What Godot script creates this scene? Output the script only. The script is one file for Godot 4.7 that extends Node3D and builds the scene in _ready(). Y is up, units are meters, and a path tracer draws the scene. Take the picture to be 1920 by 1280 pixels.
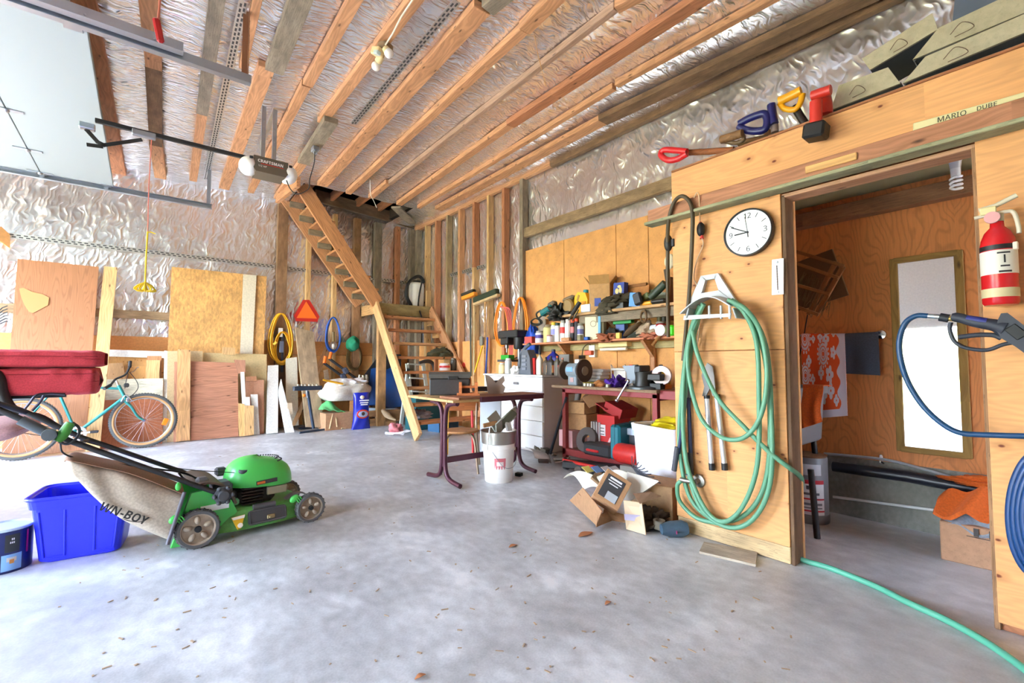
extends Node3D
# A big timber workshop seen with a wide lens: foil-lined ceiling, stairs in the far corner, a workbench wall, a plywood wash-room partition.

func _ready():
	rng.seed = 77
	CX = Basis.from_euler(Vector3(deg_to_rad(2.75), deg_to_rad(-39.0), 0))
	var cam := Camera3D.new()
	cam.name = "camera"
	cam.fov = rad_to_deg(2.0 * atan(640.0 / F))
	cam.near = 0.05
	cam.far = 300.0
	cam.transform = Transform3D(CX, EYE)
	add_child(cam)
	cam.current = true
	var sky_look := ProceduralSkyMaterial.new()
	sky_look.sky_top_color = Color(0.66, 0.76, 0.92)
	sky_look.sky_horizon_color = Color(0.95, 0.97, 1.0)
	sky_look.ground_bottom_color = Color(0.6, 0.6, 0.58)
	sky_look.ground_horizon_color = Color(0.75, 0.75, 0.72)
	sky_look.sky_energy_multiplier = 1.6
	var env := Environment.new()
	env.background_mode = Environment.BG_SKY
	env.sky = Sky.new()
	env.sky.sky_material = sky_look
	env.tonemap_mode = Environment.TONE_MAPPER_LINEAR
	env.tonemap_exposure = 18.5
	env.sdfgi_enabled = true
	env.ssao_enabled = true
	env.ssil_enabled = true
	var we := WorldEnvironment.new()
	we.name = "world_environment"
	we.environment = env
	add_child(we)
	var sun := DirectionalLight3D.new()
	sun.name = "sun"
	sun.light_energy = 2.0
	sun.light_color = Color(1.0, 0.95, 0.87)
	sun.light_angular_distance = 0.6
	sun.shadow_enabled = true
	add_child(sun)
	sun.look_at_from_position(Vector3(0, 10, 0), Vector3(-1.0, 0, -4.5))
	make_textures()
	shell()
	overhead()
	boards()
	bicycle()
	cushions()
	bin_and_can()
	mower()
	corner()
	dresser()
	bench()
	under_bench()
	shelves()
	table()
	partition_things()
	washroom()
	right_edge()

# ---------------------------------------------------------------- mesh building
class MB:
	var v := PackedVector3Array()
	var n := PackedVector3Array()
	var u := PackedVector2Array()
	var i := PackedInt32Array()
	var xf := Transform3D()
	func vert(p: Vector3, nn: Vector3, uv := Vector2()) -> int:
		v.append(p); n.append(nn); u.append(uv)
		return v.size() - 1
	func tri(a: Vector3, b: Vector3, c: Vector3):          # counter-clockwise seen from outside
		a = xf * a; b = xf * b; c = xf * c
		var nn := (b - a).cross(c - a).normalized()
		var k := vert(a, nn); vert(b, nn); vert(c, nn)
		i.append_array([k, k + 2, k + 1])
	func quad(a: Vector3, b: Vector3, c: Vector3, d: Vector3):
		a = xf * a; b = xf * b; c = xf * c; d = xf * d
		var nn := ((c - a).cross(d - b)).normalized()
		var k := vert(a, nn, Vector2(0, 1)); vert(b, nn, Vector2(1, 1)); vert(c, nn, Vector2(1, 0)); vert(d, nn, Vector2(0, 0))
		i.append_array([k, k + 2, k + 1, k, k + 3, k + 2])
	func face(ps: Array):                                    # flat convex polygon
		for k in range(1, ps.size() - 1): tri(ps[0], ps[k], ps[k + 1])
	func box(c: Vector3, s: Vector3, bev := 0.0):
		var h := s * 0.5
		bev = minf(bev, minf(h.x, minf(h.y, h.z)) * 0.9)
		if bev <= 0.0:
			for ax in 3:
				for sg: float in [-1.0, 1.0]:
					var nn := Vector3(); nn[ax] = sg
					var p := Vector3(); p[(ax + 1) % 3] = 1.0
					var q := Vector3(); q[(ax + 2) % 3] = sg
					quad(c + (nn - p - q) * h, c + (nn + p - q) * h, c + (nn + p + q) * h, c + (nn - p + q) * h)
			return
		var g := h - Vector3.ONE * bev
		for ax in 3:
			var b := (ax + 1) % 3
			var d := (ax + 2) % 3
			for sg: float in [-1.0, 1.0]:
				var ps := []
				for e in [[-1, -1], [1, -1], [1, 1], [-1, 1]]:
					var p := Vector3(); p[ax] = sg * h[ax]; p[b] = e[0] * g[b]; p[d] = e[1] * sg * g[d]
					ps.append(c + p)
				quad(ps[0], ps[1], ps[2], ps[3])
			for s1: float in [-1.0, 1.0]:                     # edges along ax
				for s2: float in [-1.0, 1.0]:
					var p1 := Vector3(); p1[b] = s1 * h[b]; p1[d] = s2 * g[d]; p1[ax] = -g[ax]
					var p2 := Vector3(); p2[b] = s1 * g[b]; p2[d] = s2 * h[d]; p2[ax] = -g[ax]
					var q1 := p1; q1[ax] = g[ax]
					var q2 := p2; q2[ax] = g[ax]
					_eq(c, p1, p2, q2, q1)
		for sx: float in [-1.0, 1.0]:
			for sy: float in [-1.0, 1.0]:
				for sz: float in [-1.0, 1.0]:
					var s3 := Vector3(sx, sy, sz)
					var a1 := Vector3(h.x, g.y, g.z) * s3
					var a2 := Vector3(g.x, h.y, g.z) * s3
					var a3 := Vector3(g.x, g.y, h.z) * s3
					if sx * sy * sz > 0: tri(c + a1, c + a2, c + a3)
					else: tri(c + a1, c + a3, c + a2)
	func _eq(c: Vector3, a: Vector3, b: Vector3, d: Vector3, e: Vector3):   # a quad turned outwards from c
		if (b - a).cross(d - a).dot(a + d) > 0: quad(c + a, c + b, c + d, c + e)
		else: quad(c + a, c + e, c + d, c + b)
	func prism(poly: Array, y0: float, y1: float, holes := []):    # outline in x,z... given as Vector2(x, y) -> extruded along local z
		var pp := PackedVector2Array(poly)
		if Geometry2D.is_polygon_clockwise(pp): pp.reverse()
		var t := Geometry2D.triangulate_polygon(pp)
		for k in range(0, t.size(), 3):
			var a := pp[t[k]]; var b := pp[t[k + 1]]; var c := pp[t[k + 2]]
			if (b - a).cross(c - a) < 0:
				var w := b; b = c; c = w
			tri(Vector3(a.x, a.y, y1), Vector3(b.x, b.y, y1), Vector3(c.x, c.y, y1))
			tri(Vector3(a.x, a.y, y0), Vector3(c.x, c.y, y0), Vector3(b.x, b.y, y0))
		# sides: is_polygon_clockwise is judged with y down, so pp may run either way
		var area := 0.0
		for k in pp.size():
			area += pp[k].cross(pp[(k + 1) % pp.size()])
		for k in pp.size():
			var a := pp[k]
			var b := pp[(k + 1) % pp.size()]
			if area < 0:
				var w := a; a = b; b = w
			quad(Vector3(a.x, a.y, y0), Vector3(b.x, b.y, y0), Vector3(b.x, b.y, y1), Vector3(a.x, a.y, y1))
	func tube(pts: Array, r, sides := 8, closed := false, cap := true, flat := 1.0):
		var m := pts.size()
		var fr := Vector3()
		var base := v.size()
		var rows := m + (1 if closed else 0)
		for k in rows:
			var kk := k % m
			var p: Vector3 = pts[kk]
			var nx: Vector3 = pts[(kk + 1) % m] if closed or kk < m - 1 else p
			var pv: Vector3 = pts[(kk - 1 + m) % m] if closed or kk > 0 else p
			var t := (nx - pv).normalized()
			if fr == Vector3():
				fr = t.cross(Vector3.UP)
				if fr.length() < 0.05: fr = t.cross(Vector3.RIGHT)
			fr = (fr - t * fr.dot(t)).normalized()
			var bn := t.cross(fr)
			var rr: float = r[kk] if r is Array else r
			for s in sides + 1:
				var an := TAU * s / sides
				var d := fr * cos(an) + bn * sin(an) * flat
				vert(xf * (p + d * rr), (xf.basis * d).normalized(), Vector2(float(s) / sides, float(k) / maxi(1, rows - 1)))
		for k in rows - 1:
			for s in sides:
				var a := base + k * (sides + 1) + s
				var b := a + sides + 1
				i.append_array([a, b, a + 1, a + 1, b, b + 1])
		if cap and not closed:
			for e in 2:
				var k0 := base + (rows - 1) * (sides + 1) * e
				var nn: Vector3 = (xf.basis * (pts[m - 1] - pts[m - 2] if e else pts[0] - pts[1])).normalized()
				var ce := vert(xf * (pts[m - 1] if e else pts[0]), nn)
				var ring := []
				for s in sides: ring.append(vert(v[k0 + s], nn))
				for s in sides:
					var a: int = ring[s]
					var b: int = ring[(s + 1) % sides]
					i.append_array([ce, b, a] if e else [ce, a, b])
	func lathe(pf: Array, sides := 24, arc := TAU, start := 0.0):     # profile of Vector2(r, y), bottom to top on the outside
		for k in pf.size() - 1:
			var a: Vector2 = pf[k]
			var b: Vector2 = pf[k + 1]
			if a.distance_to(b) < 1e-6: continue
			var d := (b - a).normalized()
			var na := Vector2(d.y, -d.x)
			var n1 := na
			var n2 := na
			if k > 0:
				var d0: Vector2 = (a - pf[k - 1]).normalized()
				if d0.dot(d) > 0.8: n1 = (na + Vector2(d0.y, -d0.x)).normalized()
			if k < pf.size() - 2:
				var d2: Vector2 = (pf[k + 2] - b).normalized()
				if d2.dot(d) > 0.8: n2 = (na + Vector2(d2.y, -d2.x)).normalized()
			var base := v.size()
			for s in sides + 1:
				var an := start + arc * s / sides
				var cs := Vector3(cos(an), 0, sin(an))
				vert(xf * (cs * a.x + Vector3(0, a.y, 0)), (xf.basis * (cs * n1.x + Vector3(0, n1.y, 0))).normalized(), Vector2(float(s) / sides, 0))
				vert(xf * (cs * b.x + Vector3(0, b.y, 0)), (xf.basis * (cs * n2.x + Vector3(0, n2.y, 0))).normalized(), Vector2(float(s) / sides, 1))
			for s in sides:
				var q := base + s * 2
				i.append_array([q, q + 2, q + 1, q + 1, q + 2, q + 3])
	func ball(c: Vector3, r: Vector3, seg := 12):
		grid(seg * 2, seg, func(a, b): return c + Vector3(cos(TAU * a) * sin(PI * b), cos(PI * b), -sin(TAU * a) * sin(PI * b)) * r)
	func blob(c: Vector3, r: Vector3, amp: float, sd: int, fq := 2.0, seg := 14, flat_base := true):
		var no := FastNoiseLite.new(); no.seed = sd; no.frequency = 0.5 * fq; no.fractal_octaves = 3
		grid(seg * 2, seg, func(a, b):
			var d := Vector3(cos(TAU * a) * sin(PI * b), cos(PI * b), -sin(TAU * a) * sin(PI * b))
			var p: Vector3 = d * (1.0 + amp * 2.0 * no.get_noise_3dv(d * 1.0))
			if flat_base: p.y = maxf(p.y, -0.6)
			return c + p * r)
	func grid(nu: int, nv: int, fn: Callable, thick := 0.0):
		var pts := []
		for b in nv + 1:
			for a in nu + 1: pts.append(xf * fn.call(float(a) / nu, float(b) / nv))
		var w := nu + 1
		var nrm := []
		var wrap: bool = pts[0].distance_to(pts[nu]) < 1e-5 and pts[(nv / 2) * w].distance_to(pts[(nv / 2) * w + nu]) < 1e-5
		for b in nv + 1:
			for a in nu + 1:
				var l: int = a - 1 if a > 0 else (nu - 1 if wrap else 0)
				var r: int = a + 1 if a < nu else (1 if wrap else nu)
				var du: Vector3 = pts[b * w + r] - pts[b * w + l]
				var dv: Vector3 = pts[mini(b + 1, nv) * w + a] - pts[maxi(b - 1, 0) * w + a]
				var q := dv.cross(du)
				if q.length() < 1e-12:
					var bb := 1 if b == 0 else nv - 1
					q = (pts[(0 if b == 0 else nv) * w + a] - pts[bb * w + (a + nu / 2) % nu]) + (pts[(0 if b == 0 else nv) * w + a] - pts[bb * w + a])
				nrm.append(q.normalized())
		for side in (2 if thick > 0 else 1):
			var base := v.size()
			for k in pts.size():
				vert(pts[k] - nrm[k] * thick * side, nrm[k] * (1 - 2 * side), Vector2(float(k % w) / nu, float(k / w) / nv))
			for b in nv:
				for a in nu:
					var q := base + b * w + a
					i.append_array([q, q + 1, q + w, q + 1, q + w + 1, q + w] if side == 0 else [q, q + w, q + 1, q + 1, q + w, q + w + 1])
		if thick > 0:
			var keep := xf
			xf = Transform3D()
			var loop := []
			for a in nu: loop.append(a)
			for b in nv: loop.append(b * w + nu)
			for a in range(nu, 0, -1): loop.append(nv * w + a)
			for b in range(nv, 0, -1): loop.append(b * w)
			for k in loop.size():
				var p: int = loop[k]
				var q: int = loop[(k + 1) % loop.size()]
				quad(pts[p], pts[q], pts[q] - nrm[q] * thick, pts[p] - nrm[p] * thick)
			xf = keep
	func done(to: Transform3D) -> ArrayMesh:                  # vertices moved by «to»
		var me := ArrayMesh.new()
		if v.is_empty(): return me
		var vv := PackedVector3Array(); var nn := PackedVector3Array()
		vv.resize(v.size()); nn.resize(v.size())
		var bs := to.basis.inverse().transposed()
		for k in v.size():
			vv[k] = to * v[k]
			nn[k] = (bs * n[k]).normalized()
		var ar := []
		ar.resize(Mesh.ARRAY_MAX)
		ar[Mesh.ARRAY_VERTEX] = vv; ar[Mesh.ARRAY_NORMAL] = nn; ar[Mesh.ARRAY_TEX_UV] = u; ar[Mesh.ARRAY_INDEX] = i
		me.add_surface_from_arrays(Mesh.PRIMITIVE_TRIANGLES, ar)
		return me

# ---------------------------------------------------------------- pixels of the calibrated lens to points on real planes
const F := 853.0
var EYE := Vector3(0, 1.03, 0)
var CX: Basis
func ray(x: float, y: float) -> Vector3: return CX * Vector3((x - 960.0) / F, -(y - 640.0) / F, -1)
func atx(x, y, v) -> Vector3:
	var r := ray(x, y)
	return EYE + r * ((v - EYE.x) / r.x)
func aty(x, y, v) -> Vector3:
	var r := ray(x, y)
	return EYE + r * ((v - EYE.y) / r.y)
func atz(x, y, v) -> Vector3:
	var r := ray(x, y)
	return EYE + r * ((v - EYE.z) / r.z)

# ---------------------------------------------------------------- objects
var used := {}
var rng := RandomNumberGenerator.new()
func uniq(s: String) -> String:
	var k: int = used.get(s, 0)
	used[s] = k + 1
	return s if k == 0 else "%s_%03d" % [s, k]
func thing(called: String, at: Vector3, label: String, category: String, group := "") -> Node3D:
	var o := Node3D.new()
	o.name = uniq(called)
	add_child(o, true)
	o.position = at
	return tag(o, label, category, group)
func tag(o: Node3D, label: String, category: String, group := "") -> Node3D:
	o.set_meta("label", label)
	o.set_meta("category", category)
	if group: o.set_meta("group", group)
	return o
func put(parent: Node3D, called: String, mb: MB, m: Material, basis := Basis(), label := "") -> MeshInstance3D:
	var o := MeshInstance3D.new()
	var top := parent == null
	o.name = uniq(called) if top else called
	(self if top else parent).add_child(o, true)
	var lo := Vector3.INF
	var hi := -Vector3.INF
	for p in mb.v:
		lo = lo.min(p); hi = hi.max(p)
	var at := Vector3((lo.x + hi.x) / 2, lo.y, (lo.z + hi.z) / 2) if mb.v.size() else Vector3()
	o.global_transform = Transform3D(basis, at)
	o.mesh = mb.done(o.global_transform.affine_inverse())
	o.material_override = null
	if o.mesh.get_surface_count(): o.mesh.surface_set_material(0, m)
	if label: o.set_meta("label", label)
	return o
func solo(called: String, mb: MB, m: Material, label: String, category: String, group := "") -> MeshInstance3D:
	return tag(put(null, called, mb, m), label, category, group) as MeshInstance3D
func struct(called: String, mb: MB, m: Material, label: String, category: String) -> MeshInstance3D:
	var o := put(null, called, mb, m)
	o.name = called
	o.set_meta("kind", "structure")
	return tag(o, label, category) as MeshInstance3D
# a straight piece of lumber from a to b (centre line): local x runs along the grain, y is its thickness (towards up), z its width
func board(parent: Node3D, called: String, a: Vector3, b: Vector3, w: float, t: float, up: Vector3, m: Material, bev := 0.003) -> MeshInstance3D:
	var x := (b - a).normalized()
	var y := (up - x * up.dot(x)).normalized()
	var bs := Basis(x, y, x.cross(y))
	var mb := MB.new()
	var off := Vector3(rng.randf_range(-3, 3), rng.randf_range(-1, 1), rng.randf_range(-2, 2))
	mb.box(off, Vector3(a.distance_to(b), t, w), bev)
	var o := MeshInstance3D.new()
	o.name = uniq(called) if parent == null else called
	(self if parent == null else parent).add_child(o, true)
	o.global_transform = Transform3D(bs, (a + b) / 2 - bs * off)
	o.mesh = mb.done(Transform3D())
	o.mesh.surface_set_material(0, m)
	return o
# a lettering mesh, printed on a face: centre, direction of reading, up, height of capitals
func text(parent: Node3D, s: String, c: Vector3, right: Vector3, up: Vector3, h: float, m: Material, font := "Droid Sans", wide := 1.0, bold := false) -> MeshInstance3D:
	var tm := TextMesh.new()
	tm.text = s
	var f := SystemFont.new()
	f.font_names = PackedStringArray([font])
	if bold: f.font_weight = 700
	tm.font = f
	tm.font_size = 48
	tm.pixel_size = h / 35.0
	tm.depth = 0.001
	tm.curve_step = 2.0
	tm.material = m
	var o := MeshInstance3D.new()
	o.mesh = tm
	o.name = "lettering"
	parent.add_child(o, true)
	var x := right.normalized()
	var y := (up - x * up.dot(x)).normalized()
	o.global_transform = Transform3D(Basis(x * wide, y, x.cross(y)), c)
	return o
func frame(o: Vector3, x: Vector3, up: Vector3) -> Transform3D:     # x kept, up straightened
	x = x.normalized()
	var y := (up - x * up.dot(x)).normalized()
	return Transform3D(Basis(x, y, x.cross(y)), o)
func spline(ps: Array, per := 6, closed := false) -> Array:
	var out := []
	var m := ps.size()
	for k in (m if closed else m - 1):
		var p0: Vector3 = ps[(k - 1 + m) % m] if closed or k > 0 else ps[k] * 2 - ps[k + 1]
		var p1: Vector3 = ps[k]
		var p2: Vector3 = ps[(k + 1) % m]
		var p3: Vector3 = ps[(k + 2) % m] if closed or k < m - 2 else p2 * 2 - p1
		for s in per: out.append(p1.cubic_interpolate(p2, p0, p3, float(s) / per))
	if not closed: out.append(ps[m - 1])
	return out
func rrect(w: float, h: float, r: float, seg := 4) -> Array:         # rounded rectangle outline, centred
	var out := []
	for q in 4:
		var cx := (w / 2 - r) * (1 if q in [0, 3] else -1)
		var cy := (h / 2 - r) * (1 if q < 2 else -1)
		for s in seg + 1:
			var an := PI / 2 * q + PI / 2 * s / seg
			out.append(Vector2(cx + r * cos(an), cy + r * sin(an)))
	return out

# ---------------------------------------------------------------- materials
var T := {}
var mats := {}
func noise(sd: int, fq: float, oct := 4, kind := FastNoiseLite.TYPE_SIMPLEX_SMOOTH) -> FastNoiseLite:
	var n := FastNoiseLite.new()
	n.seed = sd; n.frequency = fq; n.fractal_octaves = oct; n.noise_type = kind
	return n
func paint(w: int, h: int, fn: Callable) -> Image:           # fn(x, y) -> Color
	var by := PackedByteArray()
	by.resize(w * h * 3)
	var k := 0
	for y in h:
		for x in w:
			var c: Color = fn.call(x, y)
			by[k] = clampi(int(c.r * 255), 0, 255); by[k + 1] = clampi(int(c.g * 255), 0, 255); by[k + 2] = clampi(int(c.b * 255), 0, 255)
			k += 3
	return Image.create_from_data(w, h, false, Image.FORMAT_RGB8, by)
func tile(w: int, h: int, fn: Callable) -> Array:             # a grey picture that repeats without seams: fn(x, y) -> float
	var out := []
	out.resize(w * h)
	var e := w / 5
	for y in h:
		for x in w:
			var g: float = fn.call(x, y)
			if x >= w - e: g = lerpf(g, fn.call(x - w, y), float(x - w + e) / e)
			if y >= h - e:
				var g2: float = fn.call(x, y - h)
				if x >= w - e: g2 = lerpf(g2, fn.call(x - w, y - h), float(x - w + e) / e)
				g = lerpf(g, g2, float(y - h + e) / e)
			out[y * w + x] = g
	return out
func grey(w: int, h: int, vals: Array, fn: Callable) -> Image:
	return paint(w, h, func(x, y): return fn.call(vals[y * w + x]))
func tex(im: Image) -> ImageTexture: return ImageTexture.create_from_image(im)
func make_textures():
	var a := noise(11, 1.0, 3)
	var b := noise(12, 1.0, 3)
	var knots := []
	var r := RandomNumberGenerator.new()
	r.seed = 5
	for k in 7: knots.append(Vector2(r.randf() * 512, r.randf_range(20, 236)))
	# sawn lumber: streaks along u, a few knots
	T.wood = tex(paint(512, 256, func(x, y):
		var bend := a.get_noise_2d(x * 0.004, y * 0.008) * 26.0
		var kd := 1.0
		for q in knots:
			var d: float = Vector2((x - q.x) * 0.5, y - q.y).length()
			bend += 9.0 * exp(-d * d / 220.0) * signf(y - q.y)
			kd = minf(kd, 0.42 + d / 9.0)
		var yy: float = y + bend
		var g: float = 0.92 + 0.045 * sin(yy * 0.42 + 2.0 * b.get_noise_2d(x * 0.003, yy * 0.02)) + 0.07 * b.get_noise_2d(x * 0.012, yy * 0.35) + 0.10 * a.get_noise_2d(x * 0.006, y * 0.02)
		g *= minf(1.0, kd)
		return Color(g, g * (0.985 - 0.05 * (1.0 - g)), g * (0.97 - 0.16 * (1.0 - g)))))
	# rough weathered lumber
	T.old = tex(paint(512, 256, func(x, y):
		var g: float = 0.88 + 0.12 * b.get_noise_2d(x * 0.010, y * 0.28) + 0.16 * a.get_noise_2d(x * 0.008, y * 0.014)
		if b.get_noise_2d(x * 0.02, y * 0.5 + 90.0) > 0.42: g *= 0.82
		return Color(g, g * 0.99, g * 0.96)))
	# rotary-cut plywood: u across the sheet 2.4 m, cathedral figure along u, knots
	var kn := []
	for k in 110: kn.append(Vector3(r.randf() * 1024, r.randf() * 1024, r.randf_range(1.8, 3.6)))
	var cells := {}
	for q in kn:
		for cx in range(-1, 2):
			for cy in range(-1, 2):
				var key := Vector2i(int(q.x / 64) + cx, int(q.y / 64) + cy)
				if not cells.has(key): cells[key] = []
				cells[key].append(q)
	T.ply = tex(paint(1024, 1024, func(x, y):
		var f: float = a.get_noise_2d(x * 0.0013, y * 0.006) * 6.0 + b.get_noise_2d(x * 0.004, y * 0.03) * 0.5
		var g: float = 0.93 + 0.022 * sin(f * 7.0) + 0.035 * b.get_noise_2d(x * 0.006, y * 0.16) + 0.06 * a.get_noise_2d(x * 0.003 + 40.0, y * 0.003)
		var kd := 1.0
		for q in cells.get(Vector2i(x / 64, y / 64), []):
			var d := Vector2((x - q.x) * 0.6, y - q.y).length()
			kd = minf(kd, 0.30 + 0.70 * smoothstep(q.z * 0.35, q.z * 1.3, d))
			kd = minf(kd, 0.88 + 0.12 * smoothstep(q.z, q.z * 4.0, d))
		return Color(g * (kd * 0.75 + 0.25), g * kd * 0.985, g * kd * (0.97 - 0.3 * (1.0 - kd)))))
	# wavy dark-lined fir plywood (grain along u)
	T.fir = tex(paint(512, 512, func(x, y):
		var f: float = y * 0.05 + a.get_noise_2d(x * 0.0026, y * 0.006) * 6.0 + 0.35 * b.get_noise_2d(x * 0.012, y * 0.03)
		var s := absf(fposmod(f, 1.0) * 2.0 - 1.0)
		var g: float = 0.94 - 0.09 * smoothstep(0.5, 0.98, s) + 0.05 * b.get_noise_2d(x * 0.01, y * 0.3)
		return Color(g, g * 0.97, g * 0.93)))
	# pressed strand board
	var ce := noise(21, 0.05, 1, FastNoiseLite.TYPE_CELLULAR)
	ce.cellular_return_type = FastNoiseLite.RETURN_CELL_VALUE
	ce.domain_warp_enabled = true
	T.strand = tex(paint(512, 512, func(x, y):
		var g: float = 0.90 + 0.06 * ce.get_noise_2d(x * 1.0, y * 2.4) + 0.05 * ce.get_noise_2d(y * 3.0 + 300, x * 1.3) + 0.10 * a.get_noise_2d(x * 0.006, y * 0.006)
		if a.get_noise_2d(x * 0.08, y * 0.2) > 0.5: g *= 0.88
		return Color(g, g * 0.96, g * 0.88)))
	# trowelled concrete
	var c1 := noise(31, 0.006, 5)
	var c2 := noise(32, 0.05, 4)
	var c3 := noise(33, 0.4, 2)
	var cv := tile(1024, 1024, func(x, y):
		return 0.84 + 0.13 * c1.get_noise_2d(x, y) + 0.09 * c2.get_noise_2d(x, y * 0.7) + 0.06 * c3.get_noise_2d(x, y) + 0.10 * smoothstep(0.1, 0.6, c1.get_noise_2d(x * 1.7 + 500, y * 1.2)))
	T.concrete = tex(grey(1024, 1024, cv, func(g): return Color(g * 0.99, g, g * 1.005)))
	T.concrete_rough = tex(grey(1024, 1024, cv, func(g):
		var q := clampf(0.42 + (g - 0.85) * 0.8, 0.34, 0.9)
		return Color(q, q, q)))
	# crumpled foil: creases across the joists, and an all-ways crumple
	var w1 := noise(41, 1.0, 1)
	w1.fractal_type = FastNoiseLite.FRACTAL_RIDGED
	var w2 := noise(42, 1.0, 2)
	var hgt := grey(512, 512, tile(512, 512, func(x, y):
		var wx: float = x + 30.0 * w2.get_noise_2d(x * 0.01, y * 0.01)
		var wy: float = y + 18.0 * w2.get_noise_2d(x * 0.010 + 50, y * 0.012)
		return 0.5 + 0.20 * w1.get_noise_2d(wx * 0.004, wy * 0.035) + 0.25 * w2.get_noise_2d(wx * 0.008, wy * 0.05) + 0.05 * w2.get_noise_2d(wx * 0.02, wy * 0.13)), func(g): return Color(g, g, g))
	hgt.bump_map_to_normal_map(3.0)
	T.foil_n = tex(hgt)
	var h2 := grey(512, 512, tile(512, 512, func(x, y):
		var wx: float = x + 16.0 * w2.get_noise_2d(x * 0.010, y * 0.010) + y * 0.25
		var wy: float = y + 16.0 * w2.get_noise_2d(x * 0.010 + 50, y * 0.010)
		return 0.5 + 0.14 * w1.get_noise_2d(wx * 0.012, wy * 0.0035) + 0.10 * w1.get_noise_2d(wx * 0.03 + 9, wy * 0.012) + 0.30 * w2.get_noise_2d(wx * 0.009, wy * 0.004)), func(g): return Color(g, g, g))
	h2.bump_map_to_normal_map(3.5)
	T.crump_n = tex(h2)
	# general dirt and grain
	T.dirt = tex(paint(256, 256, func(x, y):
		var g: float = 0.95 + 0.06 * c2.get_noise_2d(x * 0.8, y * 0.8) + 0.03 * c3.get_noise_2d(x, y)
		if c2.get_noise_2d(x * 2.0 + 300, y * 2.0) > 0.38: g *= 0.96
		return Color(g, g * 0.99, g * 0.97)))
	T.cloth = tex(paint(256, 256, func(x, y):
		var g: float = 0.90 + 0.06 * sin(x * 1.57) * sin(y * 1.57) + 0.10 * c2.get_noise_2d(x, y)
		return Color(g, g, g)))
	# scruffy grass and scrub outdoors
	T.scrub = tex(paint(256, 256, func(x, y):
		var g: float = 0.75 + 0.35 * c2.get_noise_2d(x * 1.5, y * 1.5) + 0.2 * c3.get_noise_2d(x, y)
		return Color(g, g, g * 0.9)))
func M(c: Color, rough := 0.75, metal := 0.0, t: Texture2D = null, sc := 1.0, extra := {}) -> StandardMaterial3D:
	var key := str([c, rough, metal, t, sc, extra])
	if mats.has(key): return mats[key]
	var m := StandardMaterial3D.new()
	m.albedo_color = c; m.roughness = rough; m.metallic = metal
	if t:
		m.albedo_texture = t
		m.uv1_triplanar = true
		m.uv1_triplanar_sharpness = 8.0
		m.uv1_scale = Vector3.ONE * sc
	for k in extra: m.set(k, extra[k])
	mats[key] = m
	return m
func lumber(c: Color) -> StandardMaterial3D: return M(c, 0.72, 0.0, T.wood, 0.8, {"uv1_scale": Vector3(0.7, 2.0, 2.0)})
func weathered(c: Color) -> StandardMaterial3D: return M(c, 0.85, 0.0, T.old, 0.8, {"uv1_scale": Vector3(0.8, 2.2, 2.2)})
func plain(c: Color, r := 0.6) -> StandardMaterial3D: return M(c, r, 0.0, T.dirt, 3.0)
func plastic(c: Color, r := 0.35) -> StandardMaterial3D: return M(c, r)
func steel(c := Color(0.62, 0.63, 0.65), r := 0.35) -> StandardMaterial3D: return M(c, r, 1.0)
func fabric(c: Color) -> StandardMaterial3D: return M(c, 0.95, 0.0, T.cloth, 6.0, {"rim_enabled": true, "rim": 0.2})
func card(c := Color(0.72, 0.55, 0.38)) -> StandardMaterial3D: return M(c, 0.85, 0.0, T.dirt, 2.0)

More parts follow.
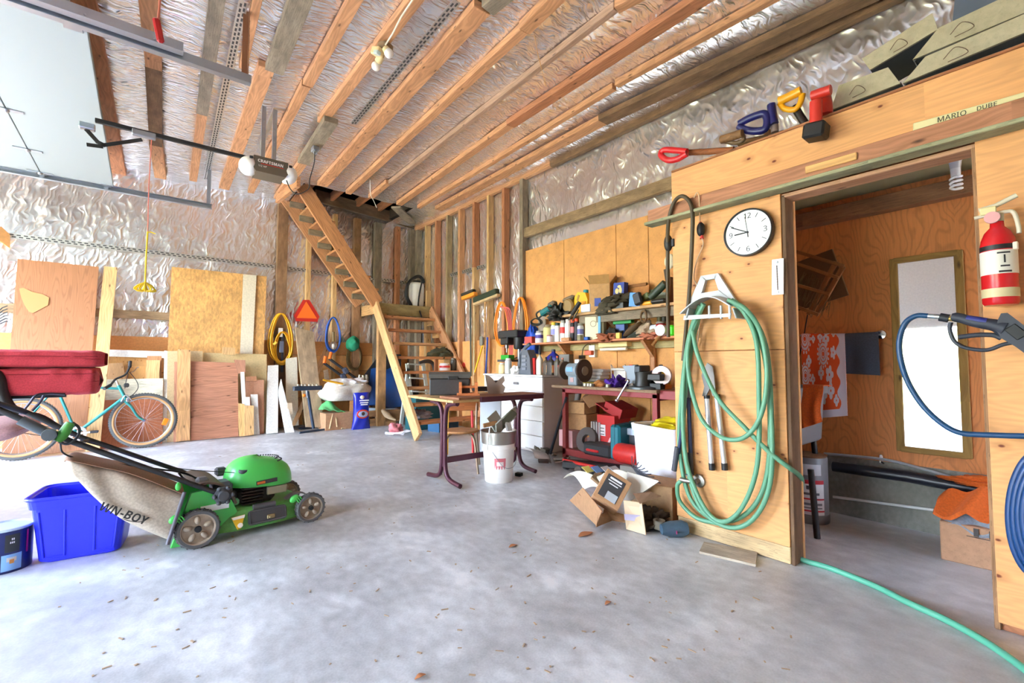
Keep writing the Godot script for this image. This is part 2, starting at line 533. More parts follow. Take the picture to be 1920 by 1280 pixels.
# ---------------------------------------------------------------- the place
const XR := 4.15      # right outer wall
const XL := -3.3      # left wall with the vehicle doors
const ZB := -8.1      # back wall
const ZF := 3.2       # front wall, behind the photographer
const YC := 3.70      # foil ceiling
const XP := 2.6       # face of the plywood partition
const XM := 3.75      # wash-room wall that carries the mirror
func wall_box(mb: MB, a: Vector3, b: Vector3): mb.box((a + b) / 2, (b - a).abs())
func shell():
	var concrete := M(Color(0.88, 0.88, 0.875), 1.0, 0.0, T.concrete, 0.25, {"uv1_world_triplanar": true, "roughness_texture": T.concrete_rough})
	var foil := M(Color(0.95, 0.94, 0.93), 0.24, 0.86, null, 1.0, {"normal_enabled": true, "normal_texture": T.foil_n, "normal_scale": 4.0, "uv1_triplanar": true, "uv1_world_triplanar": true, "uv1_scale": Vector3.ONE * 0.9})
	var foilw := M(Color(0.94, 0.93, 0.93), 0.27, 0.88, null, 1.0, {"normal_enabled": true, "normal_texture": T.crump_n, "normal_scale": 4.0, "uv1_triplanar": true, "uv1_world_triplanar": true, "uv1_scale": Vector3.ONE * 0.8})
	var mb := MB.new()
	wall_box(mb, Vector3(XL - 0.2, -0.2, ZB - 0.2), Vector3(XR + 0.2, 0, ZF + 0.2))
	struct("floor", mb, concrete, "grey trowelled concrete floor with pale dusty patches", "floor")
	# ceiling: bulging foil held up by flat joists, open at the stair
	mb = MB.new()
	var nz := noise(51, 1.0, 3)
	var joist_x := [-2.6, -1.9, -1.25, -0.6, 0.02, 0.6, 1.15, 1.55, 2.0, 2.4, 2.8, 3.2, 3.65]
	var sag := func(x: float, z: float) -> float:
		var d := 9.0
		for j in joist_x: d = minf(d, absf(x - j))
		return 0.05 * minf(1.0, d / 0.25) * (0.55 + 0.45 * nz.get_noise_2d(x * 0.5, z * 0.8)) + 0.012 * nz.get_noise_2d(x * 2.0, z * 5.0)
	var area := func(x0: float, x1: float, z0: float, z1: float):
		mb.grid(int((x1 - x0) / 0.06), int((z1 - z0) / 0.06), func(a, b):
			var x := lerpf(x0, x1, a)
			var z := lerpf(z0, z1, b)
			return Vector3(x, YC - 0.02 - sag.call(x, z) * 0.8, z))
	area.call(XL, 1.75, ZB, ZF)
	area.call(1.75, 3.5, -7.0, ZF)
	area.call(3.5, XR, ZB, ZF)
	var ceil_o := struct("ceiling", mb, foil, "crinkled silver foil stapled up under the roof", "ceiling")
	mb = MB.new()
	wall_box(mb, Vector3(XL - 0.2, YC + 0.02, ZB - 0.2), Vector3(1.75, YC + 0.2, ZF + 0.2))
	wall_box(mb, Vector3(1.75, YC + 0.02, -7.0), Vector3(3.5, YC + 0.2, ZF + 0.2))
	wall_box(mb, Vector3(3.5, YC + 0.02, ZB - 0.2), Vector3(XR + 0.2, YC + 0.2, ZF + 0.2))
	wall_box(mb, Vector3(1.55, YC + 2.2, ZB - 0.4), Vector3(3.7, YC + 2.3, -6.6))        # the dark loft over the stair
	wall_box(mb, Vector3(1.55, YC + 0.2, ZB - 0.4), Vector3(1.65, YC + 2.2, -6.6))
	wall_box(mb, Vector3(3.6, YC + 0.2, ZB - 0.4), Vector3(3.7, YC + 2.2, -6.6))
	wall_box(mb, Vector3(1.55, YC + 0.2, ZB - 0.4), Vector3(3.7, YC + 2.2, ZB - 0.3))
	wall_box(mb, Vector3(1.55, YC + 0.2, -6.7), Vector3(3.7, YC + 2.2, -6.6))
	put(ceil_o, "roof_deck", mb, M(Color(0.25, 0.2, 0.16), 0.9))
	# walls
	mb = MB.new()
	mb.grid(100, 60, func(a, b):
		var x := lerpf(XL, XR, a)
		var y := lerpf(YC + 0.1, 0, b)
		return Vector3(x, y, ZB + 0.02 + 0.035 * nz.get_noise_2d(x * 0.9, y * 0.6 + x * 0.3) + 0.012 * nz.get_noise_2d(x * 3.0 + y * 1.5, y * 1.2)))
	var wb := struct("wall_back", mb, foilw, "back wall lined with crumpled silver foil over studs", "wall")
	mb = MB.new()
	wall_box(mb, Vector3(XL - 0.2, 0, ZB - 0.3), Vector3(XR + 0.2, YC + 0.2, ZB - 0.06))
	put(wb, "sheathing", mb, M(Color(0.45, 0.36, 0.27), 0.9))
	mb = MB.new()
	mb.grid(130, 60, func(a, b):
		var z := lerpf(ZB, ZF, a)
		var y := lerpf(YC + 0.1, 0, b)
		return Vector3(XR - 0.02 - 0.04 * nz.get_noise_2d(z * 0.8 + y * 0.5, y * 0.7 - z * 0.2) - 0.012 * nz.get_noise_2d(z * 3.0, y * 2.0), y, z))
	var wr := struct("wall_right", mb, foilw, "right wall lined with crumpled silver foil over studs", "wall")
	mb = MB.new()
	wall_box(mb, Vector3(XR + 0.06, 0, ZB - 0.2), Vector3(XR + 0.3, YC + 0.2, ZF + 0.2))
	put(wr, "sheathing", mb, M(Color(0.45, 0.36, 0.27), 0.9))
	# left wall with two vehicle doors, front wall with a window
	mb = MB.new()
	var xa := XL - 0.15
	wall_box(mb, Vector3(xa, 0, ZB), Vector3(XL, YC + 0.2, DA0))
	wall_box(mb, Vector3(xa, 0, DA1), Vector3(XL, YC + 0.2, DB0))
	wall_box(mb, Vector3(xa, 0, DB1), Vector3(XL, YC + 0.2, ZF + 0.2))
	wall_box(mb, Vector3(xa, DH, DA0), Vector3(XL, YC + 0.2, DA1))
	wall_box(mb, Vector3(xa, 1.65, DB0), Vector3(XL, YC + 0.2, DB1))
	struct("wall_left", mb, plain(Color(0.90, 0.88, 0.84), 0.8), "left wall with two wide vehicle door openings", "wall")
	mb = MB.new()
	wall_box(mb, Vector3(XL, 0, ZF), Vector3(2.8, YC + 0.2, ZF + 0.15))
	wall_box(mb, Vector3(3.6, 0, ZF), Vector3(XR, YC + 0.2, ZF + 0.15))
	wall_box(mb, Vector3(2.8, 0, ZF), Vector3(3.6, 0.9, ZF + 0.15))
	wall_box(mb, Vector3(2.8, 2.1, ZF), Vector3(3.6, YC + 0.2, ZF + 0.15))
	struct("wall_front", mb, plain(Color(0.90, 0.88, 0.84), 0.8), "plain pale front wall of the workshop", "wall")
	var w1 := thing("window_1", Vector3(3.2, 0.9, ZF + 0.07), "plain wash room window in the front wall behind the photographer", "window")
	w1.set_meta("kind", "structure")
	for q in [[2.82, 0.04, 1.2], [3.58, 0.04, 1.2]]: pbox(w1, "stile", Vector3(q[0], 1.5, ZF + 0.07), Vector3(q[1], q[2], 0.06), C(0.9, 0.9, 0.88))
	for y: float in [0.92, 2.08]: pbox(w1, "rail", Vector3(3.2, y, ZF + 0.07), Vector3(0.72, 0.04, 0.06), C(0.9, 0.9, 0.88))
	var glass := M(Color(1, 1, 1, 0.06), 0.02)
	glass.transparency = BaseMaterial3D.TRANSPARENCY_ALPHA
	pbox(w1, "pane", Vector3(3.2, 1.5, ZF + 0.07), Vector3(0.72, 1.12, 0.006), glass, Basis(), 0.0)
	outside()
	timbers(ceil_o, wb, wr)
	partition()
const DA0 := -7.05
const DA1 := -3.75
const DB0 := -2.7
const DB1 := -0.9
const DH := 2.75
func outside():
	var mb := MB.new()
	wall_box(mb, Vector3(-60, -0.25, -60), Vector3(XL - 0.2, -0.05, 60))
	wall_box(mb, Vector3(XL - 0.2, -0.25, ZF + 0.2), Vector3(60, -0.05, 60))
	struct("trim_1", mb, M(Color(0.74, 0.73, 0.70), 0.95, 0.0, T.dirt, 0.3, {"uv1_world_triplanar": true}), "pale gravel yard outside the vehicle doors", "yard")
	mb = MB.new()
	mb.grid(40, 20, func(a, b):
		var x := lerpf(-40, -6.5, 1.0 - b)
		var far := maxf(0.0, -11.0 - x)
		return Vector3(x, -0.04 + 0.12 * far + 0.25 * sin(a * 60.0 + x) * minf(1.0, far * 0.2), lerpf(-40, 40, a)), 0.0)
	struct("trim_2", mb, M(Color(0.60, 0.61, 0.42), 0.95, 0.0, T.scrub, 0.5, {"uv1_world_triplanar": true}), "rough green grass bank beyond the gravel yard", "grass")
const FIR := Color(0.83, 0.61, 0.43)
const RED := Color(0.75, 0.50, 0.34)
const PINE := Color(0.86, 0.70, 0.48)
const GREY := Color(0.62, 0.56, 0.48)
const BROWN := Color(0.55, 0.42, 0.30)
func joist(parent: Node3D, n: Vector2, f: Vector2, w: float, m: Material, on := 0.0, stop := false):
	var y := 3.6 - on
	var a := aty(n.x, n.y, y)
	var b := aty(f.x, f.y, y)
	if n.y <= 0.5 and not stop: a += (a - b).normalized() * (absf(ZF - 0.05 - a.z) / absf((a - b).normalized().z))
	board(parent, "joist", a + Vector3(0, 0.03, 0), b + Vector3(0, 0.03, 0), w, 0.06, Vector3.UP, m)
func V(x, y) -> Vector2: return Vector2(x, y)
func timbers(ceil_o: Node3D, wb: Node3D, wr: Node3D):
	var fir := lumber(FIR)
	var red := lumber(RED)
	var pine := lumber(PINE)
	var grey := weathered(GREY)
	var brown := weathered(BROWN)
	for j in [[V(155, 0), V(226, 338), 0.145, red], [V(278, 0), V(288, 130), 0.115, fir], [V(288, 130), V(292, 274), 0.12, brown], [V(292, 274), V(301, 335), 0.13, fir],
		[V(407, 0), V(379, 216), 0.10, grey], [V(379, 216), V(362, 340), 0.09, fir], [V(500, 128), V(420, 355), 0.13, fir], [V(483, 0), V(455, 130), 0.06, fir],
		[V(668, 0), V(577, 162), 0.085, fir], [V(574, 163), V(470, 362), 0.08, fir], [V(782, 0), V(603, 232), 0.09, fir], [V(570, 305), V(520, 374), 0.10, fir],
		[V(942, 0), V(914, 22), 0.12, grey], [V(904, 20), V(604, 349), 0.14, fir], [V(1045, 0), V(983, 60), 0.11, fir], [V(983, 60), V(653, 364), 0.08, fir],
		[V(1195, 0), V(1156, 20), 0.08, fir], [V(1155, 20), V(730, 347), 0.055, lumber(Color(0.72, 0.58, 0.48))], [V(728, 345), V(695, 372), 0.08, fir],
		[V(1322, 0), V(957, 237), 0.115, red], [V(957, 237), V(748, 385), 0.095, fir], [V(1455, 0), V(1156, 163), 0.06, fir], [V(1152, 168), V(785, 391), 0.06, fir]]:
		joist(ceil_o, j[0], j[1], j[2], j[3])
	joist(ceil_o, V(565, 0), V(514, 137), 0.14, grey, 0.06)
	joist(ceil_o, V(621, 230), V(569, 308), 0.14, grey, 0.06)
	for x in [-0.95, -1.6, -2.25, -2.9]: board(ceil_o, "joist", Vector3(x, 3.63, ZB + 0.05), Vector3(x, 3.63, ZF - 0.05), 0.13, 0.06, Vector3.UP, fir)
	joist(ceil_o, V(1130, 230), V(822, 394), 0.14, fir)
	joist(ceil_o, V(1640, -8), V(1130, 230), 0.16, brown)
	# right wall: top plate, studs, fibreboard sheets, plank above them
	board(wr, "top_plate", Vector3(4.06, 3.66, ZB + 0.1), Vector3(4.06, 3.66, -4.2), 0.13, 0.06, Vector3.LEFT, fir)
	board(wr, "top_plate", Vector3(4.07, 3.65, -4.2), Vector3(4.07, 3.65, ZF - 0.1), 0.13, 0.06, Vector3.LEFT, brown)
	var k := 0
	for z in [-7.9, -7.529, -7.151, -6.763, -6.37, -5.945, -5.557, -5.175, -4.766]:
		var mm: Material = [grey, lumber(PINE), red, weathered(Color(0.70, 0.60, 0.45)), fir, fir, lumber(PINE), red, grey][k]
		if k == 5:
			board(wr, "stud", Vector3(4.07, 3.6, z), Vector3(4.07, 2.55, z), 0.06, 0.10, Vector3.LEFT, red)
			board(wr, "stud", Vector3(4.07, 2.55, z), Vector3(4.07, 0.02, z), 0.06, 0.10, Vector3.LEFT, pine)
		else: board(wr, "stud", Vector3(4.07, 3.6, z), Vector3(4.07, 0.02, z), [0.09, 0.05, 0.05, 0.05, 0.06, 0.06, 0.05, 0.06, 0.07][k], 0.10, Vector3.LEFT, mm)
		k += 1
	var fibre := M(Color(0.90, 0.66, 0.40), 0.85, 0.0, T.dirt, 0.6)
	var zs := [ZB + 0.05, -4.80]
	var mb := MB.new()
	wall_box(mb, Vector3(4.085, 0, zs[0]), Vector3(4.10, 1.39, zs[1]))
	put(wr, "wainscot_sheet", mb, fibre)
	zs = [-4.775, -3.994, -3.182, -2.762, -1.66]
	for q in 4:
		mb = MB.new()
		wall_box(mb, Vector3(4.075, 0, zs[q] + 0.004), Vector3(4.10, 2.585, zs[q + 1] - 0.004))
		put(wr, "wall_sheet", mb, fibre)
	board(wr, "plank", Vector3(4.07, 2.835, -4.74), Vector3(4.07, 2.835, -1.2), 0.13, 0.05, Vector3.LEFT, weathered(Color(0.66, 0.55, 0.42)))
	# back wall studs and low boards
	k = 0
	for x in [1.691, 2.096, 2.521, 2.91, 3.295, 3.685, 3.983]:
		var w: float = [0.15, 0.07, 0.07, 0.12, 0.13, 0.08, 0.11][k]
		var mm: Material = [weathered(Color(0.62, 0.47, 0.34)), lumber(PINE), lumber(PINE), weathered(Color(0.66, 0.50, 0.36)), grey, red, grey][k]
		board(wb, "stud", Vector3(x, 3.62, ZB + 0.09), Vector3(x, 0.02, ZB + 0.09), w, 0.10, Vector3.BACK, mm)
		k += 1
	for q in [[0.02, 0.46], [0.46, 0.90], [0.90, 1.17], [1.17, 1.40]]:
		mb = MB.new()
		wall_box(mb, Vector3(XL + 0.05, q[0] + 0.004, ZB + 0.05), Vector3(4.0, q[1] - 0.004, ZB + 0.075))
		put(wb, "wainscot_board", mb, fibre if q[0] < 1.0 else plain(Color(0.86, 0.60, 0.36), 0.85))
	board(wb, "nailer", Vector3(-1.6, 1.69, ZB + 0.09), Vector3(1.1, 1.69, ZB + 0.09), 0.11, 0.05, Vector3.BACK, weathered(Color(0.70, 0.58, 0.45)))
	board(wb, "top_beam", atz(590, 366, -8.0), atz(774, 418, -8.0), 0.20, 0.06, Vector3.BACK, weathered(Color(0.50, 0.40, 0.31)))
	for x in [2.0, 2.45, 2.9, 3.3]: board(ceil_o, "loft_joist", Vector3(x, 3.9, -8.2), Vector3(x, 3.9, -6.75), 0.05, 0.14, Vector3.UP, red)
	board(ceil_o, "loft_beam", Vector3(1.66, 3.98, -7.5), Vector3(3.58, 3.98, -7.5), 0.08, 0.05, Vector3.UP, brown)
	board(ceil_o, "trimmer", aty(742, 388, 3.62), aty(772, 418, 3.62), 0.16, 0.03, Vector3.UP, grey)
	# stitched tape along the foil seams
	var tape := M(Color(0.85, 0.84, 0.82), 0.35, 0.9)
	var ink := M(Color(0.25, 0.25, 0.25), 0.7)
	seam(ceil_o, aty(457, 0, 3.60), aty(386, 335, 3.60), Vector3.DOWN, tape, ink)
	seam(ceil_o, aty(857, 0, 3.60), aty(663, 230, 3.60), Vector3.DOWN, tape, ink)
	seam(wb, atz(15, 441, -8.02), atz(515, 500, -8.02), Vector3.BACK, tape, ink)
	seam(wb, atz(540, 503, -8.02), atz(780, 532, -8.02), Vector3.BACK, tape, ink)
	seam(wr, atx(845, 516, 4.08), atx(912, 498, 4.08), Vector3.LEFT, tape, ink)
	stairs(fir, pine, grey)
func seam(p: Node3D, a: Vector3, b: Vector3, n: Vector3, tape: Material, ink: Material):
	var x := (b - a).normalized()
	var t := MB.new()
	t.xf = Transform3D(Basis(x, n, x.cross(n)), (a + b) / 2)
	var l := a.distance_to(b)
	t.box(Vector3(0, 0.008, 0), Vector3(l, 0.004, 0.06))
	var o := put(p, "seam_tape", t, tape)
	t = MB.new()
	t.xf = Transform3D(Basis(x, n, x.cross(n)), (a + b) / 2)
	for k in int(l / 0.06):
		for q in 2: t.box(Vector3(-l / 2 + 0.03 + k * 0.06 + q * 0.02, 0.011, -0.012 + q * 0.024), Vector3(0.035, 0.003, 0.013))
	var st := put(o, "printed_dashes", t, ink)
	st.set_meta("kind", "stuff")
func stairs(fir: Material, pine: Material, grey: Material):
	var s := thing("staircase", Vector3(3.4, 0, -7.0), "open timber staircase turning on a small landing in the far corner", "stairs")
	var up := Vector3.UP
	# landing
	board(s, "deck", Vector3(3.02, 2.03, -7.7), Vector3(4.04, 2.03, -7.7), 0.78, 0.035, up, lumber(Color(0.74, 0.60, 0.40)))
	board(s, "fascia", Vector3(3.0, 1.95, -7.3), Vector3(4.03, 1.95, -7.3), 0.19, 0.045, Vector3.BACK, weathered(Color(0.70, 0.62, 0.42)))
	board(s, "fascia", Vector3(3.02, 1.95, -7.27), Vector3(3.02, 1.95, -7.98), 0.17, 0.045, Vector3.LEFT, lumber(Color(0.84, 0.66, 0.44)))
	board(s, "post", Vector3(3.08, 0.0, -7.27), Vector3(3.08, 1.86, -7.27), 0.14, 0.09, Vector3.BACK, weathered(Color(0.80, 0.62, 0.42)))
	board(s, "post", Vector3(4.0, 0.0, -7.36), Vector3(4.0, 2.35, -7.36), 0.09, 0.045, Vector3.BACK, pine)
	# lower flight
	var a := Vector3(2.97, 1.99, -7.27)
	var b := Vector3(2.86, 0.05, -5.50)
	board(s, "stringer", a, b, 0.045, 0.19, Vector3.BACK + up, lumber(Color(0.90, 0.72, 0.50)))
	board(s, "stringer", a + Vector3(1.03, 0, 0), b + Vector3(1.12, 0, 0), 0.045, 0.19, Vector3.BACK + up, fir)
	for k in 8:
		var t := k / 7.0
		var y := lerpf(1.795, 0.215, t)
		var z := lerpf(-7.18, -5.72, t)
		board(s, "tread", Vector3(lerpf(3.04, 2.95, t), y, z), Vector3(lerpf(3.98, 3.93, t), y, z), 0.24, 0.04, up, lumber([Color(0.84, 0.60, 0.40), Color(0.80, 0.55, 0.36), Color(0.86, 0.66, 0.46)][k % 3]))
		for x in [lerpf(3.03, 2.94, t), lerpf(3.95, 3.92, t)]: board(s, "cleat", Vector3(x, y - 0.06, z - 0.10), Vector3(x, y - 0.06, z + 0.08), 0.04, 0.08, up, pine)
	# upper flight, seen from below
	a = Vector3(3.02, 2.03, -7.32)
	b = Vector3(1.80, 3.74, -7.32)
	board(s, "stringer", a, b, 0.045, 0.22, Vector3.RIGHT + up, lumber(Color(0.84, 0.60, 0.40)))
	board(s, "stringer", Vector3(2.97, 2.08, -7.97), Vector3(1.72, 3.72, -7.97), 0.045, 0.22, Vector3.RIGHT + up, fir)
	for k in 8:
		var t := (k + 0.5) / 8.0
		var c := Vector3(lerpf(2.98, 1.80, t), lerpf(2.17, 3.78, t), 0)
		board(s, "tread", Vector3(c.x + 0.03, c.y, -7.94), Vector3(c.x + 0.03, c.y, -7.35), 0.24, 0.04, up, lumber([Color(0.84, 0.62, 0.42), Color(0.80, 0.56, 0.38)][k % 2]))
		board(s, "cleat", Vector3(c.x - 0.10, c.y - 0.065, -7.92), Vector3(c.x + 0.12, c.y - 0.065, -7.92), 0.05, 0.09, up, weathered(Color(0.62, 0.56, 0.46)))
	board(s, "header", aty(520, 372, 3.56), aty(560, 340, 3.56), 0.05, 0.15, up, fir)
func partition():
	var ply := M(Color(0.93, 0.69, 0.44), 0.7, 0.0, T.ply, 0.45)
	var warm := M(Color(0.80, 0.52, 0.28), 0.6, 0.0, T.fir, 1.6, {"uv1_offset": Vector3(0.1, 0.3, 0.2)})
	var mb := MB.new()
	wall_box(mb, Vector3(XP + 0.02, 0, -1.56), Vector3(XP + 0.10, 2.2, -0.945))
	wall_box(mb, Vector3(XP + 0.02, 0, -0.22), Vector3(XP + 0.10, 2.2, ZF))
	wall_box(mb, Vector3(XP + 0.02, 1.95, -0.945), Vector3(XP + 0.10, 2.2, -0.22))
	wall_box(mb, Vector3(XP + 0.10, 0, -1.62), Vector3(XR - 0.06, 2.2, -1.54))
	var w := struct("wall_partition", mb, lumber(RED), "plywood partition of the wash room with an open doorway", "partition")
	for q in [[0.09, 1.101, -1.585, -0.95], [1.105, 1.93, -1.585, -0.95], [0.03, 1.95, -0.222, 1.0], [0.03, 1.95, 1.0, 2.2], [1.935, 2.25, -1.585, 0.85], [1.935, 2.25, 0.855, 3.0]]:
		mb = MB.new()
		mb.xf.origin = Vector3(XP + 0.01, (q[0] + q[1]) / 2, (q[2] + q[3]) / 2)
		mb.box(Vector3(), Vector3(0.02, q[1] - q[0], q[3] - q[2]), 0.002)
		put(w, "plywood_sheet", mb, ply)
	board(w, "kick_board", Vector3(XP + 0.012, 0.045, -1.58), Vector3(XP + 0.012, 0.045, -0.95), 0.085, 0.018, Vector3.LEFT, weathered(Color(0.86, 0.74, 0.56)))
	board(w, "ledger", Vector3(2.565, 1.985, -1.72), Vector3(2.565, 1.985, 1.3), 0.085, 0.06, Vector3.LEFT, lumber(Color(0.72, 0.50, 0.36)))
	board(w, "ledger_lip", Vector3(2.55, 1.935, -1.73), Vector3(2.55, 1.935, 1.3), 0.09, 0.018, Vector3.UP, weathered(Color(0.66, 0.66, 0.52)))
	board(w, "lath", atx(1510, 319, 2.53), atx(1607, 292, 2.53), 0.035, 0.012, Vector3.LEFT, lumber(Color(0.92, 0.72, 0.45)))
	board(w, "jamb", Vector3(2.66, 0.0, -0.938), Vector3(2.66, 1.92, -0.938), 0.11, 0.018, Vector3.BACK, weathered(Color(0.50, 0.38, 0.28)))
	board(w, "jamb_edge", Vector3(2.72, 0.0, -0.935), Vector3(2.72, 1.92, -0.935), 0.02, 0.022, Vector3.BACK, lumber(Color(0.92, 0.70, 0.46)))
	board(w, "jamb", Vector3(2.66, 0.0, -0.225), Vector3(2.66, 1.92, -0.225), 0.11, 0.018, Vector3.BACK, weathered(Color(0.66, 0.50, 0.36)))
	board(w, "lintel", Vector3(2.66, 1.915, -0.945), Vector3(2.66, 1.915, -0.22), 0.11, 0.02, Vector3.UP, lumber(Color(0.80, 0.62, 0.48)))
	board(w, "top_rail", Vector3(2.63, 2.255, -1.58), Vector3(2.63, 2.255, 3.0), 0.08, 0.012, Vector3.UP, lumber(Color(0.66, 0.44, 0.28)))
	# inside
	mb = MB.new()
	wall_box(mb, Vector3(2.66, 2.17, -1.55), Vector3(XR - 0.06, 2.23, ZF))
	var c := struct("ceiling_washroom", mb, M(Color(0.64, 0.65, 0.50), 0.7), "low dull green ceiling of the wash room", "ceiling")
	c.set_meta("category", "ceiling")
	mb = MB.new()
	wall_box(mb, Vector3(XM, 0.38, -1.54), Vector3(XM + 0.04, 2.17, ZF))
	var iw := struct("wall_washroom", mb, M(Color(0.80, 0.50, 0.27), 0.6, 0.0, T.fir, 1.0, {"uv1_scale": Vector3(1.5, 0.55, 1.5)}), "varnished fir plywood wall of the wash room", "wall")
	mb = MB.new()
	mb.xf = Transform3D(Basis(Vector3(0, 0, 1), Vector3(1, 0, 0), Vector3(0, 1, 0)), Vector3())
	iw.mesh.surface_set_material(0, fir_upright())
	mb = MB.new()
	wall_box(mb, Vector3(XM - 0.01, 0, -1.54), Vector3(XM + 0.2, 0.395, ZF))
	put(iw, "foundation_curb", mb, M(Color(0.62, 0.62, 0.58), 0.9, 0.0, T.concrete, 0.6))
	board(iw, "beam", Vector3(XM - 0.05, 2.06, -1.53), Vector3(XM - 0.05, 2.06, 2.0), 0.10, 0.09, Vector3.LEFT, weathered(Color(0.62, 0.46, 0.33)))
	mb = MB.new()
	wall_box(mb, Vector3(XP + 0.10, 0.0, -1.54), Vector3(XM, 2.17, -1.52))
	put(iw, "end_sheet", mb, fir_upright())
func fir_upright() -> Material:
	if not T.has("fir_up"):
		var im: Image = T.fir.get_image()
		im = im.duplicate()
		im.rotate_90(CLOCKWISE)
		T.fir_up = tex(im)
	return M(Color(0.88, 0.58, 0.33), 0.6, 0.0, T.fir_up, 0.8)

# ---------------------------------------------------------------- things hung overhead
func overhead():
	var galv := steel(Color(0.66, 0.69, 0.72), 0.4)
	var dark := M(Color(0.12, 0.12, 0.12), 0.5)
	var white := M(Color(0.57, 0.60, 0.60), 0.55)
	# the far vehicle door, rolled up under the ceiling
	var y := 3.1
	var d := thing("door_1", Vector3(-1.7, y - 0.05, -5.4), "white overhead door rolled up under the ceiling at the left", "garage door")
	d.name = "door_1"
	d.set_meta("kind", "structure")
	var cuts := [-0.33, -0.93, -1.53, -2.13, -2.73]
	var z0 := -7.02
	var z1 := -3.80
	for k in 4:
		var mb := MB.new()
		mb.box(Vector3((cuts[k] + cuts[k + 1]) / 2, y + 0.022, (z0 + z1) / 2), Vector3(0.594, 0.044, z1 - z0), 0.004)
		put(d, "door_section", mb, white)
	for k in [1, 2, 3]:
		for z in [-6.98, -6.3, -5.4, -4.5, -3.84]:
			var mb := MB.new()
			mb.box(Vector3(cuts[k], y - 0.005, z), Vector3(0.20, 0.006, 0.05), 0.001)
			mb.ball(Vector3(cuts[k], y - 0.012, z), Vector3(0.022, 0.016, 0.035), 6)
			put(d, "hinge", mb, galv)
	for s in [-7.08, -3.74]:
		for x in [-0.40, -0.93, -1.53]:
			var mb := MB.new()
			mb.box(Vector3(x, y + 0.0, lerpf(s, -5.4, 0.03)), Vector3(0.09, 0.01, 0.10), 0.002)
			mb.xf = Transform3D(Basis(Vector3.RIGHT, PI / 2), Vector3(x, y - 0.01, s))
			mb.lathe([Vector2(0, -0.012), Vector2(0.022, -0.012), Vector2(0.022, 0.012), Vector2(0, 0.012)], 12)
			put(d, "roller", mb, galv)
	# tracks: a channel each side
	for s in 2:
		var z: float = [-7.10, -3.72][s]
		var xe: float = [atz(397, 389, -7.1).x, atz(470, 152, -3.72).x][s]
		var mb := MB.new()
		var yy: float = y - 0.005
		mb.box(Vector3((xe - 3.2) / 2, yy, z + (-0.025 if s == 0 else 0.025)), Vector3(xe + 3.2, 0.055, 0.004))
		mb.box(Vector3((xe - 3.2) / 2, yy - 0.028, z), Vector3(xe + 3.2, 0.004, 0.05))
		mb.box(Vector3((xe - 3.2) / 2, yy + 0.028, z), Vector3(xe + 3.2, 0.004, 0.05))
		put(d, "track", mb, galv)
		var xa: float = xe if s == 0 else atz(343, 100, -3.70).x
		if s == 1:
			mb = MB.new()
			mb.box(Vector3((xa - 3.2) / 2, yy + 0.035, z + 0.045), Vector3(xa + 3.2, 0.09, 0.006), 0.001)
			mb.box(Vector3((xa - 3.2) / 2, yy - 0.012, z + 0.075), Vector3(xa + 3.2, 0.006, 0.06), 0.001)
			for k in 9: mb.ball(Vector3(xa - 0.15 - k * 0.33, yy + 0.03, z + 0.05), Vector3(0.008, 0.008, 0.006), 5)
			put(d, "angle_iron", mb, galv)
		mb = MB.new()
		mb.box(Vector3(xe - 0.02, (yy + 3.62) / 2, z), Vector3(0.004, 3.62 - yy, 0.035))
		mb.box(Vector3(xe - 0.04, (yy + 3.62) / 2, z - 0.017), Vector3(0.035, 3.62 - yy, 0.004))
		for k in 9: mb.ball(Vector3(xe - 0.017, yy + 0.06 + k * 0.055, z), Vector3(0.004, 0.007, 0.007), 5)
		put(d, "track_hanger", mb, galv if s == 0 else M(Color(0.62, 0.45, 0.33), 0.5, 0.6))
	# opener
	var o := thing("door_opener", Vector3(0.95, 2.85, -4.97), "grey and white garage door opener with a long black rail", "door opener")
	var a := atz(178, 228, -4.95)
	var b := atz(480, 298, -4.95)
	var mb := MB.new()
	mb.box((a + b) / 2, Vector3(b.x - a.x, 0.035, 0.03), 0.003)
	put(o, "rail", mb, dark)
	mb = MB.new()
	mb.box(atz(270, 250, -4.95) + Vector3(0, -0.01, 0), Vector3(0.16, 0.05, 0.05), 0.006)
	put(o, "trolley", mb, galv)
	mb = MB.new()
	var arm := [atz(264, 262, -4.95), atz(195, 272, -4.95), atz(183, 266, -4.95), atz(163, 244, -4.95)]
	for k in 3:
		mb.xf = frame((arm[k] + arm[k + 1]) / 2, arm[k + 1] - arm[k], Vector3.UP)
		mb.box(Vector3(), Vector3(arm[k].distance_to(arm[k + 1]) + 0.02, 0.03, 0.006), 0.001)
	mb.xf = frame(atz(178, 273, -4.95), Vector3(1, 0.12, 0), Vector3.UP)
	mb.box(Vector3(), Vector3(0.10, 0.03, 0.006), 0.001)
	put(o, "arm", mb, dark)
	mb = MB.new()
	mb.box(arm[3] + Vector3(0, 0.03, 0), Vector3(0.10, 0.05, 0.06), 0.008)
	put(o, "arm_bracket", mb, galv)
	var c := atz(504, 319, -4.95)
	mb = MB.new()
	mb.xf = Transform3D(Basis(), c)
	mb.prism([Vector2(-0.15, 0.075), Vector2(0.15, 0.075), Vector2(0.15, -0.045), Vector2(0.13, -0.075), Vector2(-0.13, -0.075), Vector2(-0.15, -0.045)], -0.11, 0.11)
	put(o, "motor_housing", mb, M(Color(0.38, 0.34, 0.28), 0.45))
	for s: float in [-1.0, 1.0]:
		mb = MB.new()
		mb.ball(c + Vector3(s * 0.175, -0.005, 0), Vector3(0.085, 0.088, 0.125), 10)
		var lens := put(o, "lens", mb, M(Color(0.92, 0.91, 0.88), 0.35))
		mb = MB.new()
		mb.box(c + Vector3(s * 0.172, 0.045, 0.112), Vector3(0.028, 0.024, 0.012), 0.003)
		put(lens, "latch", mb, dark)
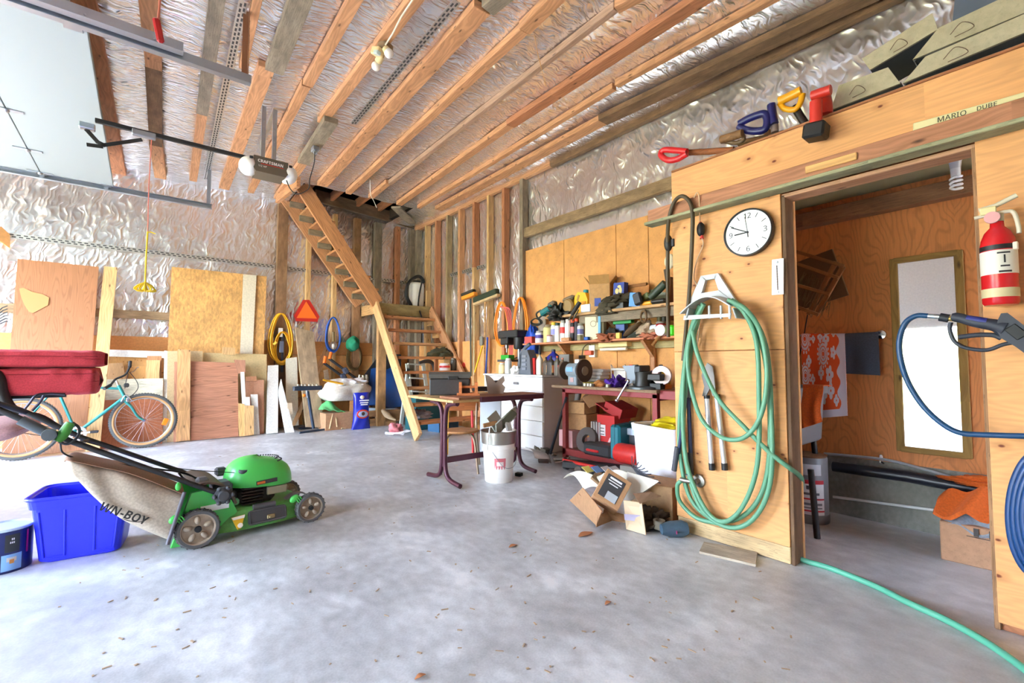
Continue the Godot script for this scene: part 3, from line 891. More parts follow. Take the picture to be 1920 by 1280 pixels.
	text(o, "CRAFTSMAN", c + Vector3(-0.005, 0.03, 0.113), Vector3.RIGHT, Vector3.UP, 0.028, M(Color(0.95, 0.93, 0.9), 0.6), "Droid Sans", 1.0, true)
	mb = MB.new()
	mb.box(c + Vector3(0.01, 0.006, 0.111), Vector3(0.20, 0.006, 0.003))
	put(o, "stripe", mb, M(Color(0.8, 0.15, 0.12), 0.6))
	text(o, "1/2 HP", c + Vector3(-0.075, -0.018, 0.113), Vector3.RIGHT, Vector3.UP, 0.018, M(Color(0.95, 0.93, 0.9), 0.6))
	for s: float in [-0.05, 0.05]:
		mb = MB.new()
		mb.box(Vector3(c.x + s, (c.y + 0.07 + 3.58) / 2, -4.97), Vector3(0.035, 3.58 - c.y - 0.07, 0.004))
		mb.box(Vector3(c.x + s - 0.017, (c.y + 0.07 + 3.58) / 2, -4.985), Vector3(0.004, 3.58 - c.y - 0.07, 0.035))
		for k in 7: mb.ball(Vector3(c.x + s, c.y + 0.13 + k * 0.06, -4.967), Vector3(0.007, 0.007, 0.003), 5)
		put(o, "hanger_strap", mb, galv)
	# its cord to the outlet
	var pts := spline([atz(537, 338, -4.9), atz(545, 355, -4.85), atz(558, 364, -4.8), atz(578, 354, -4.78), atz(581, 335, -4.76), atz(589, 306, -4.74), atz(590, 290, -4.72), atz(590, 284, -4.72)], 6)
	mb = MB.new()
	mb.tube(pts, 0.005, 6)
	put(o, "power_cord", mb, dark)
	var oc := aty(591, 280, 3.49)
	var ou := thing("outlet", oc, "metal outlet box with a white plug on a grey ceiling plate", "outlet")
	mb = MB.new()
	mb.box(oc, Vector3(0.07, 0.05, 0.10), 0.006)
	put(ou, "box", mb, galv)
	mb = MB.new()
	mb.box(oc + Vector3(0, -0.04, 0.01), Vector3(0.035, 0.04, 0.04), 0.008)
	put(ou, "plug", mb, white)
	# release cord and yellow rope
	var p := thing("pull_rope", atz(272, 545, -4.9), "yellow pull rope with a bunched end hanging on a thin red cord", "rope")
	mb = MB.new()
	mb.tube([atz(284, 262, -4.93), atz(279, 350, -4.93), atz(277, 436, -4.92)], 0.004, 6)
	put(p, "cord", mb, M(Color(0.82, 0.45, 0.38), 0.8))
	mb = MB.new()
	mb.tube([atz(277, 434, -4.92), atz(274, 480, -4.92), atz(272, 530, -4.92)], 0.007, 6)
	mb.tube([atz(275, 436, -4.92), atz(283, 435, -4.92), atz(291, 438, -4.9)], 0.005, 5)
	var bun := atz(272, 538, -4.92)
	for k in 12:
		var an := k * 0.53
		var w := Vector3(cos(an), 0, sin(an))
		mb.tube(spline([bun + Vector3(0, 0.04, 0), bun + w * 0.05 + Vector3(0, 0.01, 0), bun + w * (0.06 + 0.01 * (k % 3)) + Vector3(0, -0.025, 0), bun + w * 0.02 + Vector3(0, -0.03, 0), bun + Vector3(0, 0.03, 0)], 4), 0.006, 5)
	put(p, "rope", mb, M(Color(0.88, 0.74, 0.10), 0.7))
	# red release handle of the nearer door
	p = thing("release_handle", atz(296, 78, -2.0), "red release handle dangling on a pink cord near the top", "handle")
	mb = MB.new()
	mb.tube([atz(303, -120, -2.0), atz(300, 0, -2.0), atz(296, 42, -2.0)], 0.004, 6)
	put(p, "cord", mb, M(Color(0.88, 0.52, 0.42), 0.8))
	mb = MB.new()
	mb.xf = frame(atz(297, 57, -2.0), atz(301, 76, -2.0) - atz(293, 38, -2.0), Vector3.BACK)
	mb.box(Vector3(), Vector3(0.085, 0.016, 0.022), 0.006)
	put(p, "grip", mb, M(Color(0.72, 0.12, 0.12), 0.45))
	# twin flood fixture on a joist
	var f := aty(722, 95, 3.53)
	p = thing("flood_light", f, "yellowish twin flood light with sensor box screwed to a joist", "light fixture")
	mb = MB.new()
	mb.xf.origin = f
	mb.lathe([Vector2(0.0, -0.01), Vector2(0.05, -0.008), Vector2(0.062, 0.02), Vector2(0.062, 0.036)], 20)
	put(p, "base", mb, M(Color(0.55, 0.45, 0.32), 0.6))
	var ivory := M(Color(0.90, 0.80, 0.58), 0.5)
	mb = MB.new()
	mb.xf = frame(aty(708, 97, 3.50), Vector3(1, 0, -0.3), Vector3(0.2, 1, 0.4))
	mb.box(Vector3(), Vector3(0.07, 0.06, 0.09), 0.008)
	var sb := put(p, "sensor_box", mb, ivory)
	mb = MB.new()
	mb.xf = frame(aty(707, 99, 3.47), Vector3(1, 0, -0.3), Vector3(0.2, 1, 0.4))
	mb.box(Vector3(), Vector3(0.04, 0.03, 0.05), 0.004)
	put(sb, "sensor_window", mb, M(Color(0.72, 0.78, 0.76), 0.3))
	for q in [[Vector2(729, 100), Vector2(722, 90)], [Vector2(705, 124), Vector2(715, 104)]]:
		var e := aty(q[0].x, q[0].y, 3.46)
		var g := aty(q[1].x, q[1].y, 3.50)
		mb = MB.new()
		mb.xf = frame(g, Vector3(0, 0, 1).cross(e - g), e - g)
		var l := g.distance_to(e)
		mb.lathe([Vector2(0.0, 0.0), Vector2(0.026, 0.0), Vector2(0.03, l * 0.55), Vector2(0.0, l * 0.55)], 16)
		put(p, "socket", mb, ivory)
		mb = MB.new()
		mb.ball(e, Vector3.ONE * 0.036, 10)
		put(p, "bulb", mb, M(Color(0.96, 0.93, 0.88), 0.3))
	mb = MB.new()
	mb.tube([aty(720, 88, 3.54), aty(735, 65, 3.55), aty(752, 32, 3.55), aty(780, -10, 3.55)], 0.007, 6)
	put(p, "cable", mb, M(Color(0.88, 0.84, 0.74), 0.6))
	mb = MB.new()
	mb.tube(spline([aty(694, 338, 3.58), aty(694, 344, 3.5), aty(695, 365, 3.42), aty(701, 377, 3.38), aty(706, 389, 3.34)], 5), 0.005, 6)
	solo("hanging_string", mb, M(Color(0.90, 0.87, 0.78), 0.8), "short white string hanging from the foil near the stair opening", "string")
	mb = MB.new()
	mb.tube([aty(1002, 66, 3.68), aty(1008, 100, 3.5), aty(1024, 162, 3.32)], 0.003, 5)
	solo("hanging_twine", mb, M(Color(0.75, 0.55, 0.30), 0.8), "thin tan twine hanging from the ceiling foil", "string")
	# a cut-out framed with shiny tape round the opener hangers
	mb = MB.new()
	for q in [[V(518, 202), V(484, 287)], [V(516, 203), V(536, 206)]]:
		var e := aty(q[0].x, q[0].y, 3.61)
		var g := aty(q[1].x, q[1].y, 3.61)
		mb.xf = frame((e + g) / 2, g - e, Vector3.UP)
		mb.box(Vector3(), Vector3(e.distance_to(g), 0.004, 0.05), 0.001)
	solo("foil_tape", mb, steel(Color(0.85, 0.86, 0.88), 0.25), "bright foil tape patch stuck beside the opener hangers", "tape")
# a flat board through four corners (bottom left, bottom right, top right, top left seen from the room), thickness behind
func slab(parent: Node3D, called: String, p: Array, thick: float, m: Material, across := false) -> MeshInstance3D:
	for k in 2: p[k].y = maxf(p[k].y, 0.004)
	var x: Vector3 = ((p[1] - p[0]) if across else (p[3] - p[0])).normalized()
	var nn: Vector3 = (p[1] - p[0]).cross(p[3] - p[0]).normalized()
	var bs := Basis(x, nn, x.cross(nn))
	var c: Vector3 = (p[0] + p[1] + p[2] + p[3]) / 4
	var off := Vector3(rng.randf_range(-2, 2), rng.randf_range(-1, 1), rng.randf_range(-2, 2))
	var mb := MB.new()
	var f := []
	var bk := []
	for k in p.size():
		f.append(bs.inverse() * (p[k] - c) + off)
		bk.append(bs.inverse() * (p[k] - nn * thick - c) + off)
	mb.face(f)
	var rv := bk.duplicate()
	rv.reverse()
	mb.face(rv)
	for k in p.size():
		var j := (k + 1) % p.size()
		mb.quad(f[j], f[k], bk[k], bk[j])
	var o := MeshInstance3D.new()
	o.name = uniq(called) if parent == null else called
	(self if parent == null else parent).add_child(o, true)
	o.global_transform = Transform3D(bs, c - bs * off)
	o.mesh = mb.done(Transform3D())
	o.mesh.surface_set_material(0, m)
	return o
func leaner(called: String, q: Array, zf: float, zt: float, thick: float, m: Material, label: String, cat := "board", group := "", across := false) -> MeshInstance3D:
	var p := []
	for k in q.size(): p.append(atz(q[k][0], q[k][1], zf if k < 2 else zt))
	var o := slab(null, called, p, thick, m, across)
	tag(o, label, cat, group)
	return o
func boards():
	var ply := M(Color(0.80, 0.56, 0.37), 0.75, 0.0, T.ply, 0.6)
	var pine := lumber(PINE)
	var white := plain(Color(0.94, 0.93, 0.90), 0.6)
	var pink := M(Color(0.78, 0.56, 0.44), 0.7, 0.0, T.wood, 0.7, {"uv1_scale": Vector3(0.6, 3.0, 3.0)})
	var tan := plain(Color(0.83, 0.72, 0.54), 0.8)
	var ps := leaner("plywood_sheet", [[2, 862], [160, 842], [185, 500], [33, 485]], -7.22, -7.9, 0.018, M(Color(0.69, 0.49, 0.35), 0.75, 0.0, T.fir, 0.5, {"uv1_scale": Vector3(0.35, 1.2, 1.2)}), "large stained plywood sheet leaning behind the bicycle, pale patch near its top", "plywood sheet")
	leaner("lumber_plank", [[160, 846], [187, 843], [220, 501], [195, 499]], -7.15, -7.78, 0.04, pine, "long pale pine plank leaning to the right of the stained plywood sheet", "plank")
	var patch := []
	var face := Plane(atz(2, 862, -7.22), atz(160, 842, -7.22), atz(33, 485, -7.9))
	for q in [[36, 541], [44, 539], [62, 548], [80, 551], [92, 558], [90, 572], [78, 578], [62, 587], [54, 584], [46, 572], [40, 558]]: patch.append(face.intersects_ray(EYE, ray(q[0], q[1])) - ray(q[0], q[1]) * 0.004)
	patch.reverse()
	slab(ps, "pale_patch", patch, 0.002, M(Color(0.77, 0.53, 0.33), 0.8))
	leaner("cardboard_flap", [[-14, 442], [19, 465], [19, 440], [2, 424]], -7.9, -7.95, 0.02, card(Color(0.80, 0.58, 0.36)), "torn cardboard flap stuck on the foil at the far left edge", "cardboard")
	var rk := thing("rake", atz(0, 605, -7.85), "black rake tines poking in at the far left edge above the cushions", "rake")
	for k in 6: ptube(rk, "tine", [atz(-12, 592 + k * 4, -7.85), atz(4 + k * 1.5, 577 + k * 5, -7.85), atz(14, 573 + k * 6, -7.82)], 0.006, C(0.12, 0.12, 0.12), 5)
	var osb := leaner("strand_board", [[306, 834], [489, 816], [500, 518], [322, 500]], -7.68, -7.97, 0.012, M(Color(0.91, 0.72, 0.47), 0.8, 0.0, T.strand, 0.8), "big strand board sheet with a white paint streak down its right side", "strand board")
	var pp := [atz(444, 817, -7.655), atz(466, 815, -7.655), atz(481, 516, -7.945), atz(456, 514, -7.945)]
	slab(osb, "paint_streak", pp, 0.003, plain(Color(0.90, 0.86, 0.76), 0.8))
	var fr := thing("door_frame", atz(260, 836, -7.5), "white painted frame standing behind the bicycle's front wheel", "frame")
	var wp := [[[305, 832], [313, 831], [315, 658], [308, 657]], [[203, 668], [313, 671], [313, 659], [205, 655]]]
	for k in 2:
		var p := []
		for c in 4: p.append(atz(wp[k][c][0], wp[k][c][1], -7.45 if c < 2 and k == 0 else -7.66))
		slab(fr, "rail", p, 0.03, white, k == 1)
	leaner("plywood_offcut", [[200, 712], [275, 712], [276, 668], [203, 667]], -7.64, -7.72, 0.015, M(Color(0.84, 0.64, 0.38), 0.75, 0.0, T.ply, 0.9), "golden plywood offcut behind the bicycle handlebar", "board")
	leaner("plywood_offcut", [[200, 711], [236, 711], [230, 680], [203, 681]], -7.59, -7.62, 0.012, M(Color(0.84, 0.68, 0.48), 0.75, 0.0, T.ply, 0.9), "small pale plywood offcut just left of the bicycle handlebar", "board")
	leaner("lumber_block", [[275, 711], [303, 711], [303, 667], [276, 667]], -7.63, -7.66, 0.03, lumber(FIR), "reddish lumber block standing behind a paler block in the white frame", "block")
	leaner("lumber_block", [[273, 711], [299, 711], [300, 675], [274, 675]], -7.57, -7.60, 0.04, lumber(Color(0.92, 0.74, 0.50)), "pale pine block in the white frame's upper right corner", "block")
	leaner("painted_board", [[197, 750], [305, 748], [306, 709], [199, 711]], -7.53, -7.56, 0.02, weathered(Color(0.93, 0.90, 0.80)), "off-white painted board lying across the white frame at mid height", "board", "", true)
	leaner("fir_panel", [[187, 842], [304, 832], [305, 747], [190, 750]], -7.40, -7.50, 0.015, M(Color(0.70, 0.42, 0.27), 0.7, 0.0, T.fir, 1.0), "dark reddish fir panel behind the bicycle's front wheel", "panel")
	leaner("fibre_panel", [[312, 832], [379, 825], [380, 658], [314, 658]], -7.46, -7.62, 0.012, tan, "beige fibre panel behind the upright orange plank", "panel")
	leaner("narrow_panel", [[325, 831], [334, 830], [335, 678], [327, 678]], -7.42, -7.55, 0.01, pink, "narrow pink panel edge showing left of the upright orange plank", "panel")
	leaner("lumber_plank", [[330, 828], [356, 825], [357, 656], [333, 654]], -7.38, -7.52, 0.03, lumber(Color(0.88, 0.68, 0.46)), "upright orange pine plank between beige panel and pink panel", "plank")
	leaner("mahogany_panel", [[357, 826], [447, 818], [446, 680], [358, 677]], -7.40, -7.56, 0.01, M(Color(0.76, 0.53, 0.41), 0.65, 0.0, T.wood, 0.7, {"uv1_scale": Vector3(0.6, 2.4, 2.4)}), "smooth pinkish door-skin panel, the widest of the low leaning panels", "panel", "", true)
	leaner("beige_panel", [[380, 822], [500, 812], [500, 664], [381, 661]], -7.58, -7.70, 0.012, plain(Color(0.85, 0.75, 0.54), 0.8), "wide beige panel standing behind the pinkish panel", "panel")
	leaner("offcut", [[417, 664], [441, 665], [441, 652], [417, 650]], -7.60, -7.61, 0.02, pine, "tiny pine offcut peeking above the wide beige panel", "offcut")
	leaner("offcut", [[446, 700], [460, 700], [460, 675], [439, 674]], -7.50, -7.52, 0.012, pink, "short pink offcut behind the narrow white strip", "offcut")
	leaner("pink_board", [[459, 816], [495, 813], [495, 712], [460, 712]], -7.50, -7.58, 0.012, plain(Color(0.82, 0.60, 0.47), 0.8), "smooth pink panel between two narrow white strips", "panel")
	leaner("offcut", [[461, 714], [481, 714], [481, 705], [461, 706]], -7.56, -7.58, 0.012, plain(Color(0.85, 0.62, 0.46), 0.8), "small pink offcut showing above the smooth pink panel", "offcut")
	leaner("white_strip", [[455, 770], [462, 770], [458, 697], [451, 697]], -7.46, -7.50, 0.015, white, "thin white strip beside the pinkish panel's right edge", "strip")
	leaner("white_strip", [[458, 764], [469, 764], [468, 744], [457, 744]], -7.44, -7.46, 0.012, white, "short white block above the two pine offcuts", "strip")
	leaner("white_strip", [[476, 815], [487, 815], [483, 739], [470, 739]], -7.44, -7.50, 0.015, white, "white strip right of the two pine offcuts", "strip")
	leaner("pine_offcut", [[448, 818], [459, 817], [458, 757], [447, 756]], -7.40, -7.44, 0.02, lumber(Color(0.93, 0.76, 0.50)), "narrow pine offcut touching the pinkish panel", "offcut")
	leaner("pine_offcut", [[458, 817], [476, 815], [476, 760], [458, 760]], -7.38, -7.42, 0.02, lumber(Color(0.92, 0.74, 0.50)), "wider pine offcut with two knots, low beside white strips", "offcut")
	leaner("white_board", [[536, 800], [560, 797], [557, 669], [536, 672]], -7.60, -7.80, 0.02, plain(Color(0.90, 0.87, 0.78), 0.7), "cream white board standing below the yellow cord", "board")
	leaner("white_board", [[499, 813], [521, 811], [522, 684], [502, 685]], -7.42, -7.70, 0.02, white, "upright bright white board at the strand board's right edge", "board")
	leaner("white_board", [[535, 814], [552, 811], [527, 710], [521, 735]], -7.36, -7.60, 0.018, white, "white board leaning to the left against the upright white board", "board")
	leaner("offcut", [[539, 777], [549, 777], [548, 755], [539, 755]], -7.46, -7.47, 0.03, plain(Color(0.88, 0.80, 0.68)), "little pale block on the floor behind the leaning white boards", "offcut")
	leaner("old_plank", [[574, 800], [608, 801], [588, 622], [554, 613]], -7.42, -7.85, 0.04, weathered(Color(0.76, 0.66, 0.54)), "wide weathered grey plank below the orange triangle", "plank")
	leaner("pale_strip", [[545, 800], [554, 797], [620, 655], [611, 646]], -7.50, -7.95, 0.02, lumber(Color(0.86, 0.70, 0.52)), "pale strip leaning diagonally behind the weathered plank", "strip")
	leaner("offcut", [[609, 712], [618, 712], [615, 692], [607, 694]], -7.9, -7.92, 0.02, plain(Color(0.88, 0.78, 0.66)), "small pale offcut beside the orange loppers", "offcut")

# ---------------------------------------------------------------- bicycle, mower, bin, can, cushions
func wheel_rings(mb: MB, c: Vector3, ax: Vector3, r: float, tr: float, sides := 8, n := 40):
	var u := ax.cross(Vector3.UP).normalized()
	var w := u.cross(ax).normalized()
	var ring := []
	for k in n: ring.append(c + u * (r * cos(TAU * k / n)) + w * (r * sin(TAU * k / n)))
	mb.tube(ring, tr, sides, true)
func rod(mb: MB, a: Vector3, b: Vector3, r: float, sides := 10): mb.tube([a, b], r, sides)
func bicycle():
	var teal := M(Color(0.20, 0.52, 0.50), 0.3, 0.2)
	var blk := M(Color(0.16, 0.16, 0.16), 0.7)
	var rub := M(Color(0.33, 0.33, 0.32), 0.85)
	var chrome := steel(Color(0.80, 0.80, 0.80), 0.22)
	var rh := Vector3(-1.0, 0.335, -7.10)
	var fh := Vector3(0.03, 0.335, -7.20)
	var b := thing("bicycle", Vector3(-0.48, 0, -7.15), "teal bicycle with tan-walled tyres parked before the leaning boards", "bicycle")
	var ax := Vector3(0.09, 0, 1).normalized()
	for q in [rh, fh]:
		var axq := ax if q == rh else Vector3(-0.03, 0, 1).normalized()
		var mb := MB.new()
		wheel_rings(mb, q, axq, 0.305, 0.026, 10, 48)
		for k in 72:
			var an := TAU * k / 72
			var rr := Vector3(cos(an), sin(an), 0)
			var u := axq.cross(Vector3.UP).normalized()
			var p: Vector3 = q + u * cos(an) * 0.328 + Vector3.UP * sin(an) * 0.328
			for s: float in [-0.012, 0.012]: mb.box(p + axq * s, Vector3(0.012, 0.012, 0.010))
		var ty := put(b, "tyre", mb, rub)
		mb = MB.new()
		for s: float in [-0.012, 0.012]: wheel_rings(mb, q + axq * s, axq, 0.289, 0.016, 8, 48)
		put(ty, "sidewall", mb, M(Color(0.70, 0.52, 0.34), 0.8))
		mb = MB.new()
		wheel_rings(mb, q, axq, 0.272, 0.012, 8, 48)
		put(b, "rim", mb, chrome)
		mb = MB.new()
		var u2 := axq.cross(Vector3.UP).normalized()
		for k in 28:
			var an := TAU * k / 28
			var off: float = 0.5 * (1 if k % 4 < 2 else -1)
			var side: float = 0.028 * (1 if k % 2 else -1)
			rod(mb, q + axq * side + (u2 * cos(an + off) + Vector3.UP * sin(an + off)) * 0.022, q + (u2 * cos(an) + Vector3.UP * sin(an)) * 0.268, 0.0008, 4)
		put(b, "spokes", mb, steel(Color(0.85, 0.85, 0.85), 0.3)).set_meta("kind", "stuff")
		mb = MB.new()
		rod(mb, q - axq * 0.05, q + axq * 0.05, 0.016)
		rod(mb, q - axq * 0.065, q + axq * 0.065, 0.007)
		put(b, "hub", mb, chrome)
	var z := -7.15
	var bb := atz(143, 812, z)
	var ht := atz(222, 722, z)
	var hb := atz(236, 748, z)
	var st := atz(104, 722, z)
	var mb := MB.new()
	rod(mb, ht, hb, 0.019)
	rod(mb, st, ht + (hb - ht) * 0.25, 0.015)
	rod(mb, bb, hb + (ht - hb) * 0.15, 0.018)
	rod(mb, bb, st + (st - bb) * 0.08, 0.015)
	for s: float in [-0.045, 0.045]:
		rod(mb, st + Vector3(0, -0.03, s * 0.3), rh + Vector3(0, 0, s), 0.008)
		rod(mb, bb + Vector3(0, 0, s * 0.6), rh + Vector3(0, 0, s), 0.009)
	put(b, "frame", mb, teal)
	mb = MB.new()
	for s: float in [-0.042, 0.042]:
		mb.tube(spline([hb + Vector3(0.0, -0.03, s), hb.lerp(fh, 0.35) + Vector3(-0.01, 0, s), hb.lerp(fh, 0.75) + Vector3(-0.02, -0.01, s), fh + Vector3(0, 0, s)], 5), [0.015, 0.015, 0.015, 0.015, 0.014, 0.014, 0.013, 0.013, 0.012, 0.012, 0.012, 0.011, 0.011, 0.010, 0.010, 0.010], 8)
	rod(mb, hb + Vector3(0, -0.03, -0.05), hb + Vector3(0, -0.03, 0.05), 0.016)
	put(b, "fork", mb, teal)
	mb = MB.new()
	rod(mb, ht, atz(217, 710, z), 0.013)
	put(b, "stem", mb, chrome)
	mb = MB.new()
	var g1 := atz(243, 688, z - 0.12)
	var g2 := atz(207, 722, z + 0.18)
	mb.tube(spline([g1, atz(235, 702, z - 0.05), atz(218, 710, z), atz(212, 716, z + 0.08), g2], 5), 0.012, 8)
	var hbz := put(b, "handlebar", mb, blk)
	for q in [[g1, atz(244, 680, z - 0.16)], [g2, atz(198, 727, z + 0.24)]]:
		mb = MB.new()
		rod(mb, q[0], q[1] + (q[1] - q[0]) * 0.3, 0.018)
		put(hbz, "grip", mb, blk)
	mb = MB.new()
	mb.tube(spline([atz(246, 698, z - 0.1), atz(252, 695, z - 0.12), atz(256, 690, z - 0.14), atz(260, 688, z - 0.14)], 4), 0.005, 6)
	put(hbz, "brake_lever", mb, chrome)
	mb = MB.new()
	mb.tube(spline([atz(243, 697, z - 0.1), atz(256, 714, z - 0.08), atz(259, 726, z - 0.05), atz(252, 737, z), atz(241, 745, z + 0.02)], 6), 0.004, 5)
	mb.tube(spline([atz(240, 700, z - 0.05), atz(237, 712, z), atz(234, 728, z + 0.03)], 5), 0.004, 5)
	put(b, "brake_cable", mb, blk)
	mb = MB.new()
	mb.box(atz(237, 722, z + 0.02), Vector3(0.05, 0.05, 0.03), 0.01)
	put(b, "front_lamp_bracket", mb, blk)
	mb = MB.new()
	mb.xf = Transform3D(Basis(Vector3.RIGHT, PI / 2), bb + Vector3(0.01, 0, 0.06))
	mb.lathe([Vector2(0.055, -0.004), Vector2(0.085, -0.004), Vector2(0.085, 0.004), Vector2(0.055, 0.004), Vector2(0.055, -0.004)], 36)
	for k in 5:
		var an := TAU * k / 5
		mb.xf = Transform3D(Basis(Vector3.BACK, an), bb + Vector3(0.01, 0, 0.06))
		mb.box(Vector3(0.035, 0, 0), Vector3(0.07, 0.014, 0.006), 0.002)
	put(b, "chainring", mb, steel(Color(0.88, 0.87, 0.82), 0.35))
	mb = MB.new()
	var pd := bb + Vector3(0.16, 0.02, 0.09)
	mb.xf = frame((bb + Vector3(0, 0, 0.08) + pd) / 2, pd - bb, Vector3.UP)
	mb.box(Vector3(), Vector3(0.17, 0.02, 0.014), 0.004)
	put(b, "crank", mb, chrome)
	mb = MB.new()
	mb.box(pd + Vector3(0, 0, 0.06), Vector3(0.07, 0.022, 0.09), 0.004)
	put(b, "pedal", mb, blk)
	mb = MB.new()
	for s: float in [-0.085, 0.085]: mb.tube([bb + Vector3(0, s * 0.9, 0.06), rh + Vector3(0, s * 0.4, 0.05)], 0.004, 5)
	put(b, "chain", mb, M(Color(0.25, 0.22, 0.2), 0.5, 0.7))
	mb = MB.new()
	mb.xf = Transform3D(Basis(Vector3.BACK, -0.35), fh + Vector3(0.205, -0.035, 0.012))
	mb.box(Vector3(), Vector3(0.05, 0.085, 0.012), 0.003)
	put(b, "reflector", mb, M(Color(1.0, 0.48, 0.08), 0.3))
	mb = MB.new()
	mb.box(hb + Vector3(0.02, -0.005, 0.05), Vector3(0.03, 0.05, 0.03), 0.006)
	mb.tube(spline([hb + Vector3(-0.04, -0.02, 0.05), hb + Vector3(0.0, 0.05, 0.05), hb + Vector3(0.06, -0.02, 0.05)], 5), 0.008, 6)
	put(b, "brake", mb, chrome)
func cushions():
	var red := fabric(Color(0.80, 0.25, 0.29))
	var z := -4.5
	var ch := thing("lounge_chair", Vector3(-1.3, 0, -4.6), "black metal lounge chair frame at the left edge under red cushions", "chair")
	var blk := M(Color(0.07, 0.07, 0.08), 0.45)
	var mb := MB.new()
	mb.tube(spline([atz(-40, 690, z), atz(-5, 705, z), atz(2, 735, z), atz(18, 765, z), atz(40, 775, z), atz(70, 790, z)], 6), 0.035, 8)
	mb.tube(spline([atz(-60, 770, z - 0.1), atz(20, 776, z - 0.1), atz(70, 780, z - 0.1), atz(110, 802, z - 0.1)], 5), 0.022, 8)
	put(ch, "arm", mb, blk)
	mb = MB.new()
	for zz: float in [z - 0.05, z - 0.55]:
		for x: float in [-1.0, -2.0]: rod(mb, Vector3(x, 0.0, zz), Vector3(x + 0.08, 0.86, zz), 0.014)
		rod(mb, Vector3(-2.0, 0.80, zz), Vector3(-0.42, 0.80, zz), 0.012)
	put(ch, "legs_and_rails", mb, blk)
	mb = MB.new()
	mb.tube(spline([atz(34, 782, z + 0.05), atz(54, 757, z + 0.05), atz(68, 741, z + 0.05), atz(90, 738, z + 0.02), atz(122, 739, z)], 5), 0.009, 6)
	mb.tube(spline([atz(60, 770, z), atz(74, 755, z), atz(82, 741, z), atz(84, 738, z)], 5), 0.009, 6)
	put(ch, "bracket", mb, steel(Color(0.35, 0.34, 0.38), 0.4))
	# two-layer folded cushion
	var c := thing("red_cushion", Vector3(-1.1, 0.80, -4.75), "thick red folded lounge cushion with a piped zip seam", "cushion")
	for l in 2:
		var y0: float = [0.80, 1.00][l]
		var y1: float = [1.00, 1.125][l]
		var xr: float = [-0.235, -0.225][l]
		mb = MB.new()
		var ns := noise(60 + l, 3.0, 2)
		mb.grid(60, 24, func(a, bq):
			# round section across z, swept along x
			var an: float = TAU * bq
			var cy := (y0 + y1) / 2
			var hy := (y1 - y0) / 2
			var hz := 0.27
			var e := 0.34
			var sy := signf(sin(an)) * pow(absf(sin(an)), e) * hy
			var sz := signf(cos(an)) * pow(absf(cos(an)), e) * hz
			var x := lerpf(-2.2, xr, a)
			var t: float = clampf((xr - x) / 0.07, 0.0, 1.0)
			var sh := sqrt(1 - (1 - t) * (1 - t)) * 0.25 + 0.75 if t > 0 else 0.0
			var pk: float = 0.010 * ns.get_noise_2d(x * 4.0, an * 0.3) * (1.0 if sz > 0 else 0.3)
			if l == 0 and sz > 0.2 and sy > 0.0: pk += 0.008 * sin(x * 60.0 + 2.0 * ns.get_noise_1d(x * 3.0)) * smoothstep(0.2, 0.27, sz) * smoothstep(0, 0.06, sy)
			return Vector3(x, cy + sy * sh + pk * 0.5, -4.77 + (sz + pk) * sh))
		put(c, "layer", mb, red)
		mb = MB.new()
		mb.box(Vector3(-1.21, y1 - 0.045, -4.502), Vector3(1.9, 0.006, 0.012), 0.002)
		put(c, "piping", mb, fabric(Color(0.60, 0.14, 0.18)))
	mb = MB.new()
	mb.xf = frame(atz(20, 812, -4.25), Vector3(1, 0.12, 0.25), Vector3(-0.1, 1, 0.1))
	mb.xf.origin += Vector3(-0.48, -0.02, -0.1)
	mb.grid(40, 20, func(a, bq):
		var an: float = TAU * bq
		var t: float = clampf((1 - a) / 0.12, 0, 1)
		var sh := sqrt(maxf(0.0, 1 - (1 - t) * (1 - t)))
		var x := lerpf(-0.7, 0.62, a)
		return Vector3(x, signf(sin(an)) * pow(absf(sin(an)), 0.5) * (0.105 - 0.05 * a) * sh, signf(cos(an)) * pow(absf(cos(an)), 0.5) * 0.2 * (0.4 + 0.6 * sh)))
	solo("pink_cushion", mb, fabric(Color(0.78, 0.60, 0.58)), "dusty pink cushion sagging below the red one at the left edge", "cushion")
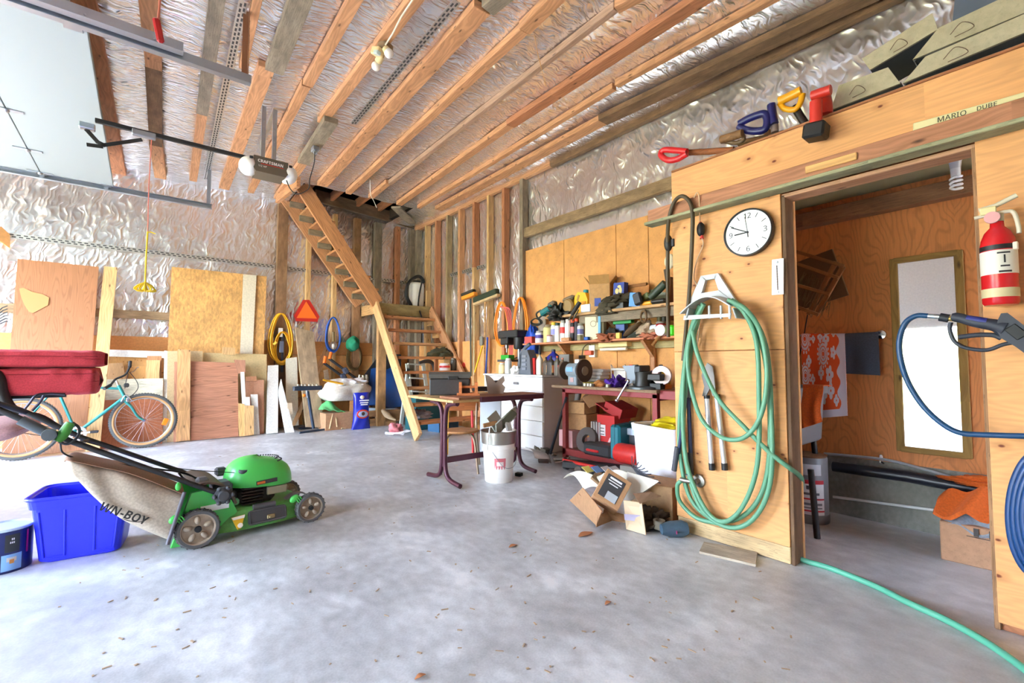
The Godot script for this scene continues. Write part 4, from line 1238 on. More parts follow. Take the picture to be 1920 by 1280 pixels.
func bin_and_can():
	var blue := M(Color(0.16, 0.19, 0.92), 0.32)
	var a := aty(77, 1058, 0)
	var b := aty(216, 1035, 0)
	var x := (b - a).normalized()
	var w := a.distance_to(b) + 0.035
	var zz := x.cross(Vector3.UP).normalized()     # towards the camera is +z
	if zz.z < 0: zz = -zz
	var d := 0.26
	var h := 0.335
	var o := (a + b) / 2 - zz * d / 2
	var t := thing("recycling_bin", o, "bright blue open recycling bin behind the mower's grass bag", "bin")
	var mb := MB.new()
	mb.xf = Transform3D(Basis(x, Vector3.UP, x.cross(Vector3.UP)), o)
	var ring := func(y: float, g: float) -> Array:
		var f := 1.0 + 0.22 * y / h
		var out := []
		for q in rrect(w * f + g, d * f + g, 0.04, 4): out.append(Vector3(q.x, y, q.y))
		return out
	var levels := [ring.call(0.005, -0.02), ring.call(0.0, -0.03), ring.call(0.012, 0.0), ring.call(0.285, 0.0), ring.call(0.285, 0.016), ring.call(h, 0.022), ring.call(h + 0.004, 0.010), ring.call(h, -0.006), ring.call(0.02, -0.010)]
	for k in range(1, levels.size() - 1):
		var p: Array = levels[k]
		var q: Array = levels[k + 1]
		for s in p.size():
			var s2 := (s + 1) % p.size()
			mb.quad(p[s2], p[s], q[s], q[s2])
	var bot: Array = levels[1].duplicate()
	mb.face(bot)
	var inn: Array = levels[8].duplicate()
	inn.reverse()
	mb.face(inn)
	put(t, "tub", mb, blue)
	mb = MB.new()
	mb.xf = Transform3D(Basis(x, Vector3.UP, x.cross(Vector3.UP)), o)
	var rim := []
	for q in rrect(w * 1.22 + 0.028, d * 1.22 + 0.028, 0.05, 4): rim.append(Vector3(q.x, h + 0.002, q.y))
	mb.tube(rim, 0.009, 8, true)
	put(t, "rim", mb, blue)
	for s: float in [-0.30, 0.30]:
		mb = MB.new()
		mb.xf = Transform3D(Basis(x, Vector3.UP, x.cross(Vector3.UP)), o)
		var p0 := Vector3(s * w - 0.03, 0.03, d / 2 * 1.02)
		for ee: float in [-0.05, 0.05]:
			mb.tube([Vector3(s * w + ee * 0.8, 0.03, d / 2 * 1.03), Vector3(s * w * 1.12 + ee, 0.27, d / 2 * 1.18)], 0.005, 6)
		mb.tube([Vector3(s * w - 0.04, 0.03, d / 2 * 1.03), Vector3(s * w + 0.04, 0.03, d / 2 * 1.03)], 0.005, 6)
		put(t, "rib", mb, blue)
	# paint can
	var c := Vector3(-0.515, 0, -3.43)
	t = thing("paint_can", c, "navy blue paint can with a grey lid at the left edge of the floor", "paint can")
	mb = MB.new()
	mb.xf.origin = c
	mb.lathe([Vector2(0, 0), Vector2(0.098, 0), Vector2(0.1, 0.006), Vector2(0.1, 0.20), Vector2(0.103, 0.206)], 40)
	put(t, "body", mb, M(Color(0.05, 0.10, 0.34), 0.3))
	mb = MB.new()
	mb.xf.origin = c
	mb.lathe([Vector2(0.103, 0.202), Vector2(0.105, 0.21), Vector2(0.101, 0.214), Vector2(0.094, 0.207), Vector2(0, 0.208)], 40)
	put(t, "lid", mb, M(Color(0.70, 0.76, 0.82), 0.4))
	var arcs := [[0.90, 1.42, 0.10, 0.185, Color(0.16, 0.17, 0.18)], [0.80, 1.52, 0.012, 0.09, Color(0.50, 0.68, 0.86)], [1.00, 1.34, 0.055, 0.075, Color(0.80, 0.76, 0.72)], [1.08, 1.24, 0.045, 0.065, Color(0.80, 0.52, 0.25)], [0.52, 0.62, 0.08, 0.19, Color(0.62, 0.08, 0.36)], [1.58, 1.85, 0.02, 0.08, Color(0.10, 0.30, 0.62)]]
	for q in arcs:
		mb = MB.new()
		mb.xf.origin = c
		mb.lathe([Vector2(0.1008 + 0.0003 * arcs.find(q), q[2]), Vector2(0.1008 + 0.0003 * arcs.find(q), q[3])], 10, q[1] - q[0], q[0])
		put(t, "label_patch", mb, M(q[4], 0.4))
	for k in 5:
		mb = MB.new()
		mb.xf.origin = c
		var an: float = [1.10, 1.16, 1.09, 1.15, 1.21][k]
		mb.lathe([Vector2(0.1025, [0.158, 0.158, 0.142, 0.142, 0.142][k]), Vector2(0.1025, [0.168, 0.168, 0.151, 0.151, 0.151][k])], 3, 0.04, an)
		put(t, "white_print", mb, M(Color(0.9, 0.9, 0.9), 0.5))
func mower():
	var grn := M(Color(0.30, 0.76, 0.34), 0.32)
	var grd := M(Color(0.38, 0.66, 0.34), 0.6, 0.0, T.dirt, 4.0)
	var blk := M(Color(0.13, 0.13, 0.14), 0.6)
	var dk := M(Color(0.27, 0.28, 0.30), 0.55)
	var rub := M(Color(0.36, 0.36, 0.36), 0.85)
	var hubm := plain(Color(0.68, 0.62, 0.55), 0.75)
	var o := Vector3(0.265, 0, -3.13)
	var fx := Vector3(1, 0, -0.09).normalized()
	var t := thing("lawn_mower", Vector3(0.5, 0, -3.35), "green push lawn mower with a dusty grey grass bag", "lawn mower")
	var fr := Transform3D(Basis(fx, Vector3.UP, fx.cross(Vector3.UP)), o)   # x forward, y up, z to the camera's side
	# wheels
	for q in [[0.0, 0.105, 0.0, 0.105], [0.615, 0.090, 0.0, 0.09], [0.615, 0.090, -0.46, 0.09], [0.0, 0.105, -0.46, 0.105]]:
		var c := Vector3(q[0], q[1], q[2])
		var r: float = q[3]
		var mb := MB.new()
		mb.xf = fr * Transform3D(Basis(Vector3.RIGHT, PI / 2), c)
		mb.lathe([Vector2(r * 0.80, -0.026), Vector2(r * 0.94, -0.027), Vector2(r, -0.020), Vector2(r, 0.020), Vector2(r * 0.94, 0.027), Vector2(r * 0.80, 0.026)], 40)
		for k in 40:
			var an := TAU * k / 40
			mb.xf = fr * Transform3D(Basis(Vector3.BACK, an), c)
			mb.box(Vector3(r, 0, 0.010 * (1 if k % 2 else -1)), Vector3(0.007, 0.007, 0.028), 0.001)
		var ty := put(t, "wheel", mb, rub)
		mb = MB.new()
		mb.xf = fr * Transform3D(Basis(Vector3.RIGHT, PI / 2), c)
		mb.lathe([Vector2(0, 0.012), Vector2(r * 0.72, 0.010), Vector2(r * 0.76, 0.024), Vector2(r * 0.82, 0.025), Vector2(r * 0.82, -0.02), Vector2(0, -0.02)], 36)
		for k in 5:
			var an := TAU * (k + 0.3) / 5
			mb.xf = fr * Transform3D(Basis(Vector3.BACK, an), c)
			mb.ball(Vector3(r * 0.48, 0, 0.012), Vector3(r * 0.22, r * 0.14, 0.016), 8)
		put(ty, "hub", mb, hubm)
		mb = MB.new()
		mb.xf = fr * Transform3D(Basis(Vector3.RIGHT, PI / 2), c)
		mb.lathe([Vector2(0, 0.030), Vector2(r * 0.15, 0.028), Vector2(r * 0.17, 0.01)], 16)
		put(ty, "hub_cap", mb, blk)
	# deck
	var mb := MB.new()
	mb.xf = fr
	mb.grid(40, 16, func(a, b):
		var an: float = TAU * a
		var ex := 0.30 * signf(cos(an)) * pow(absf(cos(an)), 0.7)
		var ez := 0.235 * signf(sin(an)) * pow(absf(sin(an)), 0.55)
		var prof: Vector2 = [Vector2(0.0, 0.158), Vector2(0.55, 0.158), Vector2(0.80, 0.155), Vector2(0.90, 0.145), Vector2(0.96, 0.12), Vector2(1.0, 0.09), Vector2(1.01, 0.05), Vector2(1.03, 0.042), Vector2(1.0, 0.042)][mini(8, int(b * 8.0 + 0.001))]
		return Vector3(0.33 + ex * prof.x, prof.y + 0.012 * (ex / 0.3) * -1.0 * (1.0 - b), -0.235 - ez * prof.x))
	put(t, "deck", mb, grd)
	# side hatch
	mb = MB.new()
	mb.xf = fr * Transform3D(Basis(Vector3.RIGHT, -0.30), Vector3(0.36, 0.100, 0.000))
	var pl := []
	for q in rrect(0.215, 0.085, 0.02): pl.append(q)
	mb.prism(pl, -0.01, 0.012)
	var hatch := put(t, "side_hatch", mb, M(Color(0.24, 0.24, 0.25), 0.6))
	mb = MB.new()
	mb.xf = fr * Transform3D(Basis(Vector3.RIGHT, -0.30), Vector3(0.36, 0.100, 0.0))
	mb.tube([Vector3(-0.10, -0.035, 0.012), Vector3(0.10, -0.035, 0.012), Vector3(0.10, 0.035, 0.012), Vector3(-0.10, 0.035, 0.012)], 0.004, 6, true)
	put(hatch, "raised_border", mb, M(Color(0.32, 0.32, 0.33), 0.6))
	mb = MB.new()
	mb.xf = fr * Transform3D(Basis(), Vector3(0.345, 0.155, -0.02))
	mb.xf.basis = mb.xf.basis * Basis(Vector3.BACK, PI / 2)
	mb.lathe([Vector2(0, -0.062), Vector2(0.018, -0.062), Vector2(0.018, 0.062), Vector2(0, 0.062)], 12)
	put(hatch, "hinge", mb, M(Color(0.30, 0.30, 0.31), 0.5))
	mb = MB.new()
	mb.xf = fr
	mb.box(Vector3(0.375, 0.092, 0.018), Vector3(0.045, 0.025, 0.01), 0.003)
	mb.ball(Vector3(0.368, 0.090, 0.025), Vector3(0.008, 0.008, 0.008), 6)
	put(hatch, "latch", mb, steel(Color(0.66, 0.60, 0.45), 0.4))
	mb = MB.new()
	mb.xf = fr * Transform3D(Basis(Vector3.RIGHT, -0.22), Vector3(0.20, 0.088, 0.010))
	mb.prism([Vector2(-0.035, 0.038), Vector2(0.035, 0.043), Vector2(0.012, -0.03), Vector2(-0.005, -0.035)], -0.012, 0.004)
	put(t, "warning_label", mb, M(Color(0.85, 0.66, 0.12), 0.5))
	mb = MB.new()
	mb.xf = fr * Transform3D(Basis(Vector3.RIGHT, -0.22), Vector3(0.20, 0.088, 0.0145))
	mb.prism([Vector2(-0.035, 0.038), Vector2(0.035, 0.043), Vector2(0.030, 0.026), Vector2(-0.028, 0.024)], -0.002, 0.002)
	mb.xf = mb.xf * Transform3D(Basis(), Vector3(0.008, -0.012, 0))
	var disc := []
	for k in 16: disc.append(Vector2(0.014 * cos(TAU * k / 16), 0.014 * sin(TAU * k / 16)))
	mb.prism(disc, -0.002, 0.0025)
	put(t, "warning_print", mb, M(Color(0.90, 0.86, 0.80), 0.5))
	# rear side plates and discharge hump
	for z: float in [-0.055, -0.435]:
		mb = MB.new()
		mb.xf = fr
		mb.prism([Vector2(-0.115, 0.02), Vector2(-0.03, 0.30), Vector2(0.05, 0.305), Vector2(0.11, 0.29), Vector2(0.17, 0.22), Vector2(0.20, 0.15), Vector2(0.16, 0.10), Vector2(-0.075, 0.02)], z, z + 0.03)
		put(t, "side_plate", mb, grn)
	mb = MB.new()
	mb.xf = fr
	mb.grid(14, 2, func(a, b):
		var p: Vector3 = spline([Vector3(-0.02, 0.33, 0), Vector3(0.06, 0.335, 0), Vector3(0.14, 0.29, 0), Vector3(0.20, 0.17, 0)], 5)[int(a * 14.0 + 0.01)]
		return Vector3(p.x, p.y, lerpf(-0.02, -0.44, b)), 0.012)
	put(t, "rear_flap", mb, plain(Color(0.42, 0.37, 0.32), 0.8))
	mb = MB.new()
	mb.xf = fr
	mb.box(Vector3(0.085, 0.20, -0.02), Vector3(0.14, 0.035, 0.002))
	put(t, "white_label", mb, M(Color(0.90, 0.92, 0.90), 0.5))
	mb = MB.new()
	mb.xf = fr
	mb.box(Vector3(0.03, 0.345, -0.09), Vector3(0.06, 0.05, 0.06), 0.012)
	put(t, "bracket", mb, M(Color(0.40, 0.40, 0.40), 0.6))
	for q in [[-0.11, 0.185, 0.01], [0.515, 0.165, 0.0]]:
		mb = MB.new()
		mb.xf = fr * Transform3D(Basis(Vector3.BACK, 0.6), Vector3(q[0], q[1], q[2]))
		mb.ball(Vector3(), Vector3(0.03, 0.022, 0.018), 8)
		for k in 3: mb.box(Vector3(0.03 - k * 0.012, -0.02, 0.01), Vector3(0.006, 0.03, 0.018), 0.002)
		put(t, "height_lever", mb, grn)
	# engine
	var ec := Vector3(0.335, 0.0, -0.215)
	mb = MB.new()
	mb.xf = fr
	mb.box(ec + Vector3(-0.01, 0.205, 0), Vector3(0.22, 0.12, 0.24), 0.03)
	for k in 6: mb.box(ec + Vector3(-0.04, 0.17 + k * 0.018, 0.01), Vector3(0.12, 0.006, 0.29), 0.002)
	put(t, "engine_block", mb, plain(Color(0.20, 0.19, 0.17), 0.7))
	mb = MB.new()
	mb.xf = fr
	mb.box(ec + Vector3(0.10, 0.225, 0.13), Vector3(0.12, 0.055, 0.02), 0.006)
	put(t, "muffler_guard", mb, steel(Color(0.70, 0.68, 0.60), 0.5))
	mb = MB.new()
	mb.xf = fr
	mb.grid(36, 14, func(a, b):
		var an: float = -TAU * a
		var ex := signf(cos(an)) * pow(absf(cos(an)), 0.75)
		var ez := signf(sin(an)) * pow(absf(sin(an)), 0.75)
		var p: Vector2 = [Vector2(0.0, 1.0), Vector2(0.2, 0.995), Vector2(0.4, 0.96), Vector2(0.58, 0.90), Vector2(0.74, 0.80), Vector2(0.86, 0.67), Vector2(0.94, 0.50), Vector2(0.985, 0.30), Vector2(1.0, 0.10), Vector2(1.0, 0.0), Vector2(0.97, 0.0), Vector2(0.9, 0.02), Vector2(0.6, 0.1), Vector2(0.3, 0.1), Vector2(0.0, 0.1)][mini(14, int(b * 14.0 + 0.001))]
		var front := 1.0 if ex < 0 else 1.08
		return ec + Vector3(0.018 + 0.185 * ex * p.x * front, 0.262 + 0.165 * p.y - 0.012 * ex, 0.165 * ez * p.x))
	var shroud := put(t, "engine_shroud", mb, grn)
	mb = MB.new()
	mb.xf = fr
	for k in 26:
		var an := -2.5 + 3.3 * k / 25.0
		for r: float in [0.66, 0.76]:
			var p := ec + Vector3(0.018 + 0.185 * cos(an) * r, 0.262 + (0.150 if r < 0.7 else 0.134), -0.165 * sin(an) * r * -1.0)
			mb.ball(p, Vector3(0.006, 0.004, 0.006), 4)
	put(shroud, "vent_holes", mb, blk).set_meta("kind", "stuff")
	mb = MB.new()
	mb.xf = fr
	mb.lathe([Vector2(0, 0)], 4)
	mb.xf = fr * Transform3D(Basis(Vector3.BACK, 0.1) * Basis(Vector3.RIGHT, 0.25), ec + Vector3(-0.085, 0.355, 0.105))
	mb.lathe([Vector2(0.03, -0.02), Vector2(0.03, 0.018), Vector2(0.026, 0.024), Vector2(0, 0.024)], 14)
	put(shroud, "fuel_cap", mb, dk)
	mb = MB.new()
	mb.xf = fr * Transform3D(Basis(Vector3.BACK, 0.06), ec + Vector3(0.03, 0.293, 0.170))
	mb.box(Vector3(), Vector3(0.12, 0.024, 0.004), 0.001)
	var dec := put(shroud, "decal", mb, M(Color(0.20, 0.20, 0.2), 0.5))
	mb = MB.new()
	mb.xf = fr * Transform3D(Basis(Vector3.BACK, 0.06), ec + Vector3(-0.003, 0.291, 0.173))
	mb.box(Vector3(), Vector3(0.045, 0.014, 0.003))
	put(dec, "orange_print", mb, M(Color(0.85, 0.42, 0.15), 0.5))
	mb = MB.new()
	mb.xf = fr
	mb.box(ec + Vector3(-0.195, 0.275, 0.06), Vector3(0.105, 0.085, 0.13), 0.02)
	put(t, "air_filter_box", mb, M(Color(0.33, 0.36, 0.40), 0.5))
	mb = MB.new()
	mb.xf = fr
	mb.box(ec + Vector3(-0.16, 0.225, 0.04), Vector3(0.10, 0.05, 0.12), 0.015)
	put(t, "carburettor_box", mb, dk)
	mb = MB.new()
	mb.xf = fr
	mb.box(ec + Vector3(-0.17, 0.345, -0.08), Vector3(0.06, 0.05, 0.06), 0.01)
	put(t, "oil_cap", mb, dk)
	mb = MB.new()
	mb.xf = fr
	mb.box(ec + Vector3(-0.13, 0.19, 0.12), Vector3(0.04, 0.04, 0.04), 0.01)
	put(t, "primer_bulb", mb, M(Color(0.45, 0.72, 0.50), 0.5))
	mb = MB.new()
	mb.xf = fr * Transform3D(Basis(), Vector3(0.56, 0.09, -0.07))
	mb.grid(12, 4, func(a, b): return Vector3(0.10 * cos(PI * a), 0.10 * sin(PI * a) - 0.01, -0.05 * b), 0.006)
	put(t, "wheel_guard", mb, plain(Color(0.45, 0.42, 0.42), 0.6))
	# handle
	mb = MB.new()
	var n1 := fr * Vector3(0.115, 0.27, 0.01)
	var n2 := atz(130, 826, -3.12)
	var n3 := atz(0, 768, -3.12)
	var f1 := fr * Vector3(0.10, 0.28, -0.47)
	var f2 := atz(151, 819, -3.46)
	mb.tube([n1, n2, n3, n3 + (n3 - n2) * 0.5], 0.0135, 10)
	mb.tube([f1, f2, f2 + (n3 - n2) * 0.9], 0.0135, 10)
	mb.tube([n3 + (n3 - n2) * 0.5, f2 + (n3 - n2) * 0.9], 0.0135, 10)
	mb.tube([n2 + Vector3(0.03, -0.02, 0), f2 + Vector3(0.03, -0.02, 0)], 0.009, 8)
	put(t, "handle", mb, blk)
	mb = MB.new()
	rod(mb, atz(38, 787, -3.10), atz(88, 811, -3.10), 0.022)
	mb.xf = Transform3D(Basis(Vector3.RIGHT, PI / 2), atz(93, 815, -3.08))
	mb.lathe([Vector2(0, -0.015), Vector2(0.027, -0.015), Vector2(0.03, 0), Vector2(0.027, 0.02), Vector2(0, 0.022)], 16)
	put(t, "handle_joint", mb, M(Color(0.30, 0.33, 0.35), 0.5))
	mb = MB.new()
	mb.tube(spline([atz(107, 826, -3.09), atz(118, 814, -3.09), atz(132, 792, -3.09)], 5), [0.017, 0.019, 0.021, 0.022, 0.023, 0.023, 0.023, 0.022, 0.021, 0.020, 0.017], 12)
	put(t, "pull_grip", mb, M(Color(0.26, 0.55, 0.20), 0.45))
	mb = MB.new()
	mb.tube(spline([atz(110, 828, -3.1), atz(128, 832, -3.1), atz(146, 818, -3.1), atz(148, 802, -3.1), atz(136, 792, -3.1)], 6), 0.006, 8)
	put(t, "grip_loop", mb, blk)
	mb = MB.new()
	mb.tube(spline([atz(150, 825, -3.2), atz(240, 850, -3.22), atz(330, 877, -3.24), atz(440, 886, -3.26)], 6), 0.0025, 5)
	put(t, "starter_cord", mb, blk)
	mb = MB.new()
	mb.tube(spline([atz(113, 830, -3.1), atz(120, 850, -3.12), atz(160, 862, -3.2), atz(250, 873, -3.25), atz(330, 884, -3.3), atz(372, 897, -3.33)], 6), 0.004, 5)
	mb.tube(spline([atz(300, 880, -3.3), atz(338, 884, -3.3), atz(360, 892, -3.3), atz(374, 902, -3.3)], 6), 0.005, 5)
	mb.tube(spline([atz(335, 886, -3.3), atz(345, 897, -3.3), atz(363, 905, -3.3)], 6), 0.006, 5)
	put(t, "control_cable", mb, blk)
	mb = MB.new()
	mb.xf = fr * Transform3D(Basis(Vector3.RIGHT, PI / 2), Vector3(0.115, 0.27, 0.025))
	mb.lathe([Vector2(0, -0.03), Vector2(0.045, -0.02), Vector2(0.047, 0.004), Vector2(0.03, 0.012), Vector2(0.026, 0.02), Vector2(0, 0.021)], 20)
	for k in 6:
		var an := TAU * k / 6
		mb.xf = fr * Transform3D(Basis(Vector3.BACK, an), Vector3(0.115, 0.27, 0.03))
		mb.ball(Vector3(0.045, 0, 0), Vector3(0.012, 0.014, 0.016), 6)
	put(t, "knob", mb, dk)
	mb = MB.new()
	mb.ball(atz(334, 912, -3.11), Vector3(0.014, 0.022, 0.012), 8)
	put(t, "handle_clip", mb, grn)
	# grass bag
	var top := spline([atz(117, 868, -3.10), atz(130, 862, -3.10), atz(180, 872, -3.10), atz(250, 888, -3.10), atz(345, 925, -3.10)], 8)
	var bot := spline([atz(119, 871, -3.10), atz(135, 893, -3.10), atz(180, 941, -3.10), atz(237, 985, -3.10), atz(313, 1017, -3.10)], 8)
	mb = MB.new()
	mb.grid(32, 28, func(a, b):
		var k: int = int(a * 32.0 + 0.01)
		var hi: Vector3 = top[k]
		var lo: Vector3 = bot[k]
		var cy: Vector3 = (hi + lo) / 2
		var h: float = maxf(0.012, (hi.y - lo.y) / 2)
		var an: float = TAU * b
		var puff := minf(1.0, 0.35 + a * 2.4)
		var sy := signf(sin(an)) * pow(absf(sin(an)), 0.45) * h
		var sz := signf(cos(an)) * pow(absf(cos(an)), 0.45) * 0.135 * puff
		var x: float = lerpf(lo.x, hi.x, (sy / h + 1) / 2)
		return Vector3(x, cy.y + sy, -3.10 - 0.135 + sz + 0.006 * sin(a * 17.0 + sy * 20.0)))
	var bag := put(t, "grass_bag", mb, M(Color(0.78, 0.72, 0.64), 0.95, 0.0, T.cloth, 5.0))
	mb = MB.new()
	mb.grid(32, 6, func(a, b):
		var k: int = int(a * 32.0 + 0.01)
		var hi: Vector3 = top[k]
		var puff := minf(1.0, 0.35 + a * 2.4)
		return Vector3(hi.x, hi.y + 0.004 - 0.012 * pow(absf(b * 2 - 1), 4.0), -3.10 - 0.135 + 0.130 * puff * (1 - 2 * b)), 0.004)
	put(bag, "bag_top", mb, M(Color(0.58, 0.43, 0.33), 0.9, 0.0, T.cloth, 9.0))
	mb = MB.new()
	mb.tube([atz(346, 922, -3.09), atz(314, 1020, -3.09)], 0.010, 6)
	put(t, "bag_frame", mb, M(Color(0.38, 0.36, 0.40), 0.5))
	var rd: Vector3 = atz(268, 973, -3.09) - atz(205, 952, -3.09)
	text(bag, "WN-BOY", atz(233, 963, -3.088), rd, Vector3(0.25, 1, 0), 0.040, M(Color(0.16, 0.15, 0.14), 0.8), "Droid Sans", 1.0, true)
	mb = MB.new()
	mb.tube(spline([atz(228, 972, -3.09), atz(246, 977, -3.09), atz(264, 978, -3.09), atz(272, 973, -3.09), atz(266, 965, -3.09)], 6), [0.002, 0.003, 0.004, 0.005, 0.005, 0.005, 0.005, 0.005, 0.005, 0.005, 0.005, 0.005, 0.005, 0.005, 0.005, 0.004, 0.004, 0.004, 0.004, 0.003, 0.003, 0.002, 0.002, 0.002, 0.001], 6, false, true, 0.3)
	put(bag, "printed_swoosh", mb, M(Color(0.25, 0.24, 0.22), 0.8))

# ---------------------------------------------------------------- small builders
func boxy(called: String, base: Vector3, size: Vector3, yaw: float, m: Material, label: String, cat: String, group := "", bev := 0.004) -> MeshInstance3D:
	var mb := MB.new()
	mb.xf = Transform3D(Basis(Vector3.UP, yaw), base)
	mb.box(Vector3(0, size.y / 2, 0), size, bev)
	return solo(called, mb, m, label, cat, group)
func pbox(parent: Node3D, called: String, c: Vector3, size: Vector3, m: Material, bs := Basis(), bev := 0.003) -> MeshInstance3D:
	var mb := MB.new()
	mb.xf = Transform3D(bs, c)
	mb.box(Vector3(), size, bev)
	return put(parent, called, mb, m)
func plathe(parent: Node3D, called: String, base: Vector3, pf: Array, m: Material, bs := Basis(), sides := 20) -> MeshInstance3D:
	var mb := MB.new()
	mb.xf = Transform3D(bs, base)
	mb.lathe(pf, sides)
	return put(parent, called, mb, m)
func ptube(parent: Node3D, called: String, pts: Array, r, m: Material, sides := 8) -> MeshInstance3D:
	var mb := MB.new()
	mb.tube(pts, r, sides)
	return put(parent, called, mb, m)
func pblob(parent: Node3D, called: String, c: Vector3, r: Vector3, m: Material, sd: int, amp := 0.35, fq := 2.5) -> MeshInstance3D:
	var mb := MB.new()
	mb.blob(c, r, amp, sd, fq, 18)
	return put(parent, called, mb, m)
func coil(mb: MB, pl: Callable, cx: float, cy: float, rx: float, ry: float, n: int, r: float, jit: float, sd: int, lean := 0.0):
	var g := RandomNumberGenerator.new()
	g.seed = sd
	for k in n:
		var ps := []
		var jx := g.randf_range(-jit, jit)
		var jy := g.randf_range(-jit, jit)
		var sx := 1.0 + g.randf_range(-0.16, 0.10)
		var dep := 0.010 * k
		for s in 12:
			var an := TAU * s / 12
			var w := 1.0 + 0.22 * sin(an) # wider below
			var p: Vector3 = pl.call(cx + jx + (rx * sx * w + g.randf_range(-jit, jit) * 0.25) * cos(an) + lean * sin(an), cy + jy * (0.2 + maxf(0.0, sin(an))) + ry * sin(an), dep)
			ps.append(p)
		mb.tube(spline(ps, 4, true), r, 6, true)
func can(called: String, base: Vector3, r: float, h: float, body: Material, top: Material, label: String, cat: String, group := "", band: Material = null, cap := 0.72) -> Node3D:
	var t := thing(called, base, label, cat, group)
	plathe(t, "body", base, [Vector2(0, 0), Vector2(r * 0.95, 0), Vector2(r, r * 0.08), Vector2(r, h * 0.80), Vector2(r * 0.75, h * 0.87), Vector2(r * 0.4, h * 0.88)], body, Basis(), 18)
	plathe(t, "cap", base, [Vector2(r * cap, h * 0.86), Vector2(r * cap, h * 0.985), Vector2(r * cap * 0.9, h), Vector2(0, h)], top, Basis(), 16)
	if band: plathe(t, "label_band", base, [Vector2(r * 1.012, h * 0.38), Vector2(r * 1.012, h * 0.66)], band, Basis(), 18)
	return t
func jug(called: String, base: Vector3, size: Vector3, yaw: float, body: Material, capm: Material, lab: Material, label: String, cat: String, group := "") -> Node3D:
	var t := thing(called, base, label, cat, group)
	var mb := MB.new()
	mb.xf = Transform3D(Basis(Vector3.UP, yaw), base)
	mb.grid(20, 10, func(a, b):
		var an: float = -TAU * a
		var p: Vector2 = [Vector2(0.0, 1.0), Vector2(0.24, 1.0), Vector2(0.26, 0.93), Vector2(0.55, 0.86), Vector2(0.9, 0.76), Vector2(1.0, 0.68), Vector2(1.0, 0.4), Vector2(1.0, 0.1), Vector2(0.96, 0.01), Vector2(0.9, 0.0), Vector2(0, 0)][mini(10, int(b * 10.0 + 0.01))]
		return Vector3(signf(cos(an)) * pow(absf(cos(an)), 0.6) * size.x / 2 * p.x, p.y * size.y, signf(sin(an)) * pow(absf(sin(an)), 0.6) * size.z / 2 * p.x))
	put(t, "body", mb, body)
	plathe(t, "cap", base, [Vector2(0.20 * size.x, size.y * 0.98), Vector2(0.20 * size.x, size.y * 1.08), Vector2(0, size.y * 1.09)], capm, Basis(), 14)
	if lab: pbox(t, "label", base + Vector3(0, size.y * 0.36, 0), Vector3(size.x * 0.75, size.y * 0.42, size.z * 1.01), lab, Basis(Vector3.UP, yaw), 0.001)
	return t
